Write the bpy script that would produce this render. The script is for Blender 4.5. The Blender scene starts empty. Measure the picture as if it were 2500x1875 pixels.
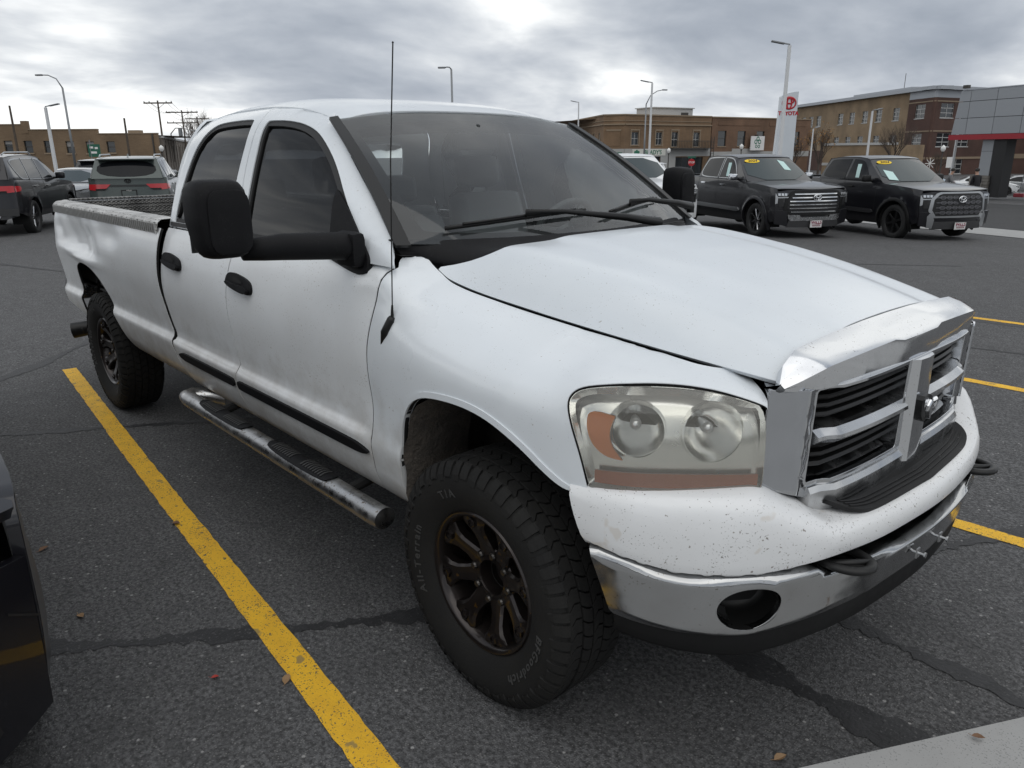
import bpy, bmesh, math, random
import numpy as np
from mathutils import Vector, Matrix
from mathutils.geometry import delaunay_2d_cdt
random.seed(7); RNG = np.random.default_rng(7)
scene = bpy.context.scene
COL = scene.collection
R_ = math.radians

# ------------------------------------------------------------------ camera
CAM = Vector((1.667, -2.334, 1.729))
def _cam():
    yaw, pitch, roll = R_(138.086), R_(-16.971), R_(-0.385)
    d = Vector((math.cos(pitch)*math.cos(yaw), math.cos(pitch)*math.sin(yaw), math.sin(pitch)))
    r = d.cross(Vector((0, 0, 1))).normalized(); u = r.cross(d)
    r2 = math.cos(roll)*r + math.sin(roll)*u; u2 = -math.sin(roll)*r + math.cos(roll)*u
    c = bpy.data.cameras.new('camera'); o = bpy.data.objects.new('camera', c); COL.objects.link(o)
    m = Matrix((r2, u2, -d)).transposed().to_4x4(); m.translation = CAM
    o.matrix_world = m
    c.sensor_width = 36; c.lens = 1855/2500*36; c.clip_start = 0.05; c.clip_end = 5000
    scene.camera = o
_cam()

# ------------------------------------------------------------------ world / sky (overcast)
SUN_EL, SUN_AZ = R_(70), R_(-20)      # azimuth of the sun, from +x towards +y
def _world():
    w = bpy.data.worlds.new('World'); scene.world = w; w.use_nodes = True
    nt = w.node_tree; N = nt.nodes; L = nt.links
    for n in list(N): N.remove(n)
    out = N.new('ShaderNodeOutputWorld')
    sky = N.new('ShaderNodeTexSky'); sky.sky_type = 'NISHITA'; sky.sun_disc = False
    sky.sun_elevation = SUN_EL; sky.sun_rotation = R_(90) - SUN_AZ; sky.air_density = 1.5; sky.dust_density = 4
    bs = N.new('ShaderNodeBackground'); bs.inputs['Strength'].default_value = 0.05
    L.new(sky.outputs[0], bs.inputs['Color'])
    tc = N.new('ShaderNodeTexCoord'); sep = N.new('ShaderNodeSeparateXYZ'); L.new(tc.outputs['Generated'], sep.inputs[0])
    def math_(op, a, b=None, c=None):
        n = N.new('ShaderNodeMath'); n.operation = op
        for i, v in enumerate((a, b, c)):
            if v is None: continue
            if isinstance(v, (int, float)): n.inputs[i].default_value = v
            else: L.new(v, n.inputs[i])
        return n.outputs[0]
    zc = math_('ADD', math_('MAXIMUM', sep.outputs['Z'], 0.0), 0.24)
    cx = math_('DIVIDE', sep.outputs['X'], zc); cy = math_('DIVIDE', sep.outputs['Y'], zc)
    comb = N.new('ShaderNodeCombineXYZ'); L.new(cx, comb.inputs[0]); L.new(cy, comb.inputs[1])
    mp = N.new('ShaderNodeMapping'); mp.inputs['Rotation'].default_value = (0, 0, R_(42)); mp.inputs['Location'].default_value = (3.35, 1.1, 0)
    mp.inputs['Scale'].default_value = (1.0, 0.8, 1); L.new(comb.outputs[0], mp.inputs[0])
    def noise(scale, detail, rough, dist=0.0):
        n = N.new('ShaderNodeTexNoise'); n.inputs['Scale'].default_value = scale; n.inputs['Detail'].default_value = detail
        n.inputs['Roughness'].default_value = rough; n.inputs['Distortion'].default_value = dist
        L.new(mp.outputs[0], n.inputs['Vector']); return n.outputs['Fac']
    a = noise(0.85, 5, 0.48, 0.3); b = noise(2.6, 8, 0.55, 0.25)
    f = math_('ADD', math_('MULTIPLY', a, 0.74), math_('MULTIPLY', b, 0.26))
    cr = N.new('ShaderNodeValToRGB'); e = cr.color_ramp
    e.interpolation = 'B_SPLINE'
    e.elements[0].position = 0.34; e.elements[0].color = (0.26, 0.295, 0.35, 1)
    e.elements[1].position = 0.585; e.elements[1].color = (1.02, 1.03, 1.02, 1)
    m1 = e.elements.new(0.44); m1.color = (0.41, 0.445, 0.50, 1)
    m2 = e.elements.new(0.52); m2.color = (0.60, 0.63, 0.665, 1)
    L.new(f, cr.inputs[0])
    bc = N.new('ShaderNodeBackground'); bc.inputs['Strength'].default_value = 1.12
    L.new(cr.outputs[0], bc.inputs['Color'])
    mx = N.new('ShaderNodeMixShader'); mx.inputs[0].default_value = 0.97
    L.new(bs.outputs[0], mx.inputs[1]); L.new(bc.outputs[0], mx.inputs[2]); L.new(mx.outputs[0], out.inputs['Surface'])
_world()
def _sun():
    l = bpy.data.lights.new('sun', 'SUN'); l.energy = 0.85; l.angle = R_(80); l.color = (1.0, 0.965, 0.91)
    o = bpy.data.objects.new('sun', l); COL.objects.link(o)
    v = Vector((math.cos(SUN_EL)*math.cos(SUN_AZ), math.cos(SUN_EL)*math.sin(SUN_AZ), math.sin(SUN_EL)))
    o.rotation_euler = v.to_track_quat('Z', 'Y').to_euler(); o.location = v*50
_sun()
vs = scene.view_settings
scene.display_settings.display_device = 'sRGB'
vs.view_transform = 'Standard'; vs.look = 'None'; vs.exposure = 0.12; vs.gamma = 1.0; vs.use_curve_mapping = False
try:
    scene.cycles.max_bounces = 8; scene.cycles.transparent_max_bounces = 16; scene.cycles.caustics_reflective = False; scene.cycles.caustics_refractive = False
    scene.cycles.use_denoising = True
except Exception: pass

# ------------------------------------------------------------------ materials
MATS = {}
def mat(name, col=(.5,.5,.5), rough=.5, metal=0.0, spec=.5, coat=0.0, coat_rough=.05, emit=None, bump=None, vary=None, specks=None, rvary=None, splash=False):
    """vary=(scale, amount, dark colour)  bump=(scale, strength, detail)  specks=(scale, threshold, colour)"""
    if name in MATS: return MATS[name]
    m = bpy.data.materials.new(name); m.use_nodes = True; nt = m.node_tree; N = nt.nodes; L = nt.links
    p = N['Principled BSDF']; p.inputs['Base Color'].default_value = (*col, 1); p.inputs['Roughness'].default_value = rough
    p.inputs['Metallic'].default_value = metal; p.inputs['Specular IOR Level'].default_value = spec
    p.inputs['Coat Weight'].default_value = coat; p.inputs['Coat Roughness'].default_value = coat_rough
    if emit: p.inputs['Emission Color'].default_value = (*emit[0], 1); p.inputs['Emission Strength'].default_value = emit[1]
    tc = None
    def coord():
        nonlocal tc
        if tc is None: tc = N.new('ShaderNodeTexCoord')
        return tc.outputs['Object']
    src = None
    def mix(fac, a, b):
        n = N.new('ShaderNodeMix'); n.data_type = 'RGBA'
        L.new(fac, n.inputs[0])
        for i, v in ((6, a), (7, b)):
            if isinstance(v, tuple): n.inputs[i].default_value = (*v, 1) if len(v) == 3 else v
            else: L.new(v, n.inputs[i])
        return n.outputs[2]
    def noise(scale, detail=5, rough=.6):
        n = N.new('ShaderNodeTexNoise'); n.inputs['Scale'].default_value = scale; n.inputs['Detail'].default_value = detail; n.inputs['Roughness'].default_value = rough
        L.new(coord(), n.inputs['Vector']); return n.outputs['Fac']
    def ramp(f, lo, hi):
        n = N.new('ShaderNodeMapRange'); n.inputs['From Min'].default_value = lo; n.inputs['From Max'].default_value = hi
        L.new(f, n.inputs['Value']); return n.outputs[0]
    cur = col
    if vary:
        cur = mix(ramp(noise(vary[0]), .5-vary[1], .5+vary[1]), vary[2], cur)
    if specks:
        for s in (specks if isinstance(specks, list) else [specks]):
            v = N.new('ShaderNodeTexNoise'); v.inputs['Scale'].default_value = s[0]; v.inputs['Detail'].default_value = 3; v.inputs['Roughness'].default_value = .55
            L.new(coord(), v.inputs['Vector'])
            g = N.new('ShaderNodeTexNoise'); g.inputs['Scale'].default_value = s[0]*.045; g.inputs['Detail'].default_value = 3; L.new(coord(), g.inputs['Vector'])
            ad = N.new('ShaderNodeMath'); ad.operation = 'MULTIPLY_ADD'; L.new(g.outputs['Fac'], ad.inputs[0]); ad.inputs[1].default_value = .25; L.new(v.outputs['Fac'], ad.inputs[2])
            cur = mix(ramp(ad.outputs[0], s[1], s[1]+.035), cur, s[2])
    if splash:      # road dirt thrown up along the sills
        sx = N.new('ShaderNodeSeparateXYZ'); L.new(coord(), sx.inputs[0]); nz = noise(6, 6, .7)
        mul = N.new('ShaderNodeMath'); mul.operation = 'MULTIPLY_ADD'; L.new(nz, mul.inputs[0]); mul.inputs[1].default_value = -.62; L.new(sx.outputs['Z'], mul.inputs[2])
        cur = mix(ramp(mul.outputs[0], .58, .10), cur, (.37, .345, .31))
    if not isinstance(cur, tuple): L.new(cur, p.inputs['Base Color'])
    if rvary:
        n = N.new('ShaderNodeMapRange'); n.inputs['To Min'].default_value = rvary[1]; n.inputs['To Max'].default_value = rvary[2]
        n.inputs['From Min'].default_value = .35; n.inputs['From Max'].default_value = .65
        L.new(noise(rvary[0]), n.inputs['Value']); L.new(n.outputs[0], p.inputs['Roughness'])
    if bump:
        b = N.new('ShaderNodeBump'); b.inputs['Strength'].default_value = bump[1]; b.inputs['Distance'].default_value = bump[3] if len(bump) > 3 else .01
        L.new(noise(bump[0], bump[2]), b.inputs['Height']); L.new(b.outputs[0], p.inputs['Normal'])
    MATS[name] = m
    return m
def glass(name, tint=(.8,.85,.85), refl_rough=.02, haze=0.0, haze_col=(.5,.5,.5), ior=1.5):
    """thin sheet glass: tinted see-through plus a Fresnel mirror, optionally with a diffuse haze film"""
    if name in MATS: return MATS[name]
    m = bpy.data.materials.new(name); m.use_nodes = True; nt = m.node_tree; N = nt.nodes; L = nt.links
    for n in list(N): N.remove(n)
    o = N.new('ShaderNodeOutputMaterial'); t = N.new('ShaderNodeBsdfTransparent'); t.inputs[0].default_value = (*tint, 1)
    g = N.new('ShaderNodeBsdfGlossy'); g.inputs['Roughness'].default_value = refl_rough; g.inputs['Color'].default_value = (1, 1, 1, 1)
    f = N.new('ShaderNodeFresnel'); f.inputs['IOR'].default_value = ior
    base = t.outputs[0]
    if haze:
        d = N.new('ShaderNodeBsdfDiffuse'); d.inputs[0].default_value = (*haze_col, 1)
        tc = N.new('ShaderNodeTexCoord'); nz = N.new('ShaderNodeTexNoise'); nz.inputs['Scale'].default_value = 3; nz.inputs['Detail'].default_value = 6
        L.new(tc.outputs['Object'], nz.inputs['Vector'])
        mr = N.new('ShaderNodeMapRange'); mr.inputs['To Min'].default_value = haze*.7; mr.inputs['To Max'].default_value = haze*1.3; L.new(nz.outputs['Fac'], mr.inputs['Value'])
        h = N.new('ShaderNodeMixShader'); L.new(mr.outputs[0], h.inputs[0]); L.new(base, h.inputs[1]); L.new(d.outputs[0], h.inputs[2]); base = h.outputs[0]
    mx = N.new('ShaderNodeMixShader'); L.new(f.outputs[0], mx.inputs[0]); L.new(base, mx.inputs[1]); L.new(g.outputs[0], mx.inputs[2]); L.new(mx.outputs[0], o.inputs['Surface'])
    MATS[name] = m
    return m

# ------------------------------------------------------------------ object helpers
def link(o, parent=None):
    COL.objects.link(o)
    if parent is not None: o.parent = parent
    return o
def tag(o, label=None, cat=None, group=None, kind=None):
    if label: o['label'] = label
    if cat: o['category'] = cat
    if group: o['group'] = group
    if kind: o['kind'] = kind
    return o
def thing(name, label, cat, loc=(0,0,0), rz=0.0, group=None):
    o = bpy.data.objects.new(name, None); o.empty_display_size = .1; COL.objects.link(o)
    o.location = loc; o.rotation_euler = (0, 0, rz)
    return tag(o, label, cat, group)
def mesh_obj(name, V, F, m, parent=None, smooth=False, normals=None, auto=None):
    me = bpy.data.meshes.new(name); me.from_pydata([tuple(map(float, v)) for v in V], [], [tuple(map(int, f)) for f in F])
    if m is not None: me.materials.append(m)
    if smooth or normals is not None or auto: me.polygons.foreach_set('use_smooth', [True]*len(me.polygons))
    me.update()
    if normals is not None: me.normals_split_custom_set_from_vertices([tuple(map(float, n)) for n in normals])
    elif auto: me.set_sharp_from_angle(angle=R_(auto))
    return link(bpy.data.objects.new(name, me), parent)
class MB:
    """mesh builder: collects shapes into one mesh"""
    def __init__(s): s.V = []; s.F = []
    def add(s, V, F):
        k = len(s.V); s.V += [tuple(v) for v in V]; s.F += [tuple(i+k for i in f) for f in F]; return s
    def box(s, c, d, M=None, taper=1.0, bev=0.0):
        x, y, z = d[0]/2, d[1]/2, d[2]/2
        if bev > 0:
            b = min(bev, x*.9, y*.9, z*.9); V = []; 
            for sz in (-1, 1):
                for (sx, sy) in ((-1,-1),(1,-1),(1,1),(-1,1)):
                    pass
            bm = bmesh.new(); bmesh.ops.create_cube(bm, size=1.0)
            for v in bm.verts: v.co = Vector((v.co.x*d[0], v.co.y*d[1], v.co.z*d[2]))
            bmesh.ops.bevel(bm, geom=list(bm.edges), offset=b, segments=2, profile=.6, affect='EDGES')
            V = [v.co.copy() for v in bm.verts]; bm.verts.index_update(); F = [[v.index for v in f.verts] for f in bm.faces]; bm.free()
            for v in V:
                if v.z > 0: v.x *= taper; v.y *= taper
        else:
            V = [Vector((sx*x*(taper if sz > 0 else 1), sy*y*(taper if sz > 0 else 1), sz*z)) for sz in (-1,1) for sx, sy in ((-1,-1),(1,-1),(1,1),(-1,1))]
            F = [(3,2,1,0),(4,5,6,7),(0,1,5,4),(1,2,6,5),(2,3,7,6),(3,0,4,7)]
        c = Vector(c)
        V = [(M @ v if M is not None else v) + c for v in V]
        return s.add(V, F)
    def tube(s, path, r, seg=10, caps=True, up=None):
        path = [Vector(p) for p in path]; n = len(path); rr = r if isinstance(r, (list, tuple)) else [r]*n
        V = []; F = []; pu = None
        for i, p in enumerate(path):
            t = (path[min(i+1, n-1)] - path[max(i-1, 0)]).normalized()
            if pu is None: pu = Vector((0,0,1)) if abs(t.z) < .9 else Vector((1,0,0))
            a = (pu - t*pu.dot(t)).normalized(); b = t.cross(a); pu = a
            r1 = rr[i] if isinstance(rr[i], (tuple, list)) else (rr[i], rr[i])
            for k in range(seg):
                an = 2*math.pi*k/seg; V.append(p + a*math.cos(an)*r1[0] + b*math.sin(an)*r1[1])
        for i in range(n-1):
            for k in range(seg):
                k2 = (k+1) % seg; F.append((i*seg+k, i*seg+k2, (i+1)*seg+k2, (i+1)*seg+k))
        if caps: F.append(tuple(range(seg))[::-1]); F.append(tuple(range((n-1)*seg, n*seg)))
        return s.add(V, F)
    def lathe(s, prof, seg=32, M=None, closed=False, a0=0.0):
        """profile of (r, h); axis = local z"""
        V = []; F = []; n = len(prof)
        for k in range(seg):
            an = a0+2*math.pi*k/seg
            for r, h in prof: V.append(Vector((r*math.cos(an), r*math.sin(an), h)))
        for k in range(seg):
            k2 = (k+1) % seg
            for i in range(n-1 if not closed else n):
                j = (i+1) % n
                F.append((k*n+i, k2*n+i, k2*n+j, k*n+j))
        if M is not None: V = [M @ v for v in V]
        return s.add(V, F)
    def grid(s, P):
        """P[i][j] of points"""
        V = [v for row in P for v in row]; m = len(P[0]); F = []
        for i in range(len(P)-1):
            for j in range(m-1): F.append((i*m+j, i*m+j+1, (i+1)*m+j+1, (i+1)*m+j))
        return s.add(V, F)
    def loft(s, rows):
        """closed cross-sections joined, ends capped"""
        n = len(rows[0]); k = len(s.V); s.V += [tuple(v) for r in rows for v in r]
        for i in range(len(rows)-1):
            for j in range(n): s.F.append((k+i*n+j, k+i*n+(j+1) % n, k+(i+1)*n+(j+1) % n, k+(i+1)*n+j))
        s.F.append(tuple(range(k, k+n))); s.F.append(tuple(range(k+(len(rows)-1)*n, k+len(rows)*n))[::-1]); return s
    def prism(s, poly, fn0, fn1):
        """closed polygon mapped by fn0 (front) and fn1 (back), with side walls"""
        n = len(poly); V = [fn0(p) for p in poly] + [fn1(p) for p in poly]
        F = [tuple(range(n)), tuple(range(2*n-1, n-1, -1))] + [(i, i+n, (i+1) % n + n, (i+1) % n) for i in range(n)]
        return s.add(V, F)
    def obj(s, name, m, parent=None, smooth=False, auto=None, loc=None, fix=True):
        o = mesh_obj(name, s.V, s.F, m, parent, smooth=smooth, auto=None)
        if fix:
            bm = bmesh.new(); bm.from_mesh(o.data); bmesh.ops.recalc_face_normals(bm, faces=bm.faces); bm.to_mesh(o.data); bm.free()
        if auto:
            o.data.polygons.foreach_set('use_smooth', [True]*len(o.data.polygons)); o.data.set_sharp_from_angle(angle=R_(auto))
        if loc is not None: o.location = loc
        return o
def rotM(ax, deg): return Matrix.Rotation(R_(deg), 3, ax)
def pchip(xs, ys):
    xs = np.asarray(xs, float); ys = np.asarray(ys, float); h = np.diff(xs); d = np.diff(ys, axis=0)/(h if ys.ndim == 1 else h[:, None])
    m = np.zeros_like(ys); m[0] = d[0]; m[-1] = d[-1]
    for i in range(1, len(xs)-1):
        a, b = d[i-1], d[i]; w1, w2 = 2*h[i]+h[i-1], h[i]+2*h[i-1]
        with np.errstate(divide='ignore', invalid='ignore'):
            v = (w1+w2)/(w1/a + w2/b)
        m[i] = np.where(a*b > 0, np.nan_to_num(v), 0)
    def f(x):
        x = np.clip(np.asarray(x, float), xs[0], xs[-1]); i = np.clip(np.searchsorted(xs, x)-1, 0, len(xs)-2)
        t = (x-xs[i])/h[i]; hh = h[i]
        if ys.ndim == 2: t = t[..., None]; hh = hh[..., None]
        return (2*t**3-3*t**2+1)*ys[i] + (t**3-2*t**2+t)*hh*m[i] + (-2*t**3+3*t**2)*ys[i+1] + (t**3-t**2)*hh*m[i+1]
    return f
def smooth_poly(pts, it=2, closed=True):
    """Chaikin corner cutting; a point given as (u, v, 1) stays sharp"""
    P = [(p[0], p[1], len(p) > 2) for p in pts]
    for _ in range(it):
        Q = []; n = len(P)
        for i in range(n if closed else n-1):
            a, b = P[i], P[(i+1) % n]
            qa = (a[0], a[1], True) if a[2] else (a[0]*.75+b[0]*.25, a[1]*.75+b[1]*.25, False)
            qb = (b[0], b[1], True) if b[2] else (a[0]*.25+b[0]*.75, a[1]*.25+b[1]*.75, False)
            if not (Q and Q[-1][:2] == qa[:2]): Q.append(qa)
            if not (qb[2]): Q.append(qb)
            elif not closed and i == n-2: Q.append(qb)
        if not closed and not P[0][2]: Q.insert(0, P[0])
        P = Q
    return [(p[0], p[1]) for p in P]
def dens(poly, step, closed=True):
    out = []; n = len(poly)
    for i in range(n if closed else n-1):
        a = np.array(poly[i][:2], float); b = np.array(poly[(i+1) % n][:2], float); k = max(1, int(math.ceil(np.linalg.norm(b-a)/step)))
        for j in range(k): out.append(a+(b-a)*j/k)
    if not closed: out.append(np.array(poly[-1][:2], float))
    return np.array(out)
def inside(P, polys):
    c = np.zeros(len(P), bool)
    for q in polys:
        x, y = q[:, 0], q[:, 1]; x2, y2 = np.roll(x, -1), np.roll(y, -1)
        for i in range(len(q)):
            if y[i] == y2[i]: continue
            k = (y[i] > P[:, 1]) != (y2[i] > P[:, 1])
            c ^= k & (P[:, 0] < (x2[i]-x[i])*(P[:, 1]-y[i])/(y2[i]-y[i])+x[i])
    return c
def bdist(P, polys):
    d = np.full(len(P), 1e9)
    for q in polys:
        for i in range(0, len(P), 4000):
            d[i:i+4000] = np.minimum(d[i:i+4000], np.sqrt(((P[i:i+4000, None, :]-q[None])**2).sum(-1)).min(1))
    return d
def panel(name, surf, outline, m, parent=None, holes=(), step=.03, rim=.014, ref=None, mirror=False, lift=0.0, rim_mat=None):
    """sheet-metal panel: a 2-D outline (u,v) with holes laid on surface surf(u,v) -> xyz, edges turned in by rim"""
    polys = [dens(outline, step)] + [dens(h, step*.8) for h in holes]
    lo = polys[0].min(0); hi = polys[0].max(0)
    gx, gy = np.meshgrid(np.arange(lo[0]+step*.5, hi[0], step), np.arange(lo[1]+step*.5, hi[1], step*.95))
    gx = gx + (np.arange(gx.shape[0]) % 2)[:, None]*step*.5
    G = np.stack([gx.ravel(), gy.ravel()], 1); G = G[inside(G, polys)]
    if len(G): G = G[bdist(G, polys) > step*.55]
    pts = np.concatenate(polys+[G]); ed = []; k = 0
    for q in polys:
        n = len(q); ed += [(k+i, k+(i+1) % n) for i in range(n)]; k += n
    vv, ee, ff, *_ = delaunay_2d_cdt([Vector((float(a), float(b))) for a, b in pts], ed, [], 0, 1e-6)
    P2 = np.array([(v.x, v.y) for v in vv]); T = np.array([f for f in ff if len(f) == 3], int)
    T = T[inside(P2[T].mean(1), polys)]
    used = np.unique(T); mp = -np.ones(len(P2), int); mp[used] = np.arange(len(used)); P2 = P2[used]; T = mp[T]
    X = surf(P2[:, 0], P2[:, 1]); e = 2e-3
    du = surf(P2[:, 0]+e, P2[:, 1]) - surf(P2[:, 0]-e, P2[:, 1]); dv = surf(P2[:, 0], P2[:, 1]+e) - surf(P2[:, 0], P2[:, 1]-e)
    Nn = np.cross(du, dv); Nn /= np.maximum(np.linalg.norm(Nn, axis=1, keepdims=True), 1e-12)
    rf = np.array(ref if ref is not None else (X[:, 0].mean(), 0, .9)); sg = 1.0 if ((X-rf)*Nn).sum(1).mean() > 0 else -1.0
    Nn *= sg; X = X+Nn*lift
    # orient triangles
    tn = np.cross(X[T[:, 1]]-X[T[:, 0]], X[T[:, 2]]-X[T[:, 0]]); fl = (tn*Nn[T].mean(1)).sum(1) < 0; T[fl] = T[fl][:, ::-1]
    # boundary
    E = {}
    for t in T:
        for a, b in ((t[0], t[1]), (t[1], t[2]), (t[2], t[0])):
            if (b, a) in E: del E[(b, a)]
            else: E[(a, b)] = 1
    V = list(X); NN = list(Nn); F = [tuple(t) for t in T]; nf = len(F)
    if rim > 0:
        r0 = {}; r1 = {}; acc = {}
        for a, b in E:
            t = X[b]-X[a]; o = np.cross(t, (Nn[a]+Nn[b])/2); o /= max(np.linalg.norm(o), 1e-9)
            acc[a] = acc.get(a, 0)+o; acc[b] = acc.get(b, 0)+o
        b1 = min(.003, rim*.4)
        for a, o in acc.items():
            o = o/max(np.linalg.norm(o), 1e-9)
            r0[a] = len(V); V.append(X[a]-Nn[a]*b1); NN.append(o)
            r1[a] = len(V); V.append(X[a]-Nn[a]*rim); NN.append(o)
        for a, b in E: F += [(b, a, r0[a], r0[b]), (r0[b], r0[a], r1[a], r1[b])]
    V = np.array(V); NN = np.array(NN)
    if mirror: V = V*[1,-1,1]; NN = NN*[1,-1,1]; F = [f[::-1] for f in F]
    o = mesh_obj(name, V, F, m, parent, normals=NN)
    if rim_mat is not None and len(F) > nf:
        o.data.materials.append(rim_mat)
        for k in range(nf, len(F)):
            if (k-nf) % 2: o.data.polygons[k].material_index = 1
    return o
def text_mesh(body, size=1.0, depth=0.0, bold=0.0, shear=0.0, align='CENTER'):
    c = bpy.data.curves.new('lettering', 'FONT'); c.body = body; c.size = size; c.extrude = depth; c.offset = bold; c.shear = shear; c.align_x = align; c.align_y = 'CENTER'; c.resolution_u = 3
    o = bpy.data.objects.new('lettering', c); COL.objects.link(o)
    dg = bpy.context.evaluated_depsgraph_get(); me = bpy.data.meshes.new_from_object(o.evaluated_get(dg)); 
    V = [v.co.copy() for v in me.vertices]; F = [tuple(p.vertices) for p in me.polygons]
    bpy.data.objects.remove(o); bpy.data.curves.remove(c); bpy.data.meshes.remove(me)
    return V, F
def text_obj(name, body, size, m, parent, origin, xdir, ydir, depth=.002, bold=0.0, shear=0.0, sx=1.0, map_fn=None):
    V, F = text_mesh(body, size, depth, bold, shear)
    xd = Vector(xdir).normalized(); yd = Vector(ydir); yd = (yd - xd*yd.dot(xd)).normalized(); zd = xd.cross(yd); o = Vector(origin)
    W = [o + xd*v.x*sx + yd*v.y + zd*v.z for v in V]
    if map_fn: W = [map_fn(w) for w in W]
    return mesh_obj(name, W, F, m, parent)
# ------------------------------------------------------------------ ground
def asphalt(name, base, specks, dark, patch=.35, bumpS=.5):
    m = bpy.data.materials.new(name); m.use_nodes = True; nt = m.node_tree; N = nt.nodes; L = nt.links; p = N['Principled BSDF']
    p.inputs['Roughness'].default_value = .86; p.inputs['Specular IOR Level'].default_value = .35
    tc = N.new('ShaderNodeTexCoord')
    def noise(s, d=5, r=.6):
        n = N.new('ShaderNodeTexNoise'); n.inputs['Scale'].default_value = s; n.inputs['Detail'].default_value = d; n.inputs['Roughness'].default_value = r
        L.new(tc.outputs['Object'], n.inputs['Vector']); return n.outputs['Fac']
    def mr(f, a, b, c=0., d=1.):
        n = N.new('ShaderNodeMapRange'); n.inputs[1].default_value = a; n.inputs[2].default_value = b; n.inputs[3].default_value = c; n.inputs[4].default_value = d; L.new(f, n.inputs[0]); return n.outputs[0]
    def mix(f, a, b):
        n = N.new('ShaderNodeMix'); n.data_type = 'RGBA'; L.new(f, n.inputs[0])
        for i, v in ((6, a), (7, b)):
            if isinstance(v, tuple): n.inputs[i].default_value = (*v, 1)
            else: L.new(v, n.inputs[i])
        return n.outputs[2]
    def mul(a, b):
        n = N.new('ShaderNodeMath'); n.operation = 'MULTIPLY'; L.new(a, n.inputs[0])
        if isinstance(b, float): n.inputs[1].default_value = b
        else: L.new(b, n.inputs[1])
        return n.outputs[0]
    vor = N.new('ShaderNodeTexVoronoi'); vor.inputs['Scale'].default_value = 135; L.new(tc.outputs['Object'], vor.inputs['Vector'])
    sepc = N.new('ShaderNodeSeparateColor'); L.new(vor.outputs['Color'], sepc.inputs[0])
    stone = mul(mr(vor.outputs['Distance'], .52, .30), mr(sepc.outputs[0], .60, 1.1))
    c = mix(mr(noise(.55, 6, .65), .36, .64), dark, base); c = mix(mr(noise(1.7, 7, .7), .60, .74), c, tuple(v*.55 for v in dark))
    c = mix(mr(noise(7, 6, .7), .38, .72), c, tuple(v*1.35 for v in base))
    c = mix(mr(noise(60, 4, .7), .40, .62), tuple(v*.5 for v in dark), c)
    c = mix(mul(stone, .9), c, specks)
    big = N.new('ShaderNodeTexVoronoi'); big.inputs['Scale'].default_value = 46; L.new(tc.outputs['Object'], big.inputs['Vector'])
    sb = N.new('ShaderNodeSeparateColor'); L.new(big.outputs['Color'], sb.inputs[0])
    c = mix(mul(mr(big.outputs['Distance'], .33, .2), mr(sb.outputs[1], .94, .97)), c, tuple(min(.5, v*1.3) for v in specks))
    L.new(c, p.inputs['Base Color'])
    b = N.new('ShaderNodeBump'); b.inputs['Strength'].default_value = bumpS; b.inputs['Distance'].default_value = .012
    h = N.new('ShaderNodeMath'); h.operation = 'ADD'; L.new(mul(mr(vor.outputs['Distance'], .6, .1), .7), h.inputs[0]); L.new(noise(45, 5, .7), h.inputs[1])
    L.new(h.outputs[0], b.inputs['Height']); L.new(b.outputs[0], p.inputs['Normal'])
    MATS[name] = m; return m
ASP = asphalt('asphalt', (.118, .118, .121), (.225, .222, .218), (.088, .088, .090))
def sheet(name, pts, z, m, parent=None):
    V = [(x, y, z) for x, y in pts]; return mesh_obj(name, V, [tuple(range(len(V)))], m, parent)
def gz(x, y):
    a = float(np.interp(y, [-300,1.6,3,5,10,20,40,65,100,700], [0,0,-.018,-.06,-.18,-.43,-.98,-1.65,-2.3,-2.6])); b = float(np.interp(-x, [-600,5,20,60,600], [0,0,-.08,-.30,-.5]))
    return a+b*float(np.interp(y, [-300,5,20], [1,1,.3]))
def ground():
    xs = [-600,-200,-60,-40,-20,-12,-5,0,6,60,600]; ys = [-300,-60,-10,0,1.6,3,5,7.5,10,15,20,40,65,100,300,700]
    b = MB(); b.grid([[(x, y, gz(x, y)) for y in ys] for x in xs]); o = b.obj('parking_lot', ASP, fix=False)
    o.data.flip_normals(); tag(o, kind='structure'); return o
G = ground()
# painted stall lines
def paint_mat():
    m = mat('yellow_paint', (.84, .49, .018), .7, bump=(120, .35, 4), vary=(9, .25, (.66, .36, .018)), specks=[(150, .735, (.07, .065, .05)), (38, .785, (.09, .08, .06)), (60, .79, (.10, .09, .07)), (8, .775, (.33, .22, .06))])
    return m
YP = paint_mat()
def ribbon(name, path, width, z, m, parent, jitter=.004, seed=1, step=.05, taper=None):
    rr = random.Random(seed); P = [Vector((a, b, 0)) for a, b in dens(path, step, closed=False)]; V = []; F = []
    for i, p in enumerate(P):
        t = (P[min(i+1, len(P)-1)]-P[max(i-1, 0)]).normalized(); n = Vector((-t.y, t.x, 0)); w = width/2*(taper(i/(len(P)-1)) if taper else 1)
        V += [p+n*(w+rr.uniform(-jitter, jitter))+Vector((0, 0, z+gz(p.x, p.y))), p-n*(w+rr.uniform(-jitter, jitter))+Vector((0, 0, z+gz(p.x, p.y)))]
        if i: F.append((2*i-2, 2*i-1, 2*i+1, 2*i))
    return mesh_obj(name, V, F, m, parent)
for k, (path, w) in enumerate([([(-5.44, -.985), (-3.1, -1.18), (-.62, -1.372), (1.2, -1.52)], .105),
        ([(-2.2, 1.41), (.59, 1.465), (.91, 1.48), (1.06, 1.485)], .10), ([(-3.2, 4.25), (-.28, 4.285), (.15, 4.288), (1.9, 4.31)], .105), ([(-4, 7.17), (-1.14, 7.27), (-.65, 7.29), (3.3, 7.43)], .11)]):
    ribbon('parking_line', path, w, .004, YP, G, .003, k)
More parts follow.
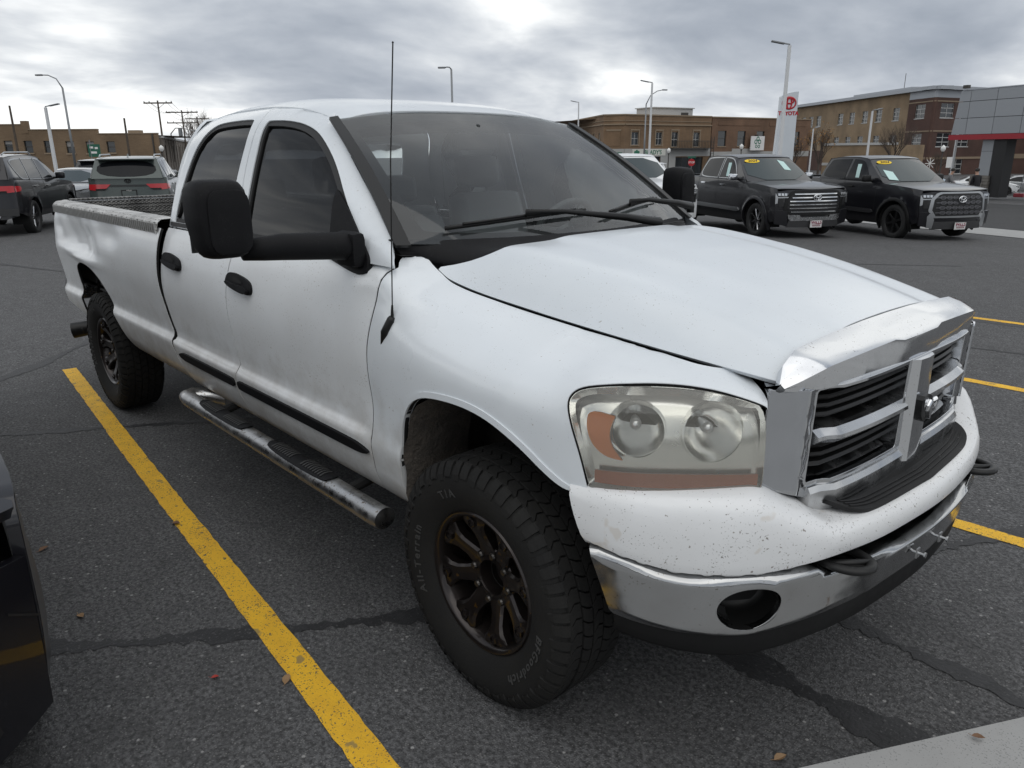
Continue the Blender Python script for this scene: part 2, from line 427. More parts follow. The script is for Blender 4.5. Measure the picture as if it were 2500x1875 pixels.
# tar crack sealing
TAR = mat('tar_seal', (.026, .026, .028), .62, bump=(70, .45, 5), vary=(12, .2, (.012, .012, .013)), specks=[(90, .76, (.07, .07, .07))])
for k, (path, w) in enumerate(TARS := [
        ([(-1.36, -2.2), (-1.243, -2.003), (-1.058, -1.754), (-.92, -1.549), (-.81, -1.40), (-.687, -1.196), (-.502, -.896), (-.3, -.55)], .085),
        ([(-4.3, -2.3), (-3.975, -1.72), (-3.762, -1.366), (-3.542, -1.0), (-3.358, -.672), (-3.1, -.2)], .07),
        ([(-5.0, -2.1), (-5.47, -1.479), (-5.8, -1.116), (-6.38, -.628), (-7.5, .2)], .12),
        ([(.2, -.20), (.528, -.19), (.753, -.192), (.934, -.185), (1.091, -.158), (1.4, -.12)], .13),
        ([(.3, .32), (.682, .303), (.935, .285), (1.1, .292), (1.243, .278), (1.6, .25)], .075),
        ([(.4, .55), (.62, 1.033), (.708, 1.222), (.792, 1.441), (.883, 1.605), (1.3, 2.5)], .09),
        ([(-5, 6.7), (-1.1, 7.08), (-.6, 7.13), (3, 7.5)], .09), ([(-4, 4.9), (-.5, 5.6), (1.2, 6.0)], .07),
        ([(-20, -2), (-11.5, .6), (-9, 1.6), (-5, 3)], .10), ([(-12, 3), (-8, 7.6), (-3, 12.5)], .10)]):
    ribbon('tar_crack_seal', path, w, .0025+.0002*k, TAR, G, .016, 20+k, .025, taper=lambda t, k=k: .8+.35*math.sin(t*17+k))
# concrete walk near the viewer
CON = mat('concrete', (.36, .36, .355), .85, bump=(160, .35, 6, .004), vary=(3, .3, (.29, .29, .285)), specks=[(160, .74, (.20, .20, .20))])
def walk():
    b = MB(); A = Vector((.912, -.687)); B = Vector((1.288, .035)); d = (B-A).normalized(); n = Vector((d.y, -d.x))
    p = [A-d*9, B+d*12, B+d*12+n*4, A-d*9+n*4]
    prof = [(0.0, 0.0), (0.0, .115), (.012, .13), (4.0, .15)]
    V = []; F = []
    for i, s in enumerate((A-d*9, B+d*12)):
        for q, z in prof: V.append((s.x+n.x*q, s.y+n.y*q, z))
    for j in range(3): F.append((j, j+1, 4+j+1, 4+j))
    o = b.add(V, F).obj('sidewalk', CON); tag(o, kind='structure')
walk()
# far kerb strip and street behind the lot
STREET = asphalt('street_asphalt', (.056, .056, .058), (.09, .09, .09), (.036, .036, .037), bumpS=.2)
LEAFM = [mat('leaf_brown', (.16, .085, .045), .7), mat('leaf_tan', (.30, .19, .10), .7), mat('leaf_red', (.35, .03, .02), .6)]
def leaf(x, y, z, s, rz, m, label):
    b = MB(); pts = [(-.5, 0), (-.3, .22), (-.05, .30), (.2, .22), (.5, 0), (.2, -.2), (-.05, -.27), (-.3, -.2)]
    V = [(p[0]*s, p[1]*s, .004+abs(p[1])*s*.5+.12*s*(p[0]+.5)**2) for p in pts]+[(0, 0, .003)]
    F = [(i, (i+1) % 8, 8) for i in range(8)]; b.add(V, F); b.tube([(-.5*s, 0, .005), (-.75*s, .05*s, .008)], .02*s, 4)
    o = b.obj('fallen_leaf', m); o.location = (x, y, z); o.rotation_euler = (0, 0, rz); tag(o, label, 'leaf', 'dry leaves on the asphalt')

for x, y, z, s_, r, m, lab in [(-1.922, -1.321, .004, .05, .6, 0, 'brown curled leaf lying on the yellow line'), (-2.083, -1.855, 0, .05, 2., 0, 'pale brown leaf beside the black car'),
        (-1.384, -1.87, 0, .045, .2, 1, 'small tan leaf between the black car and the tar seam'), (-.668, -1.623, 0, .028, 1., 2, 'tiny red leaf on the asphalt'),
        (-.489, -1.445, 0, .05, 2.4, 1, 'tan leaf at the edge of the yellow line'), (.831, -.524, 0, .045, 1.2, 1, 'orange tan leaf in front of the kerb'), (1.234, -.186, .137, .035, .4, 0, 'dark leaf on the concrete sidewalk')]:
    leaf(x, y, z, s_, r, LEAFM[m], lab)
# ------------------------------------------------------------------ white pickup truck (x forward, y to its left, origin under the front axle)
PAINT = mat('white_paint', (.71, .745, .775), .27, coat=.6, coat_rough=.08, vary=(1.6, .3, (.63, .66, .685)), specks=[(120, .835, (.40, .38, .36)), (260, .83, (.28, .27, .26))], rvary=(2.5, .26, .40), splash=True)
PAINTL = mat('white_paint_dusty', (.775, .80, .82), .34, coat=.35, coat_rough=.12, vary=(2.3, .28, (.68, .69, .695)), specks=[(160, .79, (.40, .38, .35))], rvary=(3, .3, .5), splash=True)
BLK = mat('black_plastic', (.006, .006, .007), .6, spec=.18, bump=(420, .12, 3, .002), vary=(7, .3, (.004, .004, .005)), specks=[(420, .80, (.06, .06, .06))])
BLKS = mat('black_trim', (.007, .007, .007), .42, spec=.35)
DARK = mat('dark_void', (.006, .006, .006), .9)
CHROME = mat('chrome', (.69, .70, .715), .07, metal=1.0, rvary=(9, .04, .16), specks=[(150, .80, (.35, .34, .33))])
CHROMED = mat('dull_chrome', (.62, .63, .64), .2, metal=1.0, rvary=(14, .14, .34), vary=(6, .3, (.48, .48, .48)))
RUB = mat('tyre_rubber', (.013, .013, .0135), .8, spec=.18, bump=(90, .3, 4, .004), vary=(6, .3, (.022, .0215, .020)))
DUST = mat('dried_mud', (.085, .072, .06), .95, bump=(60, .9, 6, .02), vary=(25, .25, (.035, .031, .027)))
BRZ = mat('bronze_wheel', (.036, .029, .027), .30, metal=.75, coat=.35, vary=(12, .3, (.022, .018, .017)), specks=[(30, .81, (.15, .08, .02))])
DIAM = None
T = thing('pickup_truck', 'dirty white crew-cab pickup with chrome grille, black towing mirrors and a dented bed side', 'pickup truck')

PLAN_HL = [(.15, -1.0), (.30, -.99), (.42, -.965), (.52, -.92), (.61, -.85), (.70, -.75), (.765, -.655), (.81, -.55), (.85, -.3), (.86, 0)]
PLAN_BP = [(.2, -1.0), (.38, -1.0), (.45, -.985), (.55, -.95), (.66, -.88), (.77, -.78), (.86, -.65), (.925, -.5), (.965, -.3), (.985, 0)]
def make_plan(pts, u0):
    P = np.array(pts, float)
    P = np.concatenate([P, P[-2::-1]*[1, -1]]) # mirrored to the other side
    t = np.r_[0, np.cumsum(np.hypot(*np.diff(P, axis=0).T))]+u0
    f = pchip(t, P)
    tt = np.linspace(t[0], t[-1], 1500); Q = f(tt)
    for _ in range(60): Q[1:-1] = .25*Q[:-2]+.5*Q[1:-1]+.25*Q[2:]
    def C(u):
        u = np.asarray(u, float); x = np.interp(u, tt, Q[:, 0]); y = np.interp(u, tt, Q[:, 1])
        b = u < t[0]; return np.where(b, x-(t[0]-u), x), y
    def N(u):
        x0, y0 = C(u-.02); x1, y1 = C(u+.02); dx, dy = x1-x0, y1-y0; l = np.hypot(dx, dy); return dy/l, -dx/l
    return C, N, t[-1], t
HC, HN, HUE, HT = make_plan(PLAN_HL, .15)
BC, BN, BUE, BT = make_plan(PLAN_BP, .2)
def u_of(C, N_, y, u0, u1):
    uu = np.linspace(u0, u1, 900); _, yy = C(uu); return float(np.interp(y, yy, uu))
def hood_y(x): return -(.76-(np.clip(x, -.62, .8)+.6)/1.37*.15)
HZX = [-.62, -.56, -.50, -.42, -.05, .27, .55, .76]; HZZ = [1.385, 1.365, 1.335, 1.30, 1.24, 1.205, 1.18, 1.165]
hood_ez = pchip(HZX, HZZ)
# profile stations (w, z) bottom -> top, 12 control points
DOOR = [(.86,.50),(.935,.515),(.972,.58),(.993,.69),(.993,.740),(.963,.766),(.970,.86),(.986,1.0),(.984,1.11),(.966,1.22),(.940,1.31),(.915,1.36)]
def fend(u, c6, c7, c8, c9, c10, z11=None):
    lo = [(.86,.50),(.935,.515),(.975,.58),(.994,.69),(.994,.732),(.985,.768)]
    x, y = HC(np.array([u])); nx, ny = HN(np.array([u])); x, y, nx, ny = float(x[0]), float(y[0]), float(nx[0]), float(ny[0])
    d = np.linspace(0, .6, 1200); px, py = x-nx*d, y-ny*d; k = int(np.argmax(py > hood_y(px)))
    dist = d[k] if k else .25
    return lo+[c6, c7, c8, c9, c10, (1-dist, float(hood_ez(px[k])) if z11 is None else z11)]
UHLi = u_of(HC, HN, -.60, .15, HUE/2+.2)
uA, uB, uC = u_of(HC, HN, -.965, .15, 1.3), u_of(HC, HN, -.85, .15, 1.3), u_of(HC, HN, -.72, .15, 1.3)
ST = [(-2.75, DOOR), (-1.2, DOOR), (-.75, DOOR),
      (-.58, fend(-.58, (.975,.86), (.988,1.0), (.985,1.11), (.964,1.235), (.926,1.338), 1.40)),
      (-.51, fend(-.51, (.983,.86), (.992,1.0), (.988,1.105), (.963,1.222), (.918,1.318), 1.356)),
      (-.43, fend(-.43, (.988,.86), (.995,1.0), (.990,1.10), (.962,1.185), (.90,1.262))),
      (-.20, fend(-.20, (.998,.86), (1.003,.99), (.994,1.09), (.955,1.152), (.855,1.212))),
      (.05, fend(.05, (1.0,.86), (1.004,.98), (.994,1.078), (.95,1.134), (.84,1.185))),
      (.28, fend(.28, (1.0,.86), (1.002,.97), (.994,1.07), (.955,1.125), (.855,1.168))),
      (uA, fend(uA, (1.0,.86), (1.0,.97), (.996,1.06), (.975,1.135), (.90,1.172))),
      (uB, fend(uB, (1.0,.86), (1.0,.97), (.999,1.06), (.985,1.13), (.92,1.168))),
      (uC, fend(uC, (1.0,.86), (1.0,.97), (1.0,1.05), (.992,1.105), (.95,1.145))),
      (UHLi, fend(UHLi, (1.0,.86), (1.0,.96), (1.0,1.03), (1.0,1.085), (.985,1.125)))]
def sweep(stations, C, N_, sgn=1.0):
    us = [s[0] for s in stations]; F = pchip(us, np.array([np.array(s[1]).ravel() for s in stations])); M = len(stations[0][1]); K = 120
    v = np.linspace(0, M-1, K); i = np.clip(v.astype(int), 0, M-2); t = v-i
    W = np.zeros((K, M))
    for k in range(K):
        a = [-.5*t[k]+t[k]**2-.5*t[k]**3, 1-2.5*t[k]**2+1.5*t[k]**3, .5*t[k]+2*t[k]**2-1.5*t[k]**3, -.5*t[k]**2+.5*t[k]**3]
        for j, c in enumerate(a): W[k, min(max(i[k]+j-1, 0), M-1)] += c
    def prof(u):
        c = F(u).reshape(len(u), M, 2); return np.einsum('km,nmd->nkd', W, c)
    def qz(u, z):   # height -> arc length
        p = prof(np.atleast_1d(np.asarray(u, float))); q = np.concatenate([np.zeros((len(p), 1)), np.cumsum(np.linalg.norm(np.diff(p, axis=1), axis=2), axis=1)], 1)
        zz = np.atleast_1d(z); return np.array([np.interp(zz[n], np.maximum.accumulate(p[n, :, 1]), q[n]) for n in range(len(p))])
    def qtop(u):
        p = prof(np.atleast_1d(np.asarray(u, float))); return np.linalg.norm(np.diff(p, axis=1), axis=2).sum(1)
    def surf(u, q):
        u = np.asarray(u, float); out = np.zeros((len(u), 3))
        for s in range(0, len(u), 3000):
            uu = u[s:s+3000]; p = prof(uu); Q = np.concatenate([np.zeros((len(p), 1)), np.cumsum(np.linalg.norm(np.diff(p, axis=1), axis=2), axis=1)], 1)
            qq = q[s:s+3000]; k = np.clip((Q < qq[:, None]).sum(1)-1, 0, K-2); r = np.arange(len(uu))
            tt = (qq-Q[r, k])/np.maximum(Q[r, k+1]-Q[r, k], 1e-9); P = p[r, k]+(p[r, k+1]-p[r, k])*tt[:, None]
            x, y = C(uu); nx, ny = N_(uu)
            out[s:s+3000] = np.stack([x+nx*(P[:, 0]-1), sgn*(y+ny*(P[:, 0]-1)), P[:, 1]], 1)
        return out
    return surf, qz, qtop
SIDE, SQ, STOP = sweep(ST, HC, HN)
def uz(pts):
    """list of (u, z[, sharp]) -> (u, q[, sharp])"""
    q = SQ([p[0] for p in pts], [p[1] for p in pts]); return [(p[0], float(q[i]))+tuple(p[2:]) for i, p in enumerate(pts)]
def ends(us, off=.001): 
    q = STOP(us); return [(u, float(k)-off) for u, k in zip(us, q)]
GAP = .0045
# --- doors ---
fr = [(-.585,.53,1),(-.59,.62),(-.595,.75),(-.60,.90),(-.598,1.05),(-.585,1.13),(-.565,1.20),(-.552,1.27),(-.547,1.352,1)]   # door/fender gap
sp = [(-1.70,.515,1),(-1.80,.64),(-1.785,.74),(-1.815,.85),(-1.825,1.03),(-1.82,1.15),(-1.80,1.25),(-1.765,1.352,1)]             # between the doors
rr_ = [(-2.46,.515,1),(-2.58,.63),(-2.635,.72),(-2.64,.77),(-2.685,.85),(-2.715,1.06),(-2.70,1.2),(-2.68,1.352,1)]               # rear door / bed
def off(l, d): return [(p[0]+d,)+tuple(p[1:]) for p in l]
def door_outline(rear, front, zb=.515):
    a = uz(off(rear, GAP)); b = uz(off(front, -GAP)); return smooth_poly(a+b[::-1], 2)
for sg in (False, True):
    side = panel('front_door', SIDE, door_outline(sp, fr), PAINTL, T, mirror=sg, step=.035, rim_mat=DARK)  # turned-in edges here, on fender and bed painted dark as gap shadow
    d2 = panel('rear_door', SIDE, door_outline(rr_, sp), PAINTL, T, mirror=sg, step=.035, rim_mat=DARK)
    # fender
    uE = u_of(HC, HN, -.660, .15, 1.4); uT = u_of(HC, HN, -.622, .15, 1.4)
    ftop = [(u, q, 0) for u, q in ends(list(np.linspace(-.60, uT, 28)))]
    arch = [(-.385,.515,1),(-.40,.60),(-.405,.70),(-.395,.80),(-.37,.88),(-.32,.945),(-.24,.985),(-.11,1.0),(.01,1.0),(.12,.98),(.22,.94),(.30,.895),(.36,.865),(.40,.862)]
    hl_o = [(.437,.875,1),(.415,.95),(.385,1.03),(.362,1.09),(.362,1.12),(.385,1.142)]
    hl_t = []
    for y_, z_ in [(-.955,1.157),(-.92,1.164),(-.88,1.166),(-.82,1.163),(-.76,1.152),(-.70,1.133),(-.662,1.116)]:
        hl_t.append((u_of(HC, HN, y_, .15, 1.4), z_))
    rear = uz(off(fr, GAP)); 
    fo = rear[:-1]+uz([(-.542,1.352,1),(-.575,1.374)])+[(-.60, float(STOP([-.60])[0])-.001, 1)]
    out = smooth_poly(uz(arch+hl_o+hl_t)+[(uE, float(SQ([uE], [1.108])[0]), 1)]+[(uT, ftop[-1][1], 1)]+[(p[0], p[1]) for p in ftop[::-1][1:-1]]+fo[::-1], 2)
    FEN = panel('front_fender', SIDE, out, PAINT, T, mirror=sg, step=.026, rim=.02, rim_mat=DARK)
    al = dens(smooth_poly([p[:2] for p in arch], 2, closed=False), .03, closed=False); cA = np.array([0.0, .62])
    lip = [tuple(p) for p in al]+[tuple(cA+(p-cA)*(1+.020/np.linalg.norm(p-cA))) for p in al[::-1]]
    panel('wheel_arch_lip', SIDE, uz(lip), PAINT, T, mirror=sg, step=.03, rim=.03, lift=.005)
# black sheet added behind the panel gaps so they stay in shadow
ib = smooth_poly(uz([(-2.69,.53,1),(-.40,.53,1),(-.42,.72),(-.41,.85),(-.33,.96),(-.22,1.01),(0,1.03),(.15,1.02),(.25,.98),(.33,.93),(.36,.90,1)]+[(.34,1.15,1)])+[(u, q-.03) for u, q in ends(list(np.linspace(.3, -.5, 12)))]+uz([(-.56,1.34,1),(-2.69,1.34,1)]), 0)
for sg in (False, True): panel('gap_backing', SIDE, ib, DARK, T, mirror=sg, step=.06, rim=0, lift=-.017)
# headlight pocket, dark
hu0, hu1 = .36, UHLi-.005
for sg in (False, True):
    panel('headlight_pocket', SIDE, uz([(.33,.86),(.5,.86),(.8,.86),(hu1,.86),(hu1,1.08),(.9,1.12),(.7,1.16),(.55,1.16),(.4,1.15),(.33,1.1)]), DARK, T, mirror=sg, step=.05, rim=0, lift=-.13)
# --- headlights ---
LENS = glass('headlight_lens', (.95,.95,.92), .05, .15, (.76,.74,.66))
REFL = mat('reflector_silver', (.86, .86, .84), .16, metal=.95, rvary=(5, .1, .25))
SATIN = mat('reflector_satin', (.80, .80, .77), .2, metal=.85, rvary=(6, .14, .30))
AMB = mat('amber_plastic', (.95, .24, .015), .25, coat=.5); AMBD = mat('amber_reflector', (.46, .095, .018), .3, bump=(260, .5, 1, .004))
def HHS(u, q):
    P = SIDE(u, q); nx, ny = HN(np.asarray(u, float)); d = .050*np.clip((P[:, 2]-.985)/.17, 0, 1)**2; P[:, 0] -= nx*d; P[:, 1] -= ny*d; return P
def ring(cu, cz, ru, rz, n=36): return [(cu+ru*math.cos(a), cz+rz*math.sin(a)) for a in np.linspace(0, 2*math.pi, n, endpoint=False)]
for sg in (False, True):
    lens_o = [(.443,.880,1),(.421,.95),(.392,1.03),(.3685,1.09),(.3685,1.116),(.389,1.1375)]+[(u, z-.0045) for u, z in hl_t]
    ui = u_of(HC, HN, -.657, .15, 1.4)
    lens_b = [(ui,.905),(ui-.01,.895)]+[(u_of(HC, HN, y_, .15, 1.4), z_) for y_, z_ in [(-.74,.884),(-.85,.878),(-.93,.878)]]
    lo = smooth_poly(uz(lens_o+lens_b), 2)
    H = panel('headlight', SIDE, lo, LENS, T, mirror=sg, step=.022, rim=.03, lift=-.002)
    u1, u2 = u_of(HC, HN, -.905, .15, 1.4), u_of(HC, HN, -.765, .15, 1.4)
    b1 = ring(u1, float(SQ([u1], [1.05])[0]), .072, .078); b2 = ring(u2, float(SQ([u2], [1.045])[0]), .078, .082)
    inner = [(p[0], p[1]) for p in lo]
    panel('headlight_housing', HHS, inner, SATIN, H, holes=[b1, b2], mirror=sg, step=.024, rim=.0, lift=-.032)
    for (uc, zc, r) in ((u1, 1.05, .075), (u2, 1.045, .080)):
        X = SIDE(np.array([uc]), SQ([uc], [zc]))[0]; nx, ny = HN(np.array([uc])); n = Vector((float(nx[0])+.15, float(ny[0]), 0)).normalized(); c = Vector(X)-n*.036
        zax = n; xax = Vector((0, 0, 1)); yax = zax.cross(xax); M = Matrix((xax, yax, zax)).transposed()
        pr = [(r*1.02, .004), (r*.99, -.004), (r*.93, -.03), (r*.75, -.058), (r*.45, -.08), (.018, -.09), (.0, -.09)]
        b = MB().lathe(pr, 40, M); b.V = [tuple(Vector(v)+c) for v in b.V]
        if sg: b.V = [(v[0], -v[1], v[2]) for v in b.V]
        bo = b.obj('reflector_bowl', REFL, H, smooth=True)
        b = MB().lathe([(0, -.02), (.012, -.022), (.016, -.035), (.014, -.07), (.01, -.09)], 16, M); b.V = [tuple(Vector(v)+c) for v in b.V]
        if sg: b.V = [(v[0], -v[1], v[2]) for v in b.V]
        b.obj('bulb', mat('bulb_glass', (.75,.77,.8), .08, metal=.6), H, smooth=True)
    am = smooth_poly(uz([(.425,1.095),(.50,1.085,1),(.485,1.04),(.495,1.0),(.525,.968,1),(.48,.972),(.44,1.0),(.42,1.05)]), 2)
    panel('turn_reflector', SIDE, am, AMB, H, mirror=sg, step=.02, rim=.01, lift=-.012)
    us = np.linspace(.452, ui-.012, 12)
    panel('amber_strip', SIDE, uz([(u, .935+.004*math.cos((k-5.5)*.4)) for k, u in enumerate(us)]+[(u, .898+.002*math.cos((k-5.5)*.3)) for k, u in list(enumerate(us))[::-1]]), AMBD, H, mirror=sg, step=.02, rim=.008, lift=-.010)
# --- hood ---
HX = [-.62, -.30, .10, .40, .66, .80]; HZC = pchip(HX, [1.425, 1.43, 1.395, 1.345, 1.282, 1.240]); 
def HOOD(x, y):
    x = np.asarray(x, float); y = np.asarray(y, float); zc = HZC(x); ye = -hood_y(x); ez = hood_ez(x)+.003
    a = np.abs(y)/ye
    sh = zc-.012-(.006)*np.clip(x+.3, 0, 1)
    crown = zc-(zc-sh)*np.clip(a/.74, 0, 1)**2
    k = np.clip((a-.72)/.28, 0, 1.2)**2.1
    z = crown*(1-k)+ez*k
    # the two pressed lines of the power bulge
    yb = .34-.05*(x+.3)
    z = z+.010*(1/(1+np.exp((np.abs(y)-yb)/.018)))
    return np.stack([x, y, z], 1)
def hood_rear(y): a = np.abs(y); return -.275-.065*np.clip(a/.62, 0, 1)**2-.17*np.clip((a-.60)/.13, 0, 1)**1.6
def hood_front(y): return .748+.022*(abs(y)/.62)**6
ys = np.linspace(-.70, .70, 31)
hr = [(float(hood_rear(y)), float(y)) for y in ys]
xs_ = np.linspace(-.455, .772, 22)
hl_ = [(float(x), float(-hood_y(x)-.003)) for x in xs_]
hf = [(float(hood_front(y)), float(y)) for y in np.linspace(.612, -.612, 25)]
hrr = [(float(x), float(hood_y(x)+.003)) for x in xs_[::-1]]
PHOOD = mat('white_paint_hood', (.685, .725, .76), .34, coat=.5, coat_rough=.1, vary=(2.2, .3, (.615, .65, .68)), specks=[(100, .83, (.38, .37, .35)), (230, .82, (.26, .26, .25))], rvary=(2.5, .28, .42))
hood_out = smooth_poly([(-.50,-.742)]+hr+[(-.50,.742)]+hl_+hf+hrr, 1)
HD = panel('hood', HOOD, hood_out, PHOOD, T, step=.034, rim=.018)
panel('engine_bay_liner', HOOD, [(-.3,-.80),(.2,-.75),(.62,-.63),(.62,.63),(.2,.75),(-.3,.80),(-.62,.80),(-.62,-.80)], DARK, T, step=.08, rim=0, lift=-.05)
# --- chrome nose on the hood edge ---
def nose():
    K = [(0, .754,1.264,.857,1.222,.867,1.150), (.12, .754,1.263,.855,1.222,.865,1.150), (.165, .753,1.262,.848,1.229,.860,1.150), (.33, .752,1.256,.842,1.224,.850,1.150), (.50, .751,1.246,.832,1.216,.833,1.150), (.545, .751,1.240,.824,1.207,.818,1.150), (.605, .757,1.213,.804,1.188,.802,1.154), (.640, .772,1.174,.782,1.172,.786,1.159)]
    def f(y):
        a = abs(y); return [float(np.interp(a, [k[0] for k in K], [k[j] for k in K])) for j in range(1, 7)]
    b = MB(); G_ = []
    for y in sorted(set([k[0] for k in K]+[-k[0] for k in K])):
        rx, rz, gx, gz, bx, bz = f(float(y))
        row = [(rx-.012, y, rz-.02), (rx, y, rz), (rx+(gx-rx)*.5, y, rz+(gz-rz)*.5+.004), (gx-.006, y, gz+.002), (gx+.004, y, gz-.006), ((gx+bx)/2+.004, y, (gz+bz)/2), (bx, y, bz), (bx-.012, y, bz-.006), (bx-.06, y, bz-.002)]
        G_.append(row)
    b.grid(G_)
    n = len(G_[0]); b.F.append(tuple(range(n))); b.F.append(tuple(range(len(b.V)-n, len(b.V)))[::-1])
    return b.obj('hood_nose_trim', CHROME, T, auto=24)
nose()
# --- grille ---
def GSURF(y, z):
    y = np.asarray(y, float); z = np.asarray(z, float)
    a = np.abs(y); x = .866-.075*np.clip(a/.655, 0, 1.1)**3.2-.052*np.clip((a-.578)/.07, 0, 1.1)-.016*np.clip((.572-a)/.045, 0, 1)*np.clip((a-.45)/.02, 0, 1)
    x = x+.006*np.clip((z-1.0)/.2, -1, 1)
    return np.stack([x, y, z], 1)
gz_out = [(-.646,.885,1),(-.646,1.158,1),(-.55,1.150),(-.3,1.150),(0,1.153),(.3,1.150),(.55,1.150),(.646,1.158,1),(.646,.885,1),(.58,.868),(.47,.822),(.41,.806),(.26,.795),(0,.785),(-.26,.795),(-.41,.806),(-.47,.822),(-.58,.868)]
def rrect(y0, y1, z0, z1, r=.025):
    return smooth_poly([(y0,z0+r),(y0,z0),(y0+r,z0),(y1-r,z0),(y1,z0),(y1,z0+r),(y1,z1-r),(y1,z1),(y1-r,z1),(y0+r,z1),(y0,z1),(y0,z1-r)], 2)
op = [rrect(-.525, -.085, .885, 1.143), rrect(.085, .525, .885, 1.143)]
for s in (-1, 1):
    panel('grille_side_trim', GSURF, [(s*.579,.884),(s*.645,.884),(s*.645,1.157),(s*.579,1.157)], mat('grille_side_chrome', (.50,.515,.54), .06, metal=1.0, rvary=(6, .03, .12)), T, step=.02, rim=.008, lift=.006, ref=(0,0,1))
GCH = mat('grille_chrome', (.55,.56,.575), .09, metal=1.0, rvary=(9, .05, .18), specks=[(150, .82, (.30,.29,.28))])
GR = panel('grille_surround', GSURF, smooth_poly(gz_out, 2), GCH, T, holes=op, step=.03, rim=.07, ref=(0,0,1))
# proud folded edges of the surround, centre bar, cross bars
def gx(y, z=1.0): return float(GSURF([y], [z])[0][0])
b = MB(); rows = []
for z in np.linspace(.835, 1.15, 10):
    bw = .075-.012*(1.15-z); rows.append([(.80, -bw, z), (.868, -bw, z), (.886, -bw*.62, z), (.890, 0, z), (.886, bw*.62, z), (.868, bw, z), (.80, bw, z)])
b.loft(rows); b.obj('grille_centre_bar', CHROME, T, auto=25)
for s in (-1, 1):
    b = MB(); rows = []
    for y in np.linspace(.07, .512, 14):
        x = gx(y); rows.append([(x-.07, s*y, 1.040), (x-.01, s*y, 1.030), (x+.010, s*y, 1.014), (x+.012, s*y, 1.004), (x-.004, s*y, .990), (x-.07, s*y, .985)])
    b.loft(rows); b.obj('grille_cross_bar', CHROMED, T, auto=25)
    # lower ledge
    b = MB(); rows = []
    for y in np.linspace(.0, .52, 14):
        x = gx(y, .85); rows.append([(x-.085, s*y, .905), (x-.05, s*y, .893), (x+.008, s*y, .872), (x+.016, s*y, .856), (x+.012, s*y, .800)])
    b.loft(rows); b.obj('grille_ledge', CHROMED, T, auto=25)
    for z0, z1, n in ((1.048, 1.145, 4), (.905, .985, 3)):
        for k in range(n):
            z = z0+(k+.5)*(z1-z0)/n; b = MB(); rows = []
            for y in np.linspace(.078, .52, 12):
                x = gx(y, z)-.045; rows.append([(x-.03, s*y, z+.012), (x+.004, s*y, z+.005), (x+.010, s*y, z-.002), (x+.003, s*y, z-.009), (x-.03, s*y, z-.006)])
            b.loft(rows); b.obj('grille_slat', BLKS, T, auto=30)
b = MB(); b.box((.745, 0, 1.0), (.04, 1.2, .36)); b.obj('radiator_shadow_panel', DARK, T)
# ram-head style badge: shield with raised horns
def badge():
    sh = smooth_poly([(-.045,.045),(.045,.045),(.045,0),(.03,-.04),(0,-.062),(-.03,-.04),(-.045,0)], 1)
    b = MB(); b.prism([(p[0], p[1]) for p in sh], lambda p: Vector((.902, p[0]*.8, 1.0+p[1]*.8)), lambda p: Vector((.88, p[0]*.8, 1.0+p[1]*.8)))
    o = b.obj('grille_badge', BLKS, T)
    b = MB(); b.prism([(p[0]*.45, p[1]*.6) for p in smooth_poly([(-.03,.04),(0,.05),(.03,.04),(.026,.0),(.014,-.05),(0,-.058),(-.014,-.05),(-.026,0)], 1)], lambda p: Vector((.916, p[0], 1.0+p[1])), lambda p: Vector((.898, p[0]*1.3, 1.0+p[1])))
    for s in (-1, 1):
        b.tube([(0.912, s*.008, 1.020), (0.916, s*.021, 1.025), (0.916, s*.029, 1.014), (0.913, s*.026, .999), (0.910, s*.017, .994)], [.006, .0075, .007, .005, .003], 8)
    b.obj('badge_emblem', CHROME, o, auto=40)
badge()
# --- bumper ---
def bumper_prof(top_d, ctl):
    return ctl
def bst(y): return u_of(BC, BN, y, .2, BUE/2+.01)
def sym(l):
    """stations given for the right half are mirrored to the left"""
    L_ = [(bst(y), c) for y, c in l]; return L_+[(BUE+.2-u, c) for u, c in L_[::-1][1 if abs(l[-1][0]) < 1e-6 else 0:]]
UP = sym([(-.999,[(.955,.735),(.985,.742),(.997,.78),(.996,.84),(.985,.875),(.955,.888),(.93,.889)]),
          (-.95,[(.96,.705),(.992,.712),(1.0,.77),(.997,.84),(.98,.882),(.94,.896),(.91,.896)]),
          (-.85,[(.96,.675),(.992,.684),(1.0,.75),(.998,.83),(.978,.884),(.93,.903),(.89,.903)]),
          (-.74,[(.96,.675),(.992,.684),(1.0,.75),(.996,.825),(.975,.878),(.925,.905),(.88,.908)]),
          (-.62,[(.96,.688),(.992,.695),(1.0,.74),(.997,.79),(.975,.83),(.92,.856),(.86,.868)]),
          (-.50,[(.96,.700),(.992,.706),(1.0,.735),(.998,.765),(.982,.786),(.93,.798),(.85,.802)]),
          (-.30,[(.96,.705),(.992,.711),(1.0,.735),(.998,.762),(.984,.782),(.93,.790),(.84,.792)]),
          (0,[(.96,.708),(.992,.714),(1.0,.737),(.998,.763),(.984,.783),(.93,.790),(.84,.792)])])
BUPS, BUQ, BUT = sweep(UP, BC, BN)
us = np.linspace(bst(-.999)+.075, BUE+.2-bst(-.999)-.075, 60)
def end_cut(a, top):      # the bumper ends slant with the wheel opening
    n = len(us); E_ = BUE+.2; return np.linspace(a if not top else top, E_-(a if not top else top), n)
ub, ut = end_cut(.455, None), end_cut(.455, .368)
tq = BUT(ut); bo = [(float(u), .004) for u in ub]+[(float(u), float(q)-.002) for u, q in zip(ut[::-1], tq[::-1])]
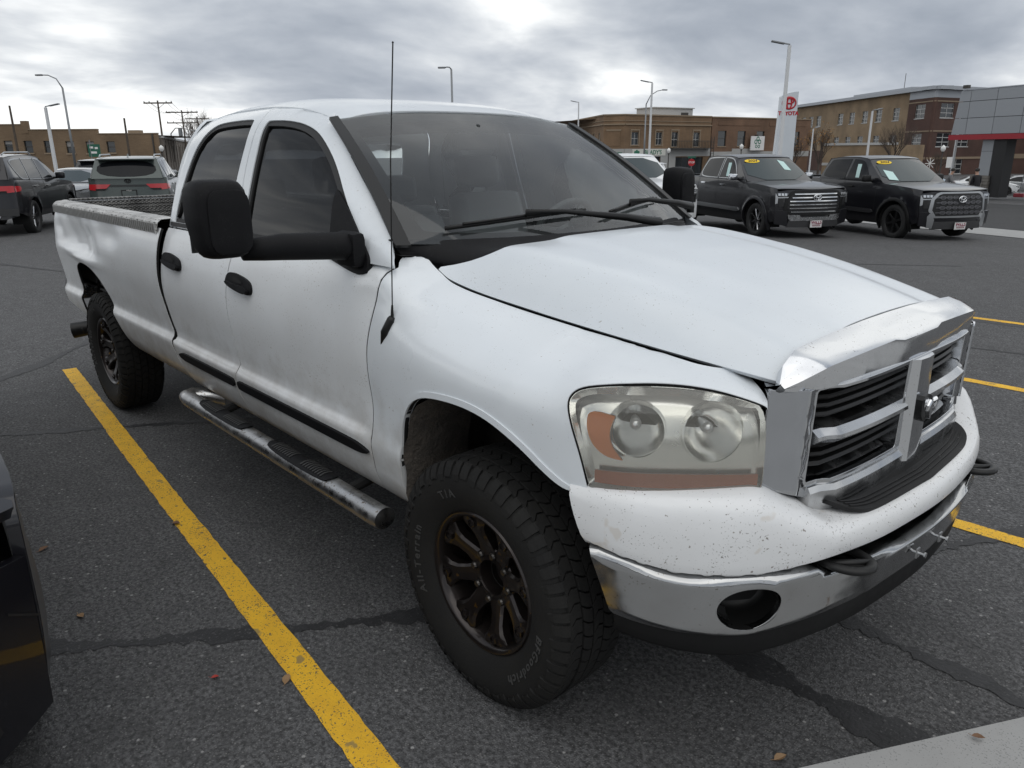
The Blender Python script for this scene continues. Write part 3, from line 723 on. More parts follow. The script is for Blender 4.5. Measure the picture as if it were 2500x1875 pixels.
# the white end follows the wheel opening
PBUMP = mat('white_paint_bumper', (.77, .78, .79), .36, coat=.4, coat_rough=.1, vary=(3, .3, (.66, .665, .665)), specks=[(85, .80, (.27, .25, .23)), (190, .785, (.20, .19, .18)), (9, .80, (.64, .62, .59))], rvary=(4, .28, .45))
panel('front_bumper', BUPS, bo, PBUMP, T, step=.028, rim=.02, ref=(.3,0,.75))
def lowp(z0, z1, sh=0.0):
    h = z1-z0; return [(.94, z0), (.975, z0+.006), (.987, z0+.35*h), (.996, z0+.68*h), (1.002, z0+.90*h), (.997, z1-.006), (.97-sh, z1+.002+sh*.08)]
LOW = sym([(-.999, lowp(.550, .739)), (-.95, lowp(.518, .710)), (-.85, lowp(.495, .683)), (-.74, lowp(.49, .682)), (-.62, lowp(.507, .688)), (-.50, lowp(.522, .672, .04)), (-.30, lowp(.53, .668, .06)), (0, lowp(.535, .670, .06))])
BLS, BLQ, BLT = sweep(LOW, BC, BN)
ub, ut = end_cut(.535, None), end_cut(.535, .455)
tq = BLT(ut); bl = [(float(u), .004) for u in ub]+[(float(u), float(q)-.002) for u, q in zip(ut[::-1], tq[::-1])]
fogs = []
for s in (-1, 1):
    uf = bst(-.735); uf = uf if s < 0 else BUE+.2-uf; fogs.append(ring(uf, float(BLQ([uf], [.585])[0]), .088, .068, 40))
CHB = mat('bumper_chrome', (.47, .48, .49), .10, metal=1.0, rvary=(10, .06, .24), vary=(5, .3, (.38, .38, .38)), specks=[(120, .79, (.25, .24, .22))])
BUM = panel('lower_bumper', BLS, bl, CHB, T, holes=fogs, step=.026, rim=.02, ref=(.3,0,.6))
# black valance below
VAL = sym([(-.985,[(.90,.465),(.955,.48),(.968,.52),(.968,.56)]), (-.85,[(.90,.415),(.955,.43),(.97,.47),(.97,.505)]), (-.74,[(.90,.408),(.955,.42),(.97,.465),(.97,.50)]), (-.5,[(.90,.43),(.955,.445),(.97,.49),(.97,.53)]), (0,[(.90,.44),(.955,.455),(.97,.50),(.97,.545)])])
BVS, BVQ, BVT = sweep(VAL, BC, BN); uv = np.linspace(bst(-.985)+.08, BUE+.2-bst(-.985)-.08, 40)
tq = BVT(uv); panel('valance', BVS, [(float(u), .003) for u in uv]+[(float(u), float(q)) for u, q in zip(uv[::-1], tq[::-1])], mat('valance_plastic', (.009,.009,.0095), .55, spec=.2, vary=(6, .3, (.005,.005,.005)), rvary=(5, .45, .7)), T, step=.03, rim=.02, ref=(.3,0,.5))
# fog lamp recess: dark bowl with a broken lamp shell
for s in (-1, 1):
    uf = bst(-.735); x, y = [float(v[0]) for v in BC(np.array([uf]))]; nx, ny = [float(v[0]) for v in BN(np.array([uf]))]
    n = Vector((nx, ny, -.05)).normalized(); a = Vector((-ny, nx, 0)); c0 = Vector((x, y, .585))-n*.014; up_ = Vector((0, 0, 1))
    for nm, pr, mm, sc in (('fog_lamp_recess', [(1.0,-.004),(.98,-.03),(.92,-.075),(.80,-.10),(.0,-.105)], BLKS, 1), ('fog_lamp_shell', [(.93,-.03),(.90,-.06),(.8,-.08)], CHROMED, .55)):
        b = MB(); V = []; seg = 32 if sc == 1 else 12
        rows = []
        for k in range(seg+1):
            an = 2*math.pi*k/32 + (0 if sc == 1 else 1.9)
            rows.append([c0+n*h+a*(.087*r*math.cos(an))+up_*(.067*r*math.sin(an)) for r, h in pr])
        b.grid(rows)
        if s > 0: b.V = [(v[0], -v[1], v[2]) for v in b.V]
        b.obj(nm, mm, BUM, smooth=True)
# dark cavity between white bumper and chrome
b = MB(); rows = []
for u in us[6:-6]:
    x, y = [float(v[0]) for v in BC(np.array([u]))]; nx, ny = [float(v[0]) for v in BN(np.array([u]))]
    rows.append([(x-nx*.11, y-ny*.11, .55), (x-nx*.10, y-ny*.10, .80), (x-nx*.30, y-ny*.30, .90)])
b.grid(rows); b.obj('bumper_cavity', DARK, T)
# step pad on the bumper top
def PADS(y, t):
    y = np.asarray(y, float); t = np.asarray(t, float)
    f = pchip([0,.3,.5,.65], [.985,.965,.925,.86]); x = f(np.abs(y))-.036-t; z = .787+.010*t/.1+.045*np.clip((np.abs(y)-.30)/.2, 0, 1)**2
    return np.stack([x, y, z], 1)
pd = smooth_poly([(-.40,0),(-.30,.0),(0,0),(.30,0),(.40,0),(.45,.025),(.47,.066,1),(.3,.066),(0,.066),(-.3,.066),(-.47,.066,1),(-.45,.025)], 2)
PADM = mat('pad_rubber', (.012,.012,.0125), .6, spec=.3, bump=(300, .3, 3, .003), specks=[(60, .80, (.12,.12,.12))])
PD = panel('step_pad', PADS, pd, PADM, T, step=.03, rim=.012, lift=.007, ref=(.8,0,.3))
for t0 in (.018, .032, .046):
    panel('pad_rib', PADS, [(y, t0) for y in np.linspace(-.42, .42, 16)]+[(y, t0+.006) for y in np.linspace(.42, -.42, 16)], PADM, PD, step=.04, rim=.003, lift=.0105, ref=(.8,0,.3))
# tow hooks
for s in (-1, 1):
    b = MB(); c = Vector((.915, s*.47, .683)); pts = []
    for k in range(25):
        an = math.pi*(-.62+1.24*k/24); pts.append(c+Vector((.075*math.cos(an)-.005, .058*math.sin(an), 0)))
    pts = [Vector((.78, s*.47-.035, .683))]+pts+[Vector((.78, s*.47+.035, .683))]
    b.tube(pts, [(.011,.015)]*len(pts), 10); b.tube([(.90, s*.47-.05, .683), (.97, s*.47+.03, .683)], (.011), 8)
    b.obj('tow_hook', BLKS, T, smooth=True)
# licence bracket bolts
for y in (-.13, .02):
    x = float(np.interp(-abs(y), [-.3, 0], [.965, .985]))+.004
    b = MB().tube([(x-.02, y, .60), (x+.022, y, .60)], .004, 8); b.tube([(x+.022, y, .60), (x+.027, y, .60)], .009, 8); b.box((x+.004, y, .60), (.004, .02, .03)); b.obj('bracket_bolt', CHROMED, T)
# amber wheel-arch side marker area is part of the headlight; wheel liners follow
def liner(x0):
    b = MB(); rows = []
    for y in (-.895, -.75, -.55):
        rows.append([(x0+.52*math.cos(a), y, .42+.60*math.sin(a)) for a in np.linspace(.16, math.pi-.14, 30)])
    b.grid(rows); F = []
    k = len(b.V); b.V += [(x0+.52*math.cos(a), -.55, .42+.60*math.sin(a)) for a in np.linspace(.16, math.pi-.14, 30)]+[(x0, -.55, .42)]
    for i in range(29): b.F.append((k+i, k+i+1, k+30))
    return b
for x0 in (0, -4.077):
    for s in (1, -1):
        b = liner(x0); 
        if s < 0: b.V = [(v[0], -v[1], v[2]) for v in b.V]
        b.obj('wheel_well', mat('well_lining', (.016,.0155,.015), .95, bump=(50, .6, 5, .01), vary=(8, .2, (.035,.03,.026))), T, smooth=True)
# --- upper cab ---
ZCX = pchip([-2.75,-2.68,-2.5,-2.2,-1.9,-1.6,-1.4,-1.26,-1.1], [1.90,1.925,1.962,1.985,1.99,1.975,1.945,1.910,1.865])
WZ = pchip([1.30,1.35,1.45,1.60,1.74,1.84,1.895,1.935,1.963], [.942,.918,.895,.855,.81,.770,.725,.655,.52])
def ws_edge(z): return np.interp(z, [1.30,1.427,1.862,2.0], [-.39,-.577,-1.235,-1.40]) # x of windshield edge
def ws_y(z): return np.interp(z, [1.30,1.427,1.862,2.0], [.87,.83,.69,.64])
def UPS(x, z):
    x = np.asarray(x, float); z = np.asarray(z, float); dz = (ZCX(x)-1.99)*np.clip((z-1.55)/.3, 0, 1); z0 = z-dz
    w = WZ(z0); xe = ws_edge(z); gap = np.clip((x-(xe-.17))/.17, 0, 1.3)*np.clip((z-1.355)/.10, 0, 1)**.7
    w = w-(w-ws_y(z))*gap**2.0
    rr = np.clip((-2.55-.10*np.clip((1.9-z)/.5, 0, 1)-x)/.16, 0, 1.2); w = w-.10*rr**2
    return np.stack([x, -w, z], 1)
def ROOF(x, y):
    x = np.asarray(x, float); a = np.clip(np.abs(y)/.66, 0, 1.15); z = ZCX(x)-.018*a**2-.037*a**6
    return np.stack([x, np.asarray(y, float), z], 1)
fw = [(-1.735,1.372,1),(-1.728,1.50),(-1.723,1.66),(-1.724,1.80),(-1.722,1.868),(-1.685,1.872),(-1.515,1.866),(-1.347,1.838),(-1.208,1.784),(-1.045,1.681),(-.90,1.568),(-.776,1.474),(-.69,1.405),(-.70,1.372,1)]
rw = [(-2.60,1.385,1),(-2.575,1.48),(-2.535,1.61),(-2.49,1.735),(-2.41,1.815),(-2.322,1.862),(-2.214,1.878),(-1.89,1.884),(-1.845,1.872),(-1.862,1.72),(-1.885,1.55),(-1.905,1.385,1)]
fw_s, rw_s = smooth_poly(fw, 2), smooth_poly(rw, 2)
zz = np.linspace(1.40, 1.86, 12)
fdo = [(-1.765,1.358,1),(-1.80,1.60),(-1.79,1.80),(-1.775,1.88),(-1.80,1.925),(-1.83,1.946,1)]+[(-1.7,1.944),(-1.5,1.925),(-1.36,1.898),(-1.285,1.874,1)]+[(float(ws_edge(z))-.012, float(z)) for z in zz[::-1]]+[(-.54,1.385),(-.517,1.358,1)]
rdo = [(-2.69,1.358,1),(-2.705,1.45),(-2.69,1.57),(-2.655,1.675),(-2.60,1.765),(-2.545,1.838),(-2.52,1.885),(-2.51,1.918,1),(-2.3,1.945),(-2.0,1.950),(-1.837,1.946,1),(-1.807,1.925),(-1.782,1.88),(-1.797,1.80),(-1.807,1.60),(-1.772,1.358,1)]
TINT = glass('tinted_glass', (.055,.058,.062), .012, .008, (.3,.3,.3), ior=1.27); CLEARG = glass('door_glass', (.72,.76,.75), .012, .015, (.4,.4,.4)); SEAL = mat('window_seal', (.013,.013,.013), .6)
def hole_ring(poly, d):
    P = np.array(poly); c = P.mean(0); n = len(P); out = []
    for i in range(n):
        t = P[(i+1) % n]-P[i-1]; l = np.linalg.norm(t); nn = np.array([t[1], -t[0]])/max(l, 1e-9); out.append(P[i]+nn*d)
    Q = np.array(out)
    if (np.linalg.norm(Q-c, axis=1).mean() > np.linalg.norm(P-c, axis=1).mean()) != (d > 0): Q = 2*P-Q
    return [tuple(q) for q in Q]
for sg in (False, True):
    panel('front_door_frame', UPS, smooth_poly(fdo, 2), PAINT, T, holes=[fw_s], mirror=sg, step=.03)
    panel('rear_door_frame', UPS, smooth_poly(rdo, 2), PAINT, T, holes=[rw_s], mirror=sg, step=.03)
    for nm, w_ in (('front_window', fw_s), ('rear_window', rw_s)):
        o = panel(nm, UPS, hole_ring(w_, .004), (CLEARG if sg else TINT), T, mirror=sg, step=.05, rim=0, lift=-.016)
        panel('window_seal', UPS, hole_ring(w_, .006), SEAL, o, holes=[hole_ring(w_, -.020)], mirror=sg, step=.022, rim=.010, lift=-.006)
    # belt weatherstrip
    for x0, x1 in ((-2.64,-1.89), (-1.75,-.70)):
        panel('belt_strip', UPS, [(x, 1.362) for x in np.linspace(x0, x1, 8)]+[(x, 1.384) for x in np.linspace(x1, x0, 8)], SEAL, T, mirror=sg, step=.04, rim=.012, lift=.008)
ro = [(x, -.655) for x in np.linspace(-2.50, -1.30, 14)]+[(-1.262+.012*(abs(y)/.66)**2, y) for y in np.linspace(-.655, .655, 18)]+[(x, .655) for x in np.linspace(-1.30, -2.50, 14)]+[(-2.50-.10*(1-(abs(y)/.655)**2), y) for y in np.linspace(.655, -.655, 18)]
panel('roof', ROOF, ro, PAINT, T, step=.04, rim=.02)
# rear wall of the cab with its window
BZX = pchip([1.0,1.35,1.45,1.57,1.675,1.765,1.838,1.90,1.97], [-2.72,-2.715,-2.715,-2.70,-2.665,-2.615,-2.56,-2.53,-2.50])
def BACK(y, z):
    y = np.asarray(y, float); z = np.asarray(z, float); return np.stack([BZX(z)-.09*(1-(np.abs(y)/.85)**3), y, z], 1)
bw = smooth_poly([(-.66,1.44),(-.63,1.76),(-.55,1.80),(.55,1.80),(.63,1.76),(.66,1.44),(.6,1.41),(-.6,1.41)], 2)
panel('cab_back', BACK, smooth_poly([(-.93,.9,1),(-.893,1.36),(-.818,1.68),(-.762,1.845),(-.66,1.935),(.66,1.935),(.762,1.845),(.818,1.68),(.893,1.36),(.93,.9,1)], 2), PAINT, T, holes=[bw], step=.06, rim=.02, ref=(-1.5,0,1.5))
panel('back_window', BACK, bw, glass('back_glass', (.62,.65,.65), .02), T, step=.1, rim=0, ref=(-1.5,0,1.5), lift=-.01)
# --- windshield ---
def WS(s, t):
    s = np.asarray(s, float); t = np.asarray(t, float); a = np.abs(s)
    bx, bz, by = -.425-.155*a**2.2, 1.412+.015*a**2, .83*s
    tx, tz, ty = -1.268+.033*a**2, 1.906-.044*a**2.2, .69*s
    bul = .020*np.sin(np.pi*np.clip(t, 0, 1))
    return np.stack([bx+(tx-bx)*t+bul*.5, by+(ty-by)*t, bz+(tz-bz)*t+bul*.85], 1)
WGL = glass('windshield_glass', (.88,.93,.925), .010, .022, (.60,.64,.66), ior=1.5)  # thin pale haze paints a veil of sky reflection onto the glass
wo = smooth_poly([(-.985,.03),(-.985,.0),(-.93,-.01),(0,-.01),(.93,-.01),(.985,.0),(.985,.03),(.985,.97),(.985,1.0),(.93,1.0),(-.93,1.0),(-.985,1.0),(-.985,.97)], 2)
WSH = panel('windshield', WS, wo, WGL, T, step=.06, rim=0, ref=(-1.5,0,1.2))
FRIT = mat('black_frit', (.010,.010,.011), .28, coat=.4)
inn = smooth_poly([(-.90,.10),(-.86,.065),(-.5,.05),(0,.045),(.5,.05),(.86,.065),(.90,.10),(.905,.85),(.87,.90),(0,.925),(-.87,.90),(-.905,.85)], 2)
panel('frit_band', WS, wo, FRIT, WSH, holes=[inn], step=.05, rim=0, lift=-.003, ref=(-1.5,0,1.2))
SHB = glass('sunshade_band', (.16,.16,.18), .1); panel('sunshade_band', WS, [(s, .80) for s in np.linspace(-.90, .90, 14)]+[(s, .925-.02*abs(s)) for s in np.linspace(.90, -.90, 14)], SHB, WSH, step=.06, rim=0, lift=-.005, ref=(-1.5,0,1.2))
for s in (-1, 1):
    panel('windshield_trim', WS, [(s*.972, t) for t in np.linspace(-.03, 1.0, 18)]+[(s*1.032, t) for t in np.linspace(1.0, -.03, 18)], BLKS, T, step=.05, rim=.012, lift=.012, ref=(-1.5,0,1.2))
# --- cowl panel ---
def COWL(s, t):
    s = np.asarray(s, float); t = np.asarray(t, float); W_ = WS(s, np.full_like(s, .03))+np.array([.005, 0, -.004]); yb = .72*s; h = HOOD(hood_rear(yb)-.01, yb)-np.array([0, 0, .012])
    P = h*(1-t)[:, None]+W_*t[:, None]; P[:, 2] -= .018*np.sin(np.pi*np.clip(t, 0, 1)); return P
CW = panel('cowl_panel', COWL, [(s, -.06) for s in np.linspace(-1.08, 1.08, 24)]+[(s, 1.03) for s in np.linspace(1.04, -1.04, 24)], BLK, T, step=.05, rim=.03, ref=(-.5,0,1.0))
for s0, s1 in ((-.22, .22), (.42, .95)):
    for k in range(9):
        t0 = .18+k*.07; panel('vent_slat', COWL, [(s0, t0), ((s0+s1)/2, t0), (s1, t0), (s1, t0+.03), ((s0+s1)/2, t0+.03), (s0, t0+.03)], BLKS, CW, step=.1, rim=.004, lift=.006, ref=(-.5,0,1.0))
# --- wipers ---
def wsp(s, t, l=0.0): 
    p = WS(np.array([s]), np.array([t]))[0]; return Vector((float(p[0])+l*.5, float(p[1]), float(p[2])+l*.86))
def wiper(piv, s0, s1, mid, tt):
    b = MB(); bl = [wsp(s0+(s1-s0)*k/10, tt(k/10), .016) for k in range(11)]
    b.tube(bl, [(.008,.004)]*11, 6); b.tube([p+Vector((.004,0,.008)) for p in bl[1:-1]], [(.006,.007)]*9, 6)
    c = wsp(s0+(s1-s0)*mid, tt(mid), .042); P0 = wsp(piv[0], piv[1], .02)+Vector((.03,0,-.01))
    b.tube([P0, P0+Vector((0,0,.03)), P0.lerp(c, .3)+Vector((.02,0,.03)), P0.lerp(c, .75)+Vector((.012,0,.02)), c, c-Vector((0,0,.02))], [.018,.020,(.010,.015),(.005,.009),(.006,.010),.006], 8)
    b.obj('wiper', BLKS, T, smooth=True)
wiper((.44,-.03), -.80, .06, .5, lambda k: .065+.075*math.sin(k*1.5)*.9)
wiper((1.0,.02), .14, .80, .42, lambda k: .085+.07*math.sin(k*1.6))
# --- interior ---
SEAT = mat('seat_cloth', (.19,.195,.20), .9, bump=(200, .3, 4)); DASH = mat('dash_plastic', (.055,.058,.06), .7)
TRIM = mat('cabin_trim', (.42,.42,.41), .85)
b = MB(); rows = []
for y in np.linspace(-.84, .84, 12):
    a = abs(y)/.84; rows.append([(-.44-.13*a*a, y, 1.385), (-.60-.10*a*a, y, 1.395), (-.86, y, 1.37), (-.93, y, 1.32), (-.92, y, 1.10), (-.80, y, .8)])
b.grid(rows); b.obj('dashboard', DASH, T, auto=40)
def seat(x, y, w, h, head=True):
    b = MB(); M = rotM('Y', -14); b.box((x, y, h-.28), (.16, w, .62), M, taper=.86, bev=.06); b.box((x+.28, y, .86), (.55, w, .18), bev=.06); o = b.obj('seat', SEAT, T, auto=60)
    if head:
        b = MB(); b.box((x-.13, y, h+.13), (.10, w*.52, .17), rotM('Y', -10), bev=.045); b.tube([(x-.10, y-.06, h-.05), (x-.13, y-.06, h+.1)], .008, 6); b.tube([(x-.10, y+.06, h-.05), (x-.13, y+.06, h+.1)], .008, 6); b.obj('headrest', SEAT, o, auto=60)
seat(-1.55, -.42, .52, 1.50); seat(-1.55, .42, .52, 1.50); seat(-1.56, 0, .26, 1.40, False)
seat(-2.42, -.45, .60, 1.38); seat(-2.42, .45, .60, 1.38)
b = MB(); b.box((-1.7, 0, .60), (2.1, 1.7, .04)); b.obj('cabin_floor', DASH, T)
panel('headliner', ROOF, [(-2.45,-.62),(-1.33,-.62),(-1.33,.62),(-2.45,.62)], TRIM, T, step=.1, rim=0, lift=-.05)
for s in (-1, 1):
    b = MB(); b.tube([(-1.83, s*.86, 1.36), (-1.84, s*.80, 1.60), (-1.84, s*.70, 1.87)], [(.05,.03)]*3, 8); b.obj('pillar_trim', TRIM, T, smooth=True)
    b = MB(); b.box((-1.25, s*.86, 1.08), (1.0, .05, .46), bev=.02); b.obj('door_card', TRIM, T)
    b = MB(); b.box((-2.25, s*.86, 1.08), (.8, .05, .46), bev=.02); b.obj('door_card', TRIM, T)
b = MB(); Mw = rotM('Y', -62); c = Vector((-1.03, .42, 1.33))
ringp = [c+Mw@Vector((.195*math.cos(a), .195*math.sin(a), 0)) for a in np.linspace(0, 2*math.pi, 33)]
b.tube(ringp, .016, 8, caps=False)
for a in (0.3, math.pi-.3, -math.pi/2): b.tube([c+Mw@Vector((.19*math.cos(a), .19*math.sin(a), 0)), c+Mw@Vector((.03*math.cos(a), .03*math.sin(a), -.02))], [(.012,.02),(.012,.03)], 6)
b.tube([c+Mw@Vector((0,0,-.02)), c+Mw@Vector((0,0,-.3))], .045, 12); b.lathe([(0,.012),(.05,.01),(.075,-.01),(.07,-.03)], 20, Matrix.Translation(c)@Mw.to_4x4()); b.obj('steering_wheel', DASH, T, smooth=True)
b = MB(); b.box((-1.17, 0, 1.775), (.04, .26, .075), rotM('Y', 8), bev=.02); b.tube([(-1.17, 0, 1.79), (-1.15, 0, 1.85)], .01, 8); b.obj('rear_view_mirror', DASH, T, auto=50)
# --- bed ---
def bedw(d): return [(w-d, z) for w, z in [(.86,.505),(.93,.52),(.972,.59),(.995,.70),(.995,.742),(.972,.785),(.985,.90),(1.004,1.05),(1.002,1.17),(.988,1.26),(.970,1.32),(.958,1.352)]]
BS = [(-5.25, bedw(.17)), (-5.215, bedw(.10)), (-5.16, bedw(.045)), (-5.06, bedw(.012)), (-4.93, bedw(0)), (-2.6, bedw(0))]
C0 = lambda u: (np.asarray(u, float), np.full_like(np.asarray(u, float), -1.0)); N0 = lambda u: (np.zeros_like(np.asarray(u, float)), np.full_like(np.asarray(u, float), -1.0))
BEDS, BEDQ, BEDT = sweep(BS, C0, N0)
def sstep(a, b, x): t = np.clip((x-a)/(b-a), 0, 1); return t*t*(3-2*t)
def BEDD(u, q):
    P = BEDS(u, q); x, z = P[:, 0], P[:, 2]
    g = np.exp(-((x+4.42)/.42)**2)
    zc = 1.085-.035*sstep(-4.7, -4.1, x)
    d = .055*g*sstep(zc-.012, zc+.06, z)*(1-sstep(1.16, 1.36, z))            # pushed-in area above a hard horizontal crease
    d -= .020*np.exp(-((z-zc+.02)/.030)**2)*np.exp(-((x+4.35)/.36)**2)          # rolled edge of the crease
    d += .020*np.exp(-((x+4.13+.25*(z-1.15))/.035)**2)*sstep(1.06, 1.12, z)*(1-sstep(1.2, 1.28, z)) # vertical buckle
    d += .022*np.exp(-((x+3.65)/.25)**2-((z-1.24)/.07)**2)+.012*np.exp(-((x+4.9)/.09)**2-((z-1.22)/.05)**2)
    d += .006*np.sin(x*23+z*11)*np.exp(-((x+4.4)/.5)**2-((z-1.2)/.12)**2)
    P[:, 1] += d; return P
def bq(pts): 
    q = BEDQ([p[0] for p in pts], [p[1] for p in pts]); return [(p[0], float(q[i]))+tuple(p[2:]) for i, p in enumerate(pts)]
bed_o = [(-2.47,.515,1),(-2.595,.63),(-2.65,.72),(-2.655,.77),(-2.695,.85),(-2.7195,1.06),(-2.7045,1.2),(-2.687,1.35,1),(-5.24,1.35,1),(-5.245,1.1),(-5.24,.80,1),(-5.10,.79,1),(-5.0,.66,1),(-4.50,.585,1),(-4.525,.70),(-4.545,.80),(-4.555,.90),(-4.52,.965),(-4.42,1.0),(-4.28,1.012),(-4.15,.995),(-3.99,.935),(-3.86,.845),(-3.76,.755),(-3.68,.68),(-3.60,.60),(-3.52,.545),(-3.40,.515,1),(-3.0,.515)]
BED = panel('bed_side', BEDD, smooth_poly(bq(bed_o), 2), PAINTL, T, step=.028, rim=.016, rim_mat=DARK)
panel('bed_side', BEDS, smooth_poly(bq(bed_o), 2), PAINTL, T, step=.06, rim=.016, mirror=True)
# bed box
def diamond():
    m = bpy.data.materials.new('diamond_plate'); m.use_nodes = True; nt = m.node_tree; N = nt.nodes; L = nt.links; p = N['Principled BSDF']
    p.inputs['Metallic'].default_value = .6; p.inputs['Roughness'].default_value = .5; p.inputs['Base Color'].default_value = (.34,.335,.325,1)
    tc = N.new('ShaderNodeTexCoord'); hs = []
    for r in (45, -45):
        mp = N.new('ShaderNodeMapping'); mp.inputs['Rotation'].default_value = (0, R_(r), R_(r)); mp.inputs['Scale'].default_value = (20, 42, 42); L.new(tc.outputs['Object'], mp.inputs[0])
        v = N.new('ShaderNodeTexVoronoi'); v.inputs['Scale'].default_value = 1.0; v.inputs['Randomness'].default_value = .1; L.new(mp.outputs[0], v.inputs['Vector'])
        mr = N.new('ShaderNodeMapRange'); mr.inputs[1].default_value = .45; mr.inputs[2].default_value = .15; L.new(v.outputs['Distance'], mr.inputs[0]); hs.append(mr.outputs[0])
    mx = N.new('ShaderNodeMath'); mx.operation = 'MAXIMUM'; L.new(hs[0], mx.inputs[0]); L.new(hs[1], mx.inputs[1])
    b = N.new('ShaderNodeBump'); b.inputs['Strength'].default_value = .8; b.inputs['Distance'].default_value = .012; L.new(mx.outputs[0], b.inputs['Height']); L.new(b.outputs[0], p.inputs['Normal'])
    nz = N.new('ShaderNodeTexNoise'); nz.inputs['Scale'].default_value = 5; nz.inputs['Detail'].default_value = 6; L.new(tc.outputs['Object'], nz.inputs['Vector'])
    cr = N.new('ShaderNodeValToRGB'); cr.color_ramp.elements[0].position = .35; cr.color_ramp.elements[0].color = (.085,.083,.08,1); cr.color_ramp.elements[1].position = .65; cr.color_ramp.elements[1].color = (.24,.235,.225,1); L.new(nz.outputs['Fac'], cr.inputs[0]); L.new(cr.outputs[0], p.inputs['Base Color'])
    return m
DPL = diamond(); CAPM = diamond(); CAPM.name = 'rail_cap_aluminium'
for e_, c_ in zip([n for n in CAPM.node_tree.nodes if n.type == 'VALTORGB'][0].color_ramp.elements, ((.30,.295,.285,1),(.58,.575,.56,1))): e_.color = c_
for s in (1, -1):
    b = MB(); rows = []
    for x in np.linspace(-5.20, -2.705, 60):
        e = .17*max(0, (-5.0-x)/.22)**3; rows.append([(x, s*-(.966-e), 1.318), (x, s*-(.972-e), 1.345), (x, s*-(.965-e), 1.378), (x, s*-(.945-e), 1.394), (x, s*-.86, 1.398), (x, s*-.845, 1.388), (x, s*-.845, 1.33)])
    b.grid(rows); cap = b.obj('bed_rail_cap', CAPM, T, auto=35)
    if s == 1:   # pressed ribs on the outer lip, all one rolled strip
        b = MB()
        for x in np.arange(-5.0, -2.73, .036): b.box((x, -.974, 1.347), (.017, .012, .052))
        o = b.obj('cap_ribs', mat('bright_aluminium', (.55,.545,.53), .3, metal=.9), cap); tag(o, kind='stuff')
b = MB()
b.box((-3.97, -.86, 1.08), (2.46, .03, .56)); b.box((-3.97, .86, 1.08), (2.46, .03, .56)); b.box((-3.97, 0, .80), (2.5, 1.75, .04)); b.box((-2.76, 0, 1.08), (.03, 1.75, .56)); b.obj('bed_box', mat('bed_liner', (.03,.03,.03), .8), T)
b = MB(); b.box((-5.215, 0, 1.09), (.06, 1.62, .60), bev=.012); tg = b.obj('tailgate', PAINTL, T)
b = MB(); b.box((-5.18, 0, 1.10), (.012, 1.60, .56)); b.box((-5.215, 0, 1.396), (.085, 1.62, .012), bev=.004); b.obj('tailgate_plate', DPL, tg)
# rear bumper end and exhaust tip
b = MB(); b.box((-5.20, 0, .71), (.28, 1.86, .17), bev=.05); b.obj('rear_bumper', CHROMED, T, auto=50)
b = MB(); b.tube([(-4.0,-.70,.50),(-4.45,-.82,.50),(-4.62,-.98,.485),(-4.66,-1.06,.475)], [.05,.05,.055,.06], 16, caps=False); b.tube([(-4.60,-.96,.487),(-4.655,-1.055,.476)], .048, 16); b.obj('exhaust_tip', BLKS, T, smooth=True)
# frame rails and axles, dark
b = MB(); b.box((-2.2, -.45, .55), (5.6, .10, .16)); b.box((-2.2, .45, .55), (5.6, .10, .16)); b.tube([(0,-.8,.41),(0,.8,.41)], .06, 12); b.tube([(-4.077,-.8,.41),(-4.077,.8,.41)], .06, 12); b.lathe([(0,-.14),(.12,-.1),(.16,0),(.12,.1),(0,.14)], 16, Matrix.Translation((-4.077,0,.41))); b.box((.1, 0, .75), (.9, 1.0, .4)); b.obj('chassis', DARK, T)
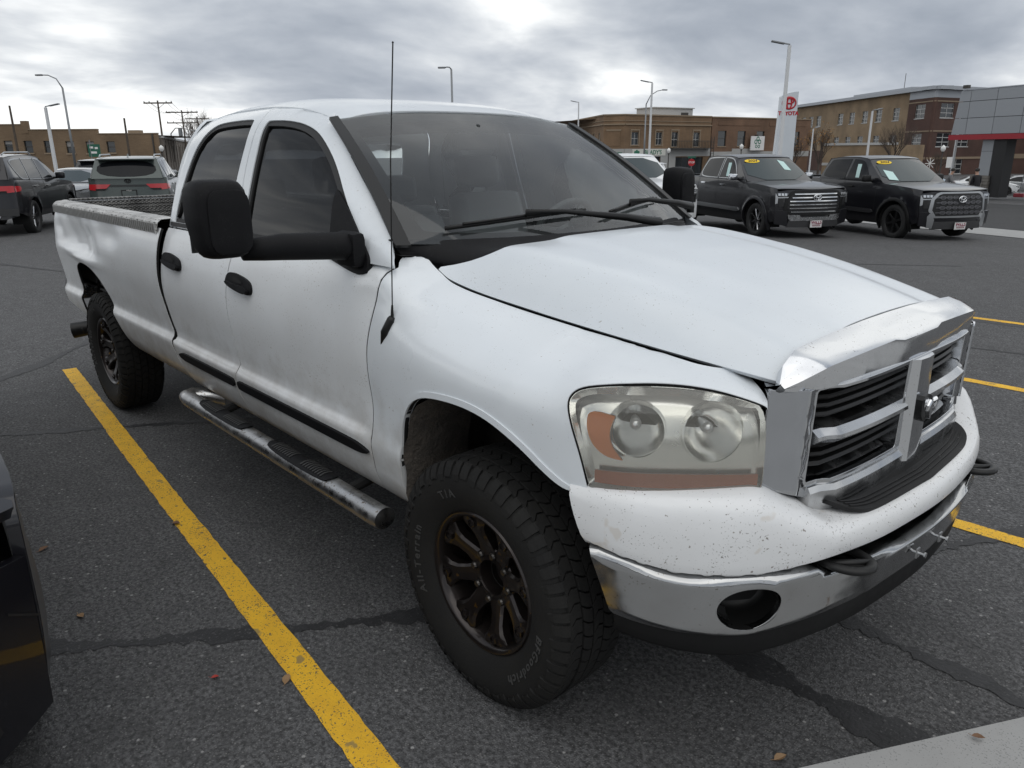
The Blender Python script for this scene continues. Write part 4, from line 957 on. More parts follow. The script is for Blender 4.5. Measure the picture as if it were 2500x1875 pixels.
# --- wheels ---
def wheel_M(s): # local z = outward
    return Matrix(((1,0,0),(0,0,-1),(0,1,0))).to_4x4() if s < 0 else Matrix(((-1,0,0),(0,0,1),(0,1,0))).to_4x4()
LET = mat('tyre_lettering', (.045,.045,.044), .85)
def wheel(cx, cy, s, phase, letters):
    root = None
    M = Matrix.Translation((cx, cy, .408)) @ wheel_M(s) @ Matrix.Scale(.94, 4, (0, 0, 1))
    tp = [(.232,.098),(.240,.112),(.255,.122),(.275,.133),(.31,.145),(.345,.148),(.372,.143),(.392,.128),(.400,.112),(.402,.09),(.402,-.09),(.400,-.112),(.392,-.128),(.372,-.143),(.34,-.148),(.30,-.14),(.25,-.12),(.232,-.10)]
    b = MB().lathe(tp, 96, M); ty = b.obj('tyre', RUB, T, smooth=True)
    # tread blocks in five ribs, plus shoulder lugs
    b = MB(); n = 56
    for k in range(n):
        for j, (h0, h1, off_, rr) in enumerate([(-.118,-.070,0,.0),(-.064,-.026,.5,.001),(-.020,.020,.15,.001),(.026,.064,.65,.001),(.070,.118,.3,.0)]):
            a0 = 2*math.pi*(k+off_)/n; da = 2*math.pi/n*.86; z1, z2 = .4135+rr, .398
            sk = .35*2*math.pi/n*(1 if j % 2 else -1)
            if j in (0, 4): z1 = .411
            V = []
            for r in (z2, z1):
                for (aa, hh) in ((a0, h0), (a0+da, h0), (a0+da*1.1, (h0+h1)/2), (a0+da+sk, h1), (a0+sk, h1), (a0+da*.1, (h0+h1)/2)):
                    V.append(M @ Vector((r*math.cos(aa), r*math.sin(aa), hh)))
            b.add(V, [(6,7,8,9,10,11)]+[(i, (i+1) % 6, 6+(i+1) % 6, 6+i) for i in range(6)])
        for sgn in (1, -1):
            a0 = 2*math.pi*(k+.3)/n; da = 2*math.pi/n*(.62 if k % 2 else .78); rlo = .352 if k % 2 else .364
            pr = [(.411,.112),(.405,.126),(.392,.1375),(.372,.1485),(rlo,.151),(rlo,.145)]
            V = [M @ Vector((r*math.cos(a), r*math.sin(a), sgn*h)) for (r, h) in pr for a in (a0+(.012 if r < .37 else 0), a0+da-(.012 if r < .37 else 0))]+[M @ Vector((r*.975*math.cos(a), r*.975*math.sin(a), sgn*h*.95)) for (r, h) in pr for a in (a0, a0+da)]
            F = []
            for i in range(5): F += [(2*i, 2*i+1, 2*i+3, 2*i+2), (2*i, 2*i+2, 12+2*i+2, 12+2*i), (2*i+1, 12+2*i+1, 12+2*i+3, 2*i+3)]
            b.add(V, F)
    o = b.obj('tread_blocks', RUB, ty); tag(o, kind='stuff')
    # rim
    b = MB().lathe([(.236,.104),(.241,.112),(.236,.118),(.228,.116),(.221,.108),(.214,.09),(.205,.04),(.203,-.09),(.235,-.105)], 72, M); rim_ = b.obj('rim', BRZ, T, auto=40)
    b = MB().lathe([(.205,-.02),(0,-.02)], 32, M); b.lathe([(.17,-.015),(.17,.005),(.05,.012)], 40, M); b.obj('brake_disc', mat('disc_dark', (.015,.014,.014), .6, metal=.4), rim_)
    for k in range(8):   # eight spokes, each splayed at the rim under a boss
        a = 2*math.pi*k/8+phase; b = MB(); prof = [(.060,.034,.052),(.085,.036,.058),(.12,.029,.066),(.155,.028,.078),(.178,.038,.088),(.196,.054,.094),(.221,.064,.095)]
        rows = []
        for r, hw, h in prof:
            t = .016; row = []
            for (q, z) in ((-hw, h-.035), (-hw, h-.004), (-hw*.72, h+.004), (-hw*.15, h+.002), (hw*.15, h+.002), (hw*.72, h+.004), (hw, h-.004), (hw, h-.035)):
                row.append(M @ Vector((r*math.cos(a)-q*math.sin(a), r*math.sin(a)+q*math.cos(a), z)))
            rows.append(row)
        b.grid(rows); sp_ = b.obj('spoke', BRZ, rim_, auto=30)
        Mb = M @ Matrix.Translation((.198*math.cos(a), .198*math.sin(a), .094)); bb = MB().lathe([(.019,0),(.018,.010),(.013,.012),(.012,.006),(0,.006)], 6, Mb, a0=a); bb.obj('rim_bolt', BRZ, sp_)
        al = a+math.pi/8; Ml = M @ Matrix.Translation((.083*math.cos(al), .083*math.sin(al), .048)); bb = MB().lathe([(.013,0),(.013,.018),(.010,.024),(0,.025)], 10, Ml); bb.obj('lug_nut', mat('dark_steel', (.09,.085,.08), .3, metal=.9), rim_)
    b = MB().lathe([(.103,.020),(.103,.050),(.098,.055),(.066,.060),(.060,.062),(.057,.055),(.055,-.01),(0,-.012)], 40, M); b.obj('hub', BRZ, rim_, auto=35)
    for body, a_c, sp in letters:
        V0, F0 = [], []; chars = []; cur = 0.0
        for ch in body:
            if ch == ' ': cur += .016; continue
            V, F = text_mesh(ch, .043, .0015, .0008)
            if not V: continue
            w = max(v.x for v in V)-min(v.x for v in V); chars.append((V, F, cur+w/2)); cur += w+.0055*sp
        b = MB()
        for V, F, c in chars:
            an = a_c-(c-cur/2)/.305
            xm = (max(v.x for v in V)+min(v.x for v in V))/2
            W = []
            for v in V:
                r = .305+v.y*.9; aa = an-(v.x-xm)/.305
                hh = float(np.interp(r, [.255,.275,.31,.345,.372], [.122,.133,.145,.148,.143]))+.0015+max(v.z, 0)
                W.append(M @ Vector((r*math.cos(aa), r*math.sin(aa), hh)))
            b.add(W, F)
        b.obj('sidewall_lettering', LET, ty, fix=False)
AT = [('BFGoodrich', R_(-32), 1.6), ('All-Terrain', R_(183), 1.6), ('T/A', R_(113), 1.2)]
wheel(0, -.876, -1, .25, AT); wheel(-4.077, -.876, -1, .62, AT); wheel(0, .876, 1, .1, []); wheel(-4.077, .876, 1, .4, [])
# muddy liner flap behind the front wheel
b = MB(); rows = []
for z in np.linspace(.50, .98, 12):
    x = float(np.interp(z, [.5,.7,.85,.95,1.0], [-.37,-.40,-.365,-.29,-.20])); rows.append([(x+.012*math.sin(z*40), -.985, z), (x+.035, -.93, z), (x+.04, -.84, z), (x+.02, -.72, z)])
b.grid(rows); b.obj('mud_liner', DUST, T, smooth=True)
# --- door handles, mouldings ---
def handle(x0, z0):
    cut = smooth_poly([(x0,z0-.005),(x0+.02,z0+.026),(x0+.08,z0+.036),(x0+.24,z0+.018),(x0+.275,z0-.012),(x0+.272,z0-.042),(x0+.23,z0-.05),(x0+.05,z0-.03),(x0+.005,z0-.02)], 2)
    o = panel('door_handle', SIDE, uz(cut), BLK, T, step=.02, rim=.014, lift=.013)
    grip = smooth_poly([(x0+.02,z0-.006),(x0+.10,z0-.012),(x0+.262,z0-.016),(x0+.265,z0-.040),(x0+.22,z0-.046),(x0+.06,z0-.028)], 2)
    panel('handle_grip', SIDE, uz(grip), BLK, o, step=.015, rim=.018, lift=.030)
    panel('handle_recess', SIDE, uz(smooth_poly([(x0+.075,z0+.008),(x0+.10,z0+.020),(x0+.18,z0+.012),(x0+.20,z0-.008),(x0+.10,z0-.004)], 2)), DARK, o, step=.02, rim=0, lift=.0155)
handle(-2.665, 1.195); handle(-1.805, 1.182)
def mould(x0, x1, r0, r1):
    pts = [(x0,.685),(x0+r0*.4,.668),(x0+r0,.664),(x1-r1,.664),(x1-r1*.4,.668),(x1,.682),(x1-r1*.4,.698),(x1-r1,.706),(x0+r0,.706),(x0+r0*.4,.702)]
    for sg in (False, True): panel('side_moulding', SIDE, uz(smooth_poly(pts, 2)), BLK, T, step=.03, rim=.016, lift=.012, mirror=sg)
mould(-2.545, -1.805, .12, .02); mould(-1.765, -.595, .02, .14)
# --- step bar ---
b = MB(); pth = [(-2.25,-.86,.465),(-2.33,-.90,.47),(-2.385,-.955,.478),(-2.40,-1.005,.484),(-2.375,-1.036,.487),(-2.32,-1.045,.487)]+[(x, -1.045, .487) for x in np.linspace(-2.2, -.62, 12)]+[(-.50,-1.045,.487),(-.455,-1.04,.487)]
STEEL = mat('weathered_steel_tube', (.55,.555,.56), .34, metal=1.0, rvary=(16, .22, .5), vary=(14, .3, (.38,.37,.36)), specks=[(70, .77, (.20,.17,.14))])
b.tube(pth, [(.040,.046)]*len(pth), 20); SB = b.obj('step_bar', STEEL, T, auto=45)
def STEPS(x, d):
    d = np.asarray(d, float); return np.stack([np.asarray(x, float), -1.045+d, .487+.040*np.sqrt(np.clip(1-(d/.047)**2, .02, 1))], 1)
for x0, x1 in ((-2.12,-1.58), (-1.34,-.80)):
    st = panel('step_tread', STEPS, smooth_poly([(x0,-.012),(x0+.03,-.036),(x1-.03,-.036),(x1,-.012),(x1,.012),(x1-.03,.036),(x0+.03,.036),(x0,.012)], 2), BLK, SB, step=.012, rim=.008, lift=.007, ref=(-1.5,-1.045,.3))
    for k in range(9):
        for q in (-1, 1):
            xx = (x0+x1)/2+q*(.05+.020*k); panel('tread_rib', STEPS, [(xx-.004,-.024),(xx+.004,-.024),(xx+.004,.024),(xx-.004,.024)], mat('rib_rubber', (.03,.03,.03), .6), st, step=.02, rim=.003, lift=.011, ref=(-1.5,-1.045,.3))
for x in (-2.0, -.75):
    b = MB().tube([(x,-.6,.56),(x,-.85,.52),(x,-1.02,.487)], .022, 8); b.obj('step_bracket', DARK, T)
# --- towing mirrors ---
def mirror(s):
    b = MB(); rows = []; (cy, cz, hy, hz, xo) = (-1.398, 1.534, .087, .122, 0.0) if s < 0 else (-1.125, 1.534, .070, .115, -.10); n = 36
    for x, k, p in ((-.812,.30,5.0),(-.81,.80,5.5),(-.80,.95,5.5),(-.76,1.0,5.5),(-.725,.985,5.0),(-.70,.94,4.6),(-.688,.86,4.0),(-.681,.72,3.0),(-.679,.45,3.0),(-.678,.1,2.5),(-.678,.004,2.5)):
        row = []
        for i in range(n):
            a = 2*math.pi*i/n; c, s_ = math.cos(a), math.sin(a); r = (abs(c)**p+abs(s_)**p)**(-1/p)
            yy, zz_ = hy*k*r*c, hz*k*r*s_
            yy += .018*max(0, -zz_/hz)*(.6-.6*c)      # narrower at the foot
            row.append((x+xo, cy+yy, cz+zz_))
        rows.append(row+[row[0]])
    b.grid(rows); b.F.append(tuple(range(n)))
    if s > 0: b.V = [(v[0], -v[1], v[2]) for v in b.V]
    o = b.obj('towing_mirror', BLK, T, auto=40)
    b = MB(); rws = []
    for x, k in ((-.684,.80),(-.6735,.79),(-.6715,.75),(-.671,.3),(-.671,.01)):
        rws.append([(x+xo, cy+hy*k*.96*(abs(math.cos(a))**4.5+abs(math.sin(a))**4.5)**(-1/4.5)*math.cos(a)+.012, cz-.006+hz*k*(abs(math.cos(a))**4.5+abs(math.sin(a))**4.5)**(-1/4.5)*math.sin(a)) for a in np.linspace(0, 2*math.pi, 36)])
    b.grid(rws)
    if s > 0: b.V = [(v[0], -v[1], v[2]) for v in b.V]
    b.obj('mirror_cover', BLK, o, auto=35)
    b = MB(); b.tube([(-.75+xo, cy+.07, 1.432), (-.745+xo*.8, cy+.14, 1.432)]+([] if s > 0 else [(-.745, -1.20, 1.432)])+[ (-.73, -.99, 1.420), (-.715, -.94, 1.415)], [(.034,.035),(.040,.042)]+([] if s > 0 else [(.044,.045)])+[(.048,.045),(.052,.05)], 20)
    if s > 0: b.V = [(v[0], -v[1], v[2]) for v in b.V]
    b.obj('mirror_arm', BLK, o, smooth=True)
    sail = smooth_poly([(-.955,1.595,1),(-.86,1.537),(-.776,1.474),(-.69,1.405),(-.652,1.37),(-.648,1.325,1),(-.70,1.312),(-.80,1.325),(-.93,1.35,1)], 2)
    sl = panel('mirror_sail', UPS, sail, BLK, o, step=.03, rim=.02, lift=.012, mirror=(s > 0))
    b = MB(); b.box((-.735, -.945, 1.405), (.14, .06, .125), bev=.03)
    if s > 0: b.V = [(v[0], -v[1], v[2]) for v in b.V]
    b.obj('mirror_mount', BLK, o, auto=50)
    b = MB(); b.box((-.802+xo, cy, 1.53), (.006, hy*1.65, .20)); 
    if s > 0: b.V = [(v[0], -v[1], v[2]) for v in b.V]
    b.obj('mirror_glass', CHROME, o)
mirror(-1)
def mirror_left():   # the driver's mirror stands upright but is not pulled out
    mirror(1)
mirror_left()
# --- aerial ---
b = MB(); b.tube([(-.500,-.984,1.105),(-.480,-.980,1.15),(-.460,-.966,1.195),(-.457,-.964,1.205)], [.004,.016,.015,.010], 12); an = b.obj('aerial_base', BLKS, T, smooth=True)
b = MB(); b.tube([(-.457,-.964,1.20),(-.454,-.963,1.245)], [.006,.0035], 8); b.tube([(-.454,-.963,1.24),(-.425,-.960,1.7),(-.385,-.957,2.04)], .0021, 6); b.lathe([(0,.004),(.004,0),(0,-.004)], 8, Matrix.Translation((-.385,-.957,2.042))); b.obj('aerial_mast', BLKS, an)
# ------------------------------------------------------------------ parked vehicles
CGL = mat('car_glass', (.009,.010,.012), .03, spec=.2)
CWS = mat('car_windshield', (.034,.048,.052), .03, spec=.45)
CTY = mat('car_tyre', (.014,.014,.014), .75); UND = mat('underbody', (.008,.008,.008), .9)
ALLOY = mat('alloy_wheel', (.40,.40,.41), .22, metal=1.0); BLKW = mat('black_wheel', (.018,.018,.019), .35, metal=.4)
REDL = mat('tail_light_red', (.45,.012,.018), .15, coat=.6); CLR = mat('clear_lamp', (.62,.64,.66), .12, metal=.7); GRILL = mat('grille_black', (.010,.010,.011), .5)
SAT = mat('satin_silver', (.42,.43,.44), .3, metal=.9)
def paint(name, c, metal=.3): return mat(name, c, .3, metal=metal, coat=.6, coat_rough=.04, spec=.35)
def place(root, objs): pass
def car_body(name, label, cat, loc, head, S, group=None):
    R = thing(name, label, cat, (loc[0], loc[1], gz(*loc)), R_(head), group)
    xf, xr, wb, r, w, sill = S['xf'], S['xr'], S['wb'], S['r'], S['w'], S['sill']; pm = S['paint']; st = S.get('step', .10)
    hz = pchip(*zip(*sorted(S['hood']))); rz = pchip(*zip(*sorted(S['roof']))); bz = pchip(*zip(*sorted(S['belt'])))
    dk = S.get('deck'); dz = pchip(*zip(*sorted(dk))) if dk else None
    zmax = max(z for _, z in S['belt'])
    wp = pchip([sill-.1, sill, sill+.12, .62, .95, zmax-.08, zmax+.1], [w-.12, w-.07, w-.015, w, w-.004, w-.045, w-.10])
    tf, tr = S.get('tf', .16), S.get('tr', .10)
    def W(x, z):
        x = np.asarray(x, float); k = wp(z)-tf*np.clip((x-(xf-.55))/.55, 0, 1.2)**2.2-tr*np.clip(((xr+.4)-x)/.4, 0, 1.2)**2.2
        for xa in (0, -wb): k = k+S.get('flare', .018)*np.exp(-((np.hypot(x-xa, z-r)-(r+.09))/.07)**2)
        return k
    side = lambda x, z: np.stack([np.asarray(x, float), -W(x, z), np.asarray(z, float)], 1)
    fx = S.get('fcurve', .20); rx = S.get('rcurve', .10)
    xfs, xrs = xf-fx, xr+rx
    cow, wst, bgt, bgb = S['cowl'], S['wst'], S['bgt'], S['bgb']      # (x,z) points of windshield and rear glass
    ra = r+S.get('arch', .07)
    def arc(xa): return [(xa+ra*math.cos(a), max(r+ra*math.sin(a), sill)) for a in np.linspace(math.pi*1.08, -.08*math.pi, 14)]
    bot = [(xrs, sill+.16), (-wb-ra-.05, sill+.05)]+arc(-wb)+[(-wb+ra+.03, sill), (-ra-.03, sill)]+arc(0)+[(ra+.05, sill+.04), (xfs, sill+.10)]
    top = [(xfs, float(hz(xfs))-.05)]+[(x, float(hz(x))-.035) for x in np.linspace(xfs-.05, cow[0]+.02, 7)]+[(x, float(bz(x))) for x in np.linspace(cow[0]-.03, bgb[0]+.03, 9)]
    if dk: top += [(x, float(dz(x))) for x in np.linspace(bgb[0], xrs, 6)]
    else: top += [(xrs, float(bz(xr)))]
    for sg in (False, True):
        panel('body_side', side, bot+top, pm, R, mirror=sg, step=st, rim=.03, ref=(-wb/2,0,.8))
    # hood
    hs = lambda x, y: np.stack([np.asarray(x, float), np.asarray(y, float), hz(x)-.035*np.clip(np.abs(y)/(w-.06), 0, 1.2)**4], 1)
    fe = lambda y: xf-.03-fx*abs(y/w)**2.6
    xs = np.linspace(cow[0]-.02, xfs, 7)
    ho = [(float(x), -float(W(np.array([x]), np.array([float(hz(x))-.035]))[0])+.006) for x in xs]+[(fe(y), y) for y in np.linspace(-w*.93, w*.93, 11)]+[(float(x), float(W(np.array([x]), np.array([float(hz(x))-.035]))[0])-.006) for x in xs[::-1]]
    panel('hood', hs, ho, pm, R, step=st, rim=.03, ref=(0,0,.3))
    # greenhouse
    wr = S['wr']
    def gs(x, z):
        x = np.asarray(x, float); z = np.asarray(z, float); b = bz(x); t = np.clip((z-b)/np.maximum(rz(x)-.05-b, .05), 0, 1.1); wbel = W(x, b)
        return np.stack([x, -(wbel+(wr-wbel)*t**1.15), z], 1)
    go = [(cow[0]-.01, float(bz(cow[0]))), (wst[0]-.01, float(rz(wst[0]))-.035)]+[(x, float(rz(x))-.035) for x in np.linspace(wst[0]-.1, bgt[0]+.06, 8)]+[(bgt[0], float(rz(bgt[0]))-.05), (bgb[0], float(bz(bgb[0])))]+[(x, float(bz(x))) for x in np.linspace(bgb[0]+.05, cow[0]-.05, 9)]
    for sg in (False, True):
        panel('cabin_side', gs, go, pm, R, mirror=sg, step=st, rim=.02, ref=(-wb/2,0,1.2))
        for k, wn in enumerate(S['windows']):
            wo_ = smooth_poly(wn, 2); gl = panel('side_window', gs, wo_, CGL, R, mirror=sg, step=.15, rim=.004, lift=.006, ref=(-wb/2,0,1.2))
            if S.get('wtrim'): panel('window_trim', gs, hole_ring(wo_, .022), S['wtrim'], gl, holes=[hole_ring(wo_, -.002)], mirror=sg, step=.06, rim=.004, lift=.009, ref=(-wb/2,0,1.2))
    rs = lambda x, y: np.stack([np.asarray(x, float), np.asarray(y, float), rz(x)-.03*np.clip(np.abs(y)/wr, 0, 1.2)**3], 1)
    panel('roof', rs, [(wst[0]+.03*(1-abs(y)/wr), y) for y in np.linspace(-wr, wr, 7)]+[(x, wr) for x in np.linspace(wst[0]-.1, bgt[0]+.1, 6)]+[(bgt[0], y) for y in np.linspace(wr, -wr, 7)]+[(x, -wr) for x in np.linspace(bgt[0]+.1, wst[0]-.1, 6)], pm, R, step=st, rim=.03, ref=(-wb/2,0,1.0))
    def sheetq(a, b, wa, wb_, bulge):
        def f(s, t):
            s = np.asarray(s, float); t = np.asarray(t, float); x = a[0]+(b[0]-a[0])*t+bulge*(1-s*s); z = a[1]+(b[1]-a[1])*t; y = s*(wa+(wb_-wa)*t); return np.stack([x, y, z], 1)
        return f
    wB = float(W(np.array([cow[0]]), np.array([float(bz(cow[0]))]))[0])
    ws_ = sheetq(cow, (wst[0], wst[1]), wB-.03, wr-.01, .10)
    panel('windshield', ws_, smooth_poly([(-.94,.0),(.94,.0),(.93,.97),(-.93,.97)], 1), S.get('wsm', CWS), R, step=.12, rim=.01, lift=.004, ref=(-wb/2,0,1.0))
    panel('windshield_frame', ws_, [(-1.02,-.05),(1.02,-.05),(1.02,1.02),(-1.02,1.02)], pm, R, step=.2, rim=0, lift=-.004, ref=(-wb/2,0,1.0))
    wB2 = float(W(np.array([bgb[0]]), np.array([float(bz(bgb[0]))]))[0])
    bk = sheetq(bgb, (bgt[0], bgt[1]), wB2-.02, wr-.01, -.06)
    panel('rear_glass_frame', bk, [(-1.02,-.04),(1.02,-.04),(1.02,1.03),(-1.02,1.03)], pm, R, step=.2, rim=0, lift=-.002, ref=(-wb/2,0,1.0))
    panel('rear_glass', bk, smooth_poly([(-.90,.06),(.90,.06),(.90,.93),(-.90,.93)], 2), CGL, R, step=.15, rim=.01, lift=.006, ref=(-wb/2,0,1.0))
    # front and rear fascias
    FS = lambda y, z: np.stack([xf-fx*np.clip(np.abs(np.asarray(y, float))/w, 0, 1.1)**2.6-S.get('frake', .12)*np.clip((np.asarray(z, float)-.72)/.6, -1, 1.2)**2, np.asarray(y, float), np.asarray(z, float)], 1)
    zt = float(hz(xf-.05))-.02; fo = [(-w*.97, sill+.06),(-w*.7, sill-.02),(w*.7, sill-.02),(w*.97, sill+.06),(w*.975, zt-.045),(w*.7, zt-.005),(0, zt+.01),(-w*.7, zt-.005),(-w*.975, zt-.045)]
    panel('front_fascia', FS, fo, S.get('fmat', pm), R, step=st*.8, rim=.03, ref=(0,0,.7))
    ztr = float(dz(xr)) if dk else bgb[1]
    RS = lambda y, z: np.stack([xr+rx*np.clip(np.abs(np.asarray(y, float))/w, 0, 1.1)**3+S.get('rrake', .04)*np.clip((np.asarray(z, float)-.7)/.6, -1, 1.2), np.asarray(y, float), np.asarray(z, float)], 1)
    panel('rear_fascia', RS, [(-w*.96, sill+.10),(-w*.7, sill+.02),(w*.7, sill+.02),(w*.96, sill+.10),(w*.95, ztr),(-w*.95, ztr)], pm, R, step=st, rim=.03, ref=(-wb,0,.7))
    if dk and not S.get('bed'):
        ds = lambda x, y: np.stack([np.asarray(x, float), np.asarray(y, float), dz(x)-.02*np.clip(np.abs(y)/w, 0, 1.1)**4], 1)
        panel('trunk_lid', ds, [(bgb[0]+.02,-w*.9),(xr+.02,-w*.9),(xr+.02,w*.9),(bgb[0]+.02,w*.9)], pm, R, step=st, rim=.02, ref=(-wb,0,.4))
    b = MB(); b.box(((xf+xr)/2, 0, sill+.22), (xf-xr-.6, 2*w-.5, .36)); b.box((-wb/2+.0, 0, sill+.02), (wb-2*ra, 2*w-.2, .06)); b.obj('underbody', UND, R)
    for xa in (0, -wb):
        for s in (-1, 1):
            b = MB()
            rows = [[(xa+(ra+.01)*math.cos(a), s*y, r+(ra+.01)*math.sin(a)) for a in np.linspace(-.3, math.pi+.3, 14)] for y in (w-.03, w-.40)]
            b.grid(rows); k = len(b.V); b.V += [rows[1][i] for i in range(14)]+[(xa, s*(w-.40), r)]; b.F += [(k+i, k+i+1, k+14) for i in range(13)]
            b.obj('wheel_well', UND, R)
        for s in (-1, 1):
            M = Matrix.Translation((xa, s*(w-.125), r)) @ wheel_M(s); rr = S.get('rim', .66)*r
            wh = MB().lathe([(rr,.095),(rr+.02,.11),(r*.86,.125),(r*.95,.112),(r,.085),(r,-.085),(r*.95,-.11),(rr,-.10)], 40, M).obj('wheel', CTY, R, smooth=True)
            b = MB().lathe([(rr,.095),(rr*.97,.10),(rr*.93,.08),(rr*.92,-.04),(rr*.9,-.05),(0,-.05)], 32, M); b.obj('rim', S.get('rimback', BLKW), wh, auto=40)
            b = MB(); n = S.get('spokes', 6)
            for k in range(n):
                a = 2*math.pi*k/n+.3; rows = []
                for q, hw, h in ((.03,.03,.06),(rr*.3,.030,.072),(rr*.65,.026,.078),(rr*.96,.042,.086)):
                    rows.append([M @ Vector((q*math.cos(a)-t*hw*math.sin(a), q*math.sin(a)+t*hw*math.cos(a), h-(.02 if abs(t) == 1 else 0))) for t in (-1,-.7,.7,1)])
                b.grid(rows)
            b.lathe([(.07,.05),(.065,.08),(0,.085)], 16, M); b.obj('wheel_spokes', S.get('rimm', ALLOY), wh, auto=30)
    return R, dict(side=side, FS=FS, RS=RS, gs=gs, W=W, hz=hz, rz=rz, bz=bz, ws=ws_, bk=bk, hs=hs)
def door_bits(R, f, S, handles, seams, hm):
    for sg in (False, True):
        for x in seams:
            panel('door_seam', f['side'], [(x-.007, S['sill']+.03), (x+.007, S['sill']+.03), (x+.007, float(f['bz'](x))-.01), (x-.007, float(f['bz'](x))-.01)], GRILL, R, mirror=sg, step=.2, rim=0, lift=.003, ref=(-S['wb']/2,0,.8))
        for x in handles:
            z = float(f['bz'](x))-.13; panel('door_handle', f['side'], smooth_poly([(x-.12,z-.02),(x+.12,z-.02),(x+.12,z+.02),(x-.12,z+.02)], 1), hm, R, mirror=sg, step=.1, rim=.03, lift=.035, ref=(-S['wb']/2,0,.8))
def wing_mirror(R, x, w, z, m, s=1.0):
    for sd in (-1, 1):
        b = MB(); b.box((x, sd*(w+.12), z+.06), (.13*s, .22*s, .17*s), bev=.045); o = b.obj('wing_mirror', m, R, auto=50)
        b = MB(); b.box((x, sd*(w+.0), z), (.07, .16, .05), bev=.015); b.obj('mirror_stalk', BLKS, o)
def toyota_ring(R, c, s, m, nx=(1,0,0), parent=None):
    """three overlapping ellipses, raised"""
    b = MB()
    for (cy, cz, ry, rz_) in ((0,0,1,.68),(0,-.03,.36,.66),(0,.26,.66,.33)):
        b.tube([Vector(c)+Vector((0, s*(cy+ry*math.cos(a)), s*(cz+rz_*math.sin(a)))) for a in np.linspace(0, 2*math.pi, 25)], .12*s, 6, caps=False)
    return b.obj('emblem', m, parent or R, smooth=True)
WSM2 = CWS
PLW = mat('plate_white', (.72,.71,.70), .5); PLT = mat('plate_lettering', (.22,.02,.05), .5); YST = mat('sticker_yellow', (.80,.55,.01), .5); STK = mat('sticker_ink', (.06,.03,.02), .6); PAP = mat('window_paper', (.50,.68,.66), .7); PAPG = mat('paper_green', (.18,.42,.10), .7)
def tundra(label, loc, head, variant, group):
    pm = {'grey': paint('charcoal_paint', (.018,.018,.021), .3), 'black': paint('black_paint', (.008,.008,.011), .2), 'white': paint('clean_white_paint', (.72,.73,.74), .0)}[variant]
    S = dict(xf=.98, xr=-4.95, wb=3.70, r=.415, w=1.01, sill=.34, paint=pm, hood=[(.98,1.16),(.90,1.20),(.6,1.255),(.1,1.30),(-.4,1.335),(-.62,1.345)], belt=[(-.5,1.345),(-1.3,1.335),(-2.9,1.36),(-4.95,1.36)], cowl=(-.60,1.35), wst=(-1.36,1.87), roof=[(-1.30,1.895),(-1.5,1.945),(-1.9,1.975),(-2.4,1.97),(-2.85,1.93),(-3.1,1.88)],
             bgt=(-2.93,1.885), bgb=(-3.10,1.37), deck=[(-3.1,1.37),(-4.0,1.38),(-4.95,1.40)], bed=True, wr=.76, fcurve=.20, frake=.05, tf=.10, rim=.68, fmat=pm,
             windows=[[(-1.06,1.385,1),(-1.42,1.78),(-1.58,1.865),(-1.90,1.885,1),(-1.96,1.385,1)], [(-2.04,1.385,1),(-2.0,1.885,1),(-2.68,1.870),(-2.82,1.84),(-2.98,1.50),(-2.88,1.40)]],
             wtrim=SAT if variant == 'grey' else None, rimm={'grey': ALLOY, 'black': BLKW, 'white': BLKW}[variant], spokes=8 if variant == 'grey' else 6, arch=.09, flare=.03)
    R, f = car_body('pickup_truck', label, 'pickup truck', loc, head, S, group)
    hm = {'grey': CHROME, 'black': BLKS, 'white': BLKS}[variant]
    door_bits(R, f, S, (-1.72, -2.72), (-.72, -1.99, -3.02), hm); wing_mirror(R, -.98, 1.0, 1.36, hm)
    FS = f['FS']
    def fp(nm, poly, m, lift=.01, rim=.02, par=None, holes=(), sm=0, step=.06): return panel(nm, FS, smooth_poly(poly, sm) if sm else poly, m, par or R, holes=holes, step=step, rim=rim, lift=lift, ref=(0,0,.8))
    # grille
    go = [(-.58,1.09),(-.69,.98),(-.72,.74),(-.62,.60),(.62,.60),(.72,.74),(.69,.98),(.58,1.09),(.5,1.115),(-.5,1.115)]
    gr = fp('grille', go, GRILL, .012, .03)
    frm = {'grey': BLKS, 'black': SAT, 'white': pm}[variant]
    fp('grille_frame', [(y*1.11, .865+(z-.865)*1.15) for y, z in go], frm, .022, .04, holes=[go])
    if variant == 'grey':
        for k in range(6):
            z = .655+k*.082; hw = .67-.10*max(0, k-3)/2-.04*max(0, 1-k)
            fp('grille_bar', [(y, z-.012) for y in np.linspace(-hw, hw, 9)]+[(y, z+.012) for y in np.linspace(hw, -hw, 9)], CHROME, .045, .03, gr)
        fp('bumper_bar', [(-.68,.50),(-.62,.45),(.62,.45),(.68,.50),(.70,.59),(.42,.58),(.38,.53),(-.38,.53),(-.42,.58),(-.70,.59)], CHROMED, .06, .06)
    else:
        for k in range(4):
            z = .68+k*.115
            for j in range(-3, 4):
                y = j*.165+(0 if k % 2 else .02)
                if abs(y) < .12 and k > 1: continue
                if abs(y) > .60: continue
                hx = smooth_poly([(y-.07,z),(y-.035,z-.026),(y+.035,z-.026),(y+.07,z),(y+.035,z+.026),(y-.035,z+.026)], 1)
                fp('grille_cell', hole_ring(hx, .012), mat('grille_grey', (.16,.16,.17), .35, metal=.6), .035, .02, gr, holes=[hx], step=.05)
            fp('grille_bar', [(y, z-.010) for y in np.linspace(-.64, .64, 9)]+[(y, z+.010) for y in np.linspace(.64, -.64, 9)], mat('grille_grey', (.16,.16,.17), .35, metal=.6), .028, .02, gr)
        for s in (-1, 1): fp('bumper_corner', [(s*.74,.70),(s*.82,.60),(s*.80,.34),(s*.68,.32),(s*.66,.52)], SAT if variant == 'black' else pm, .06, .06)
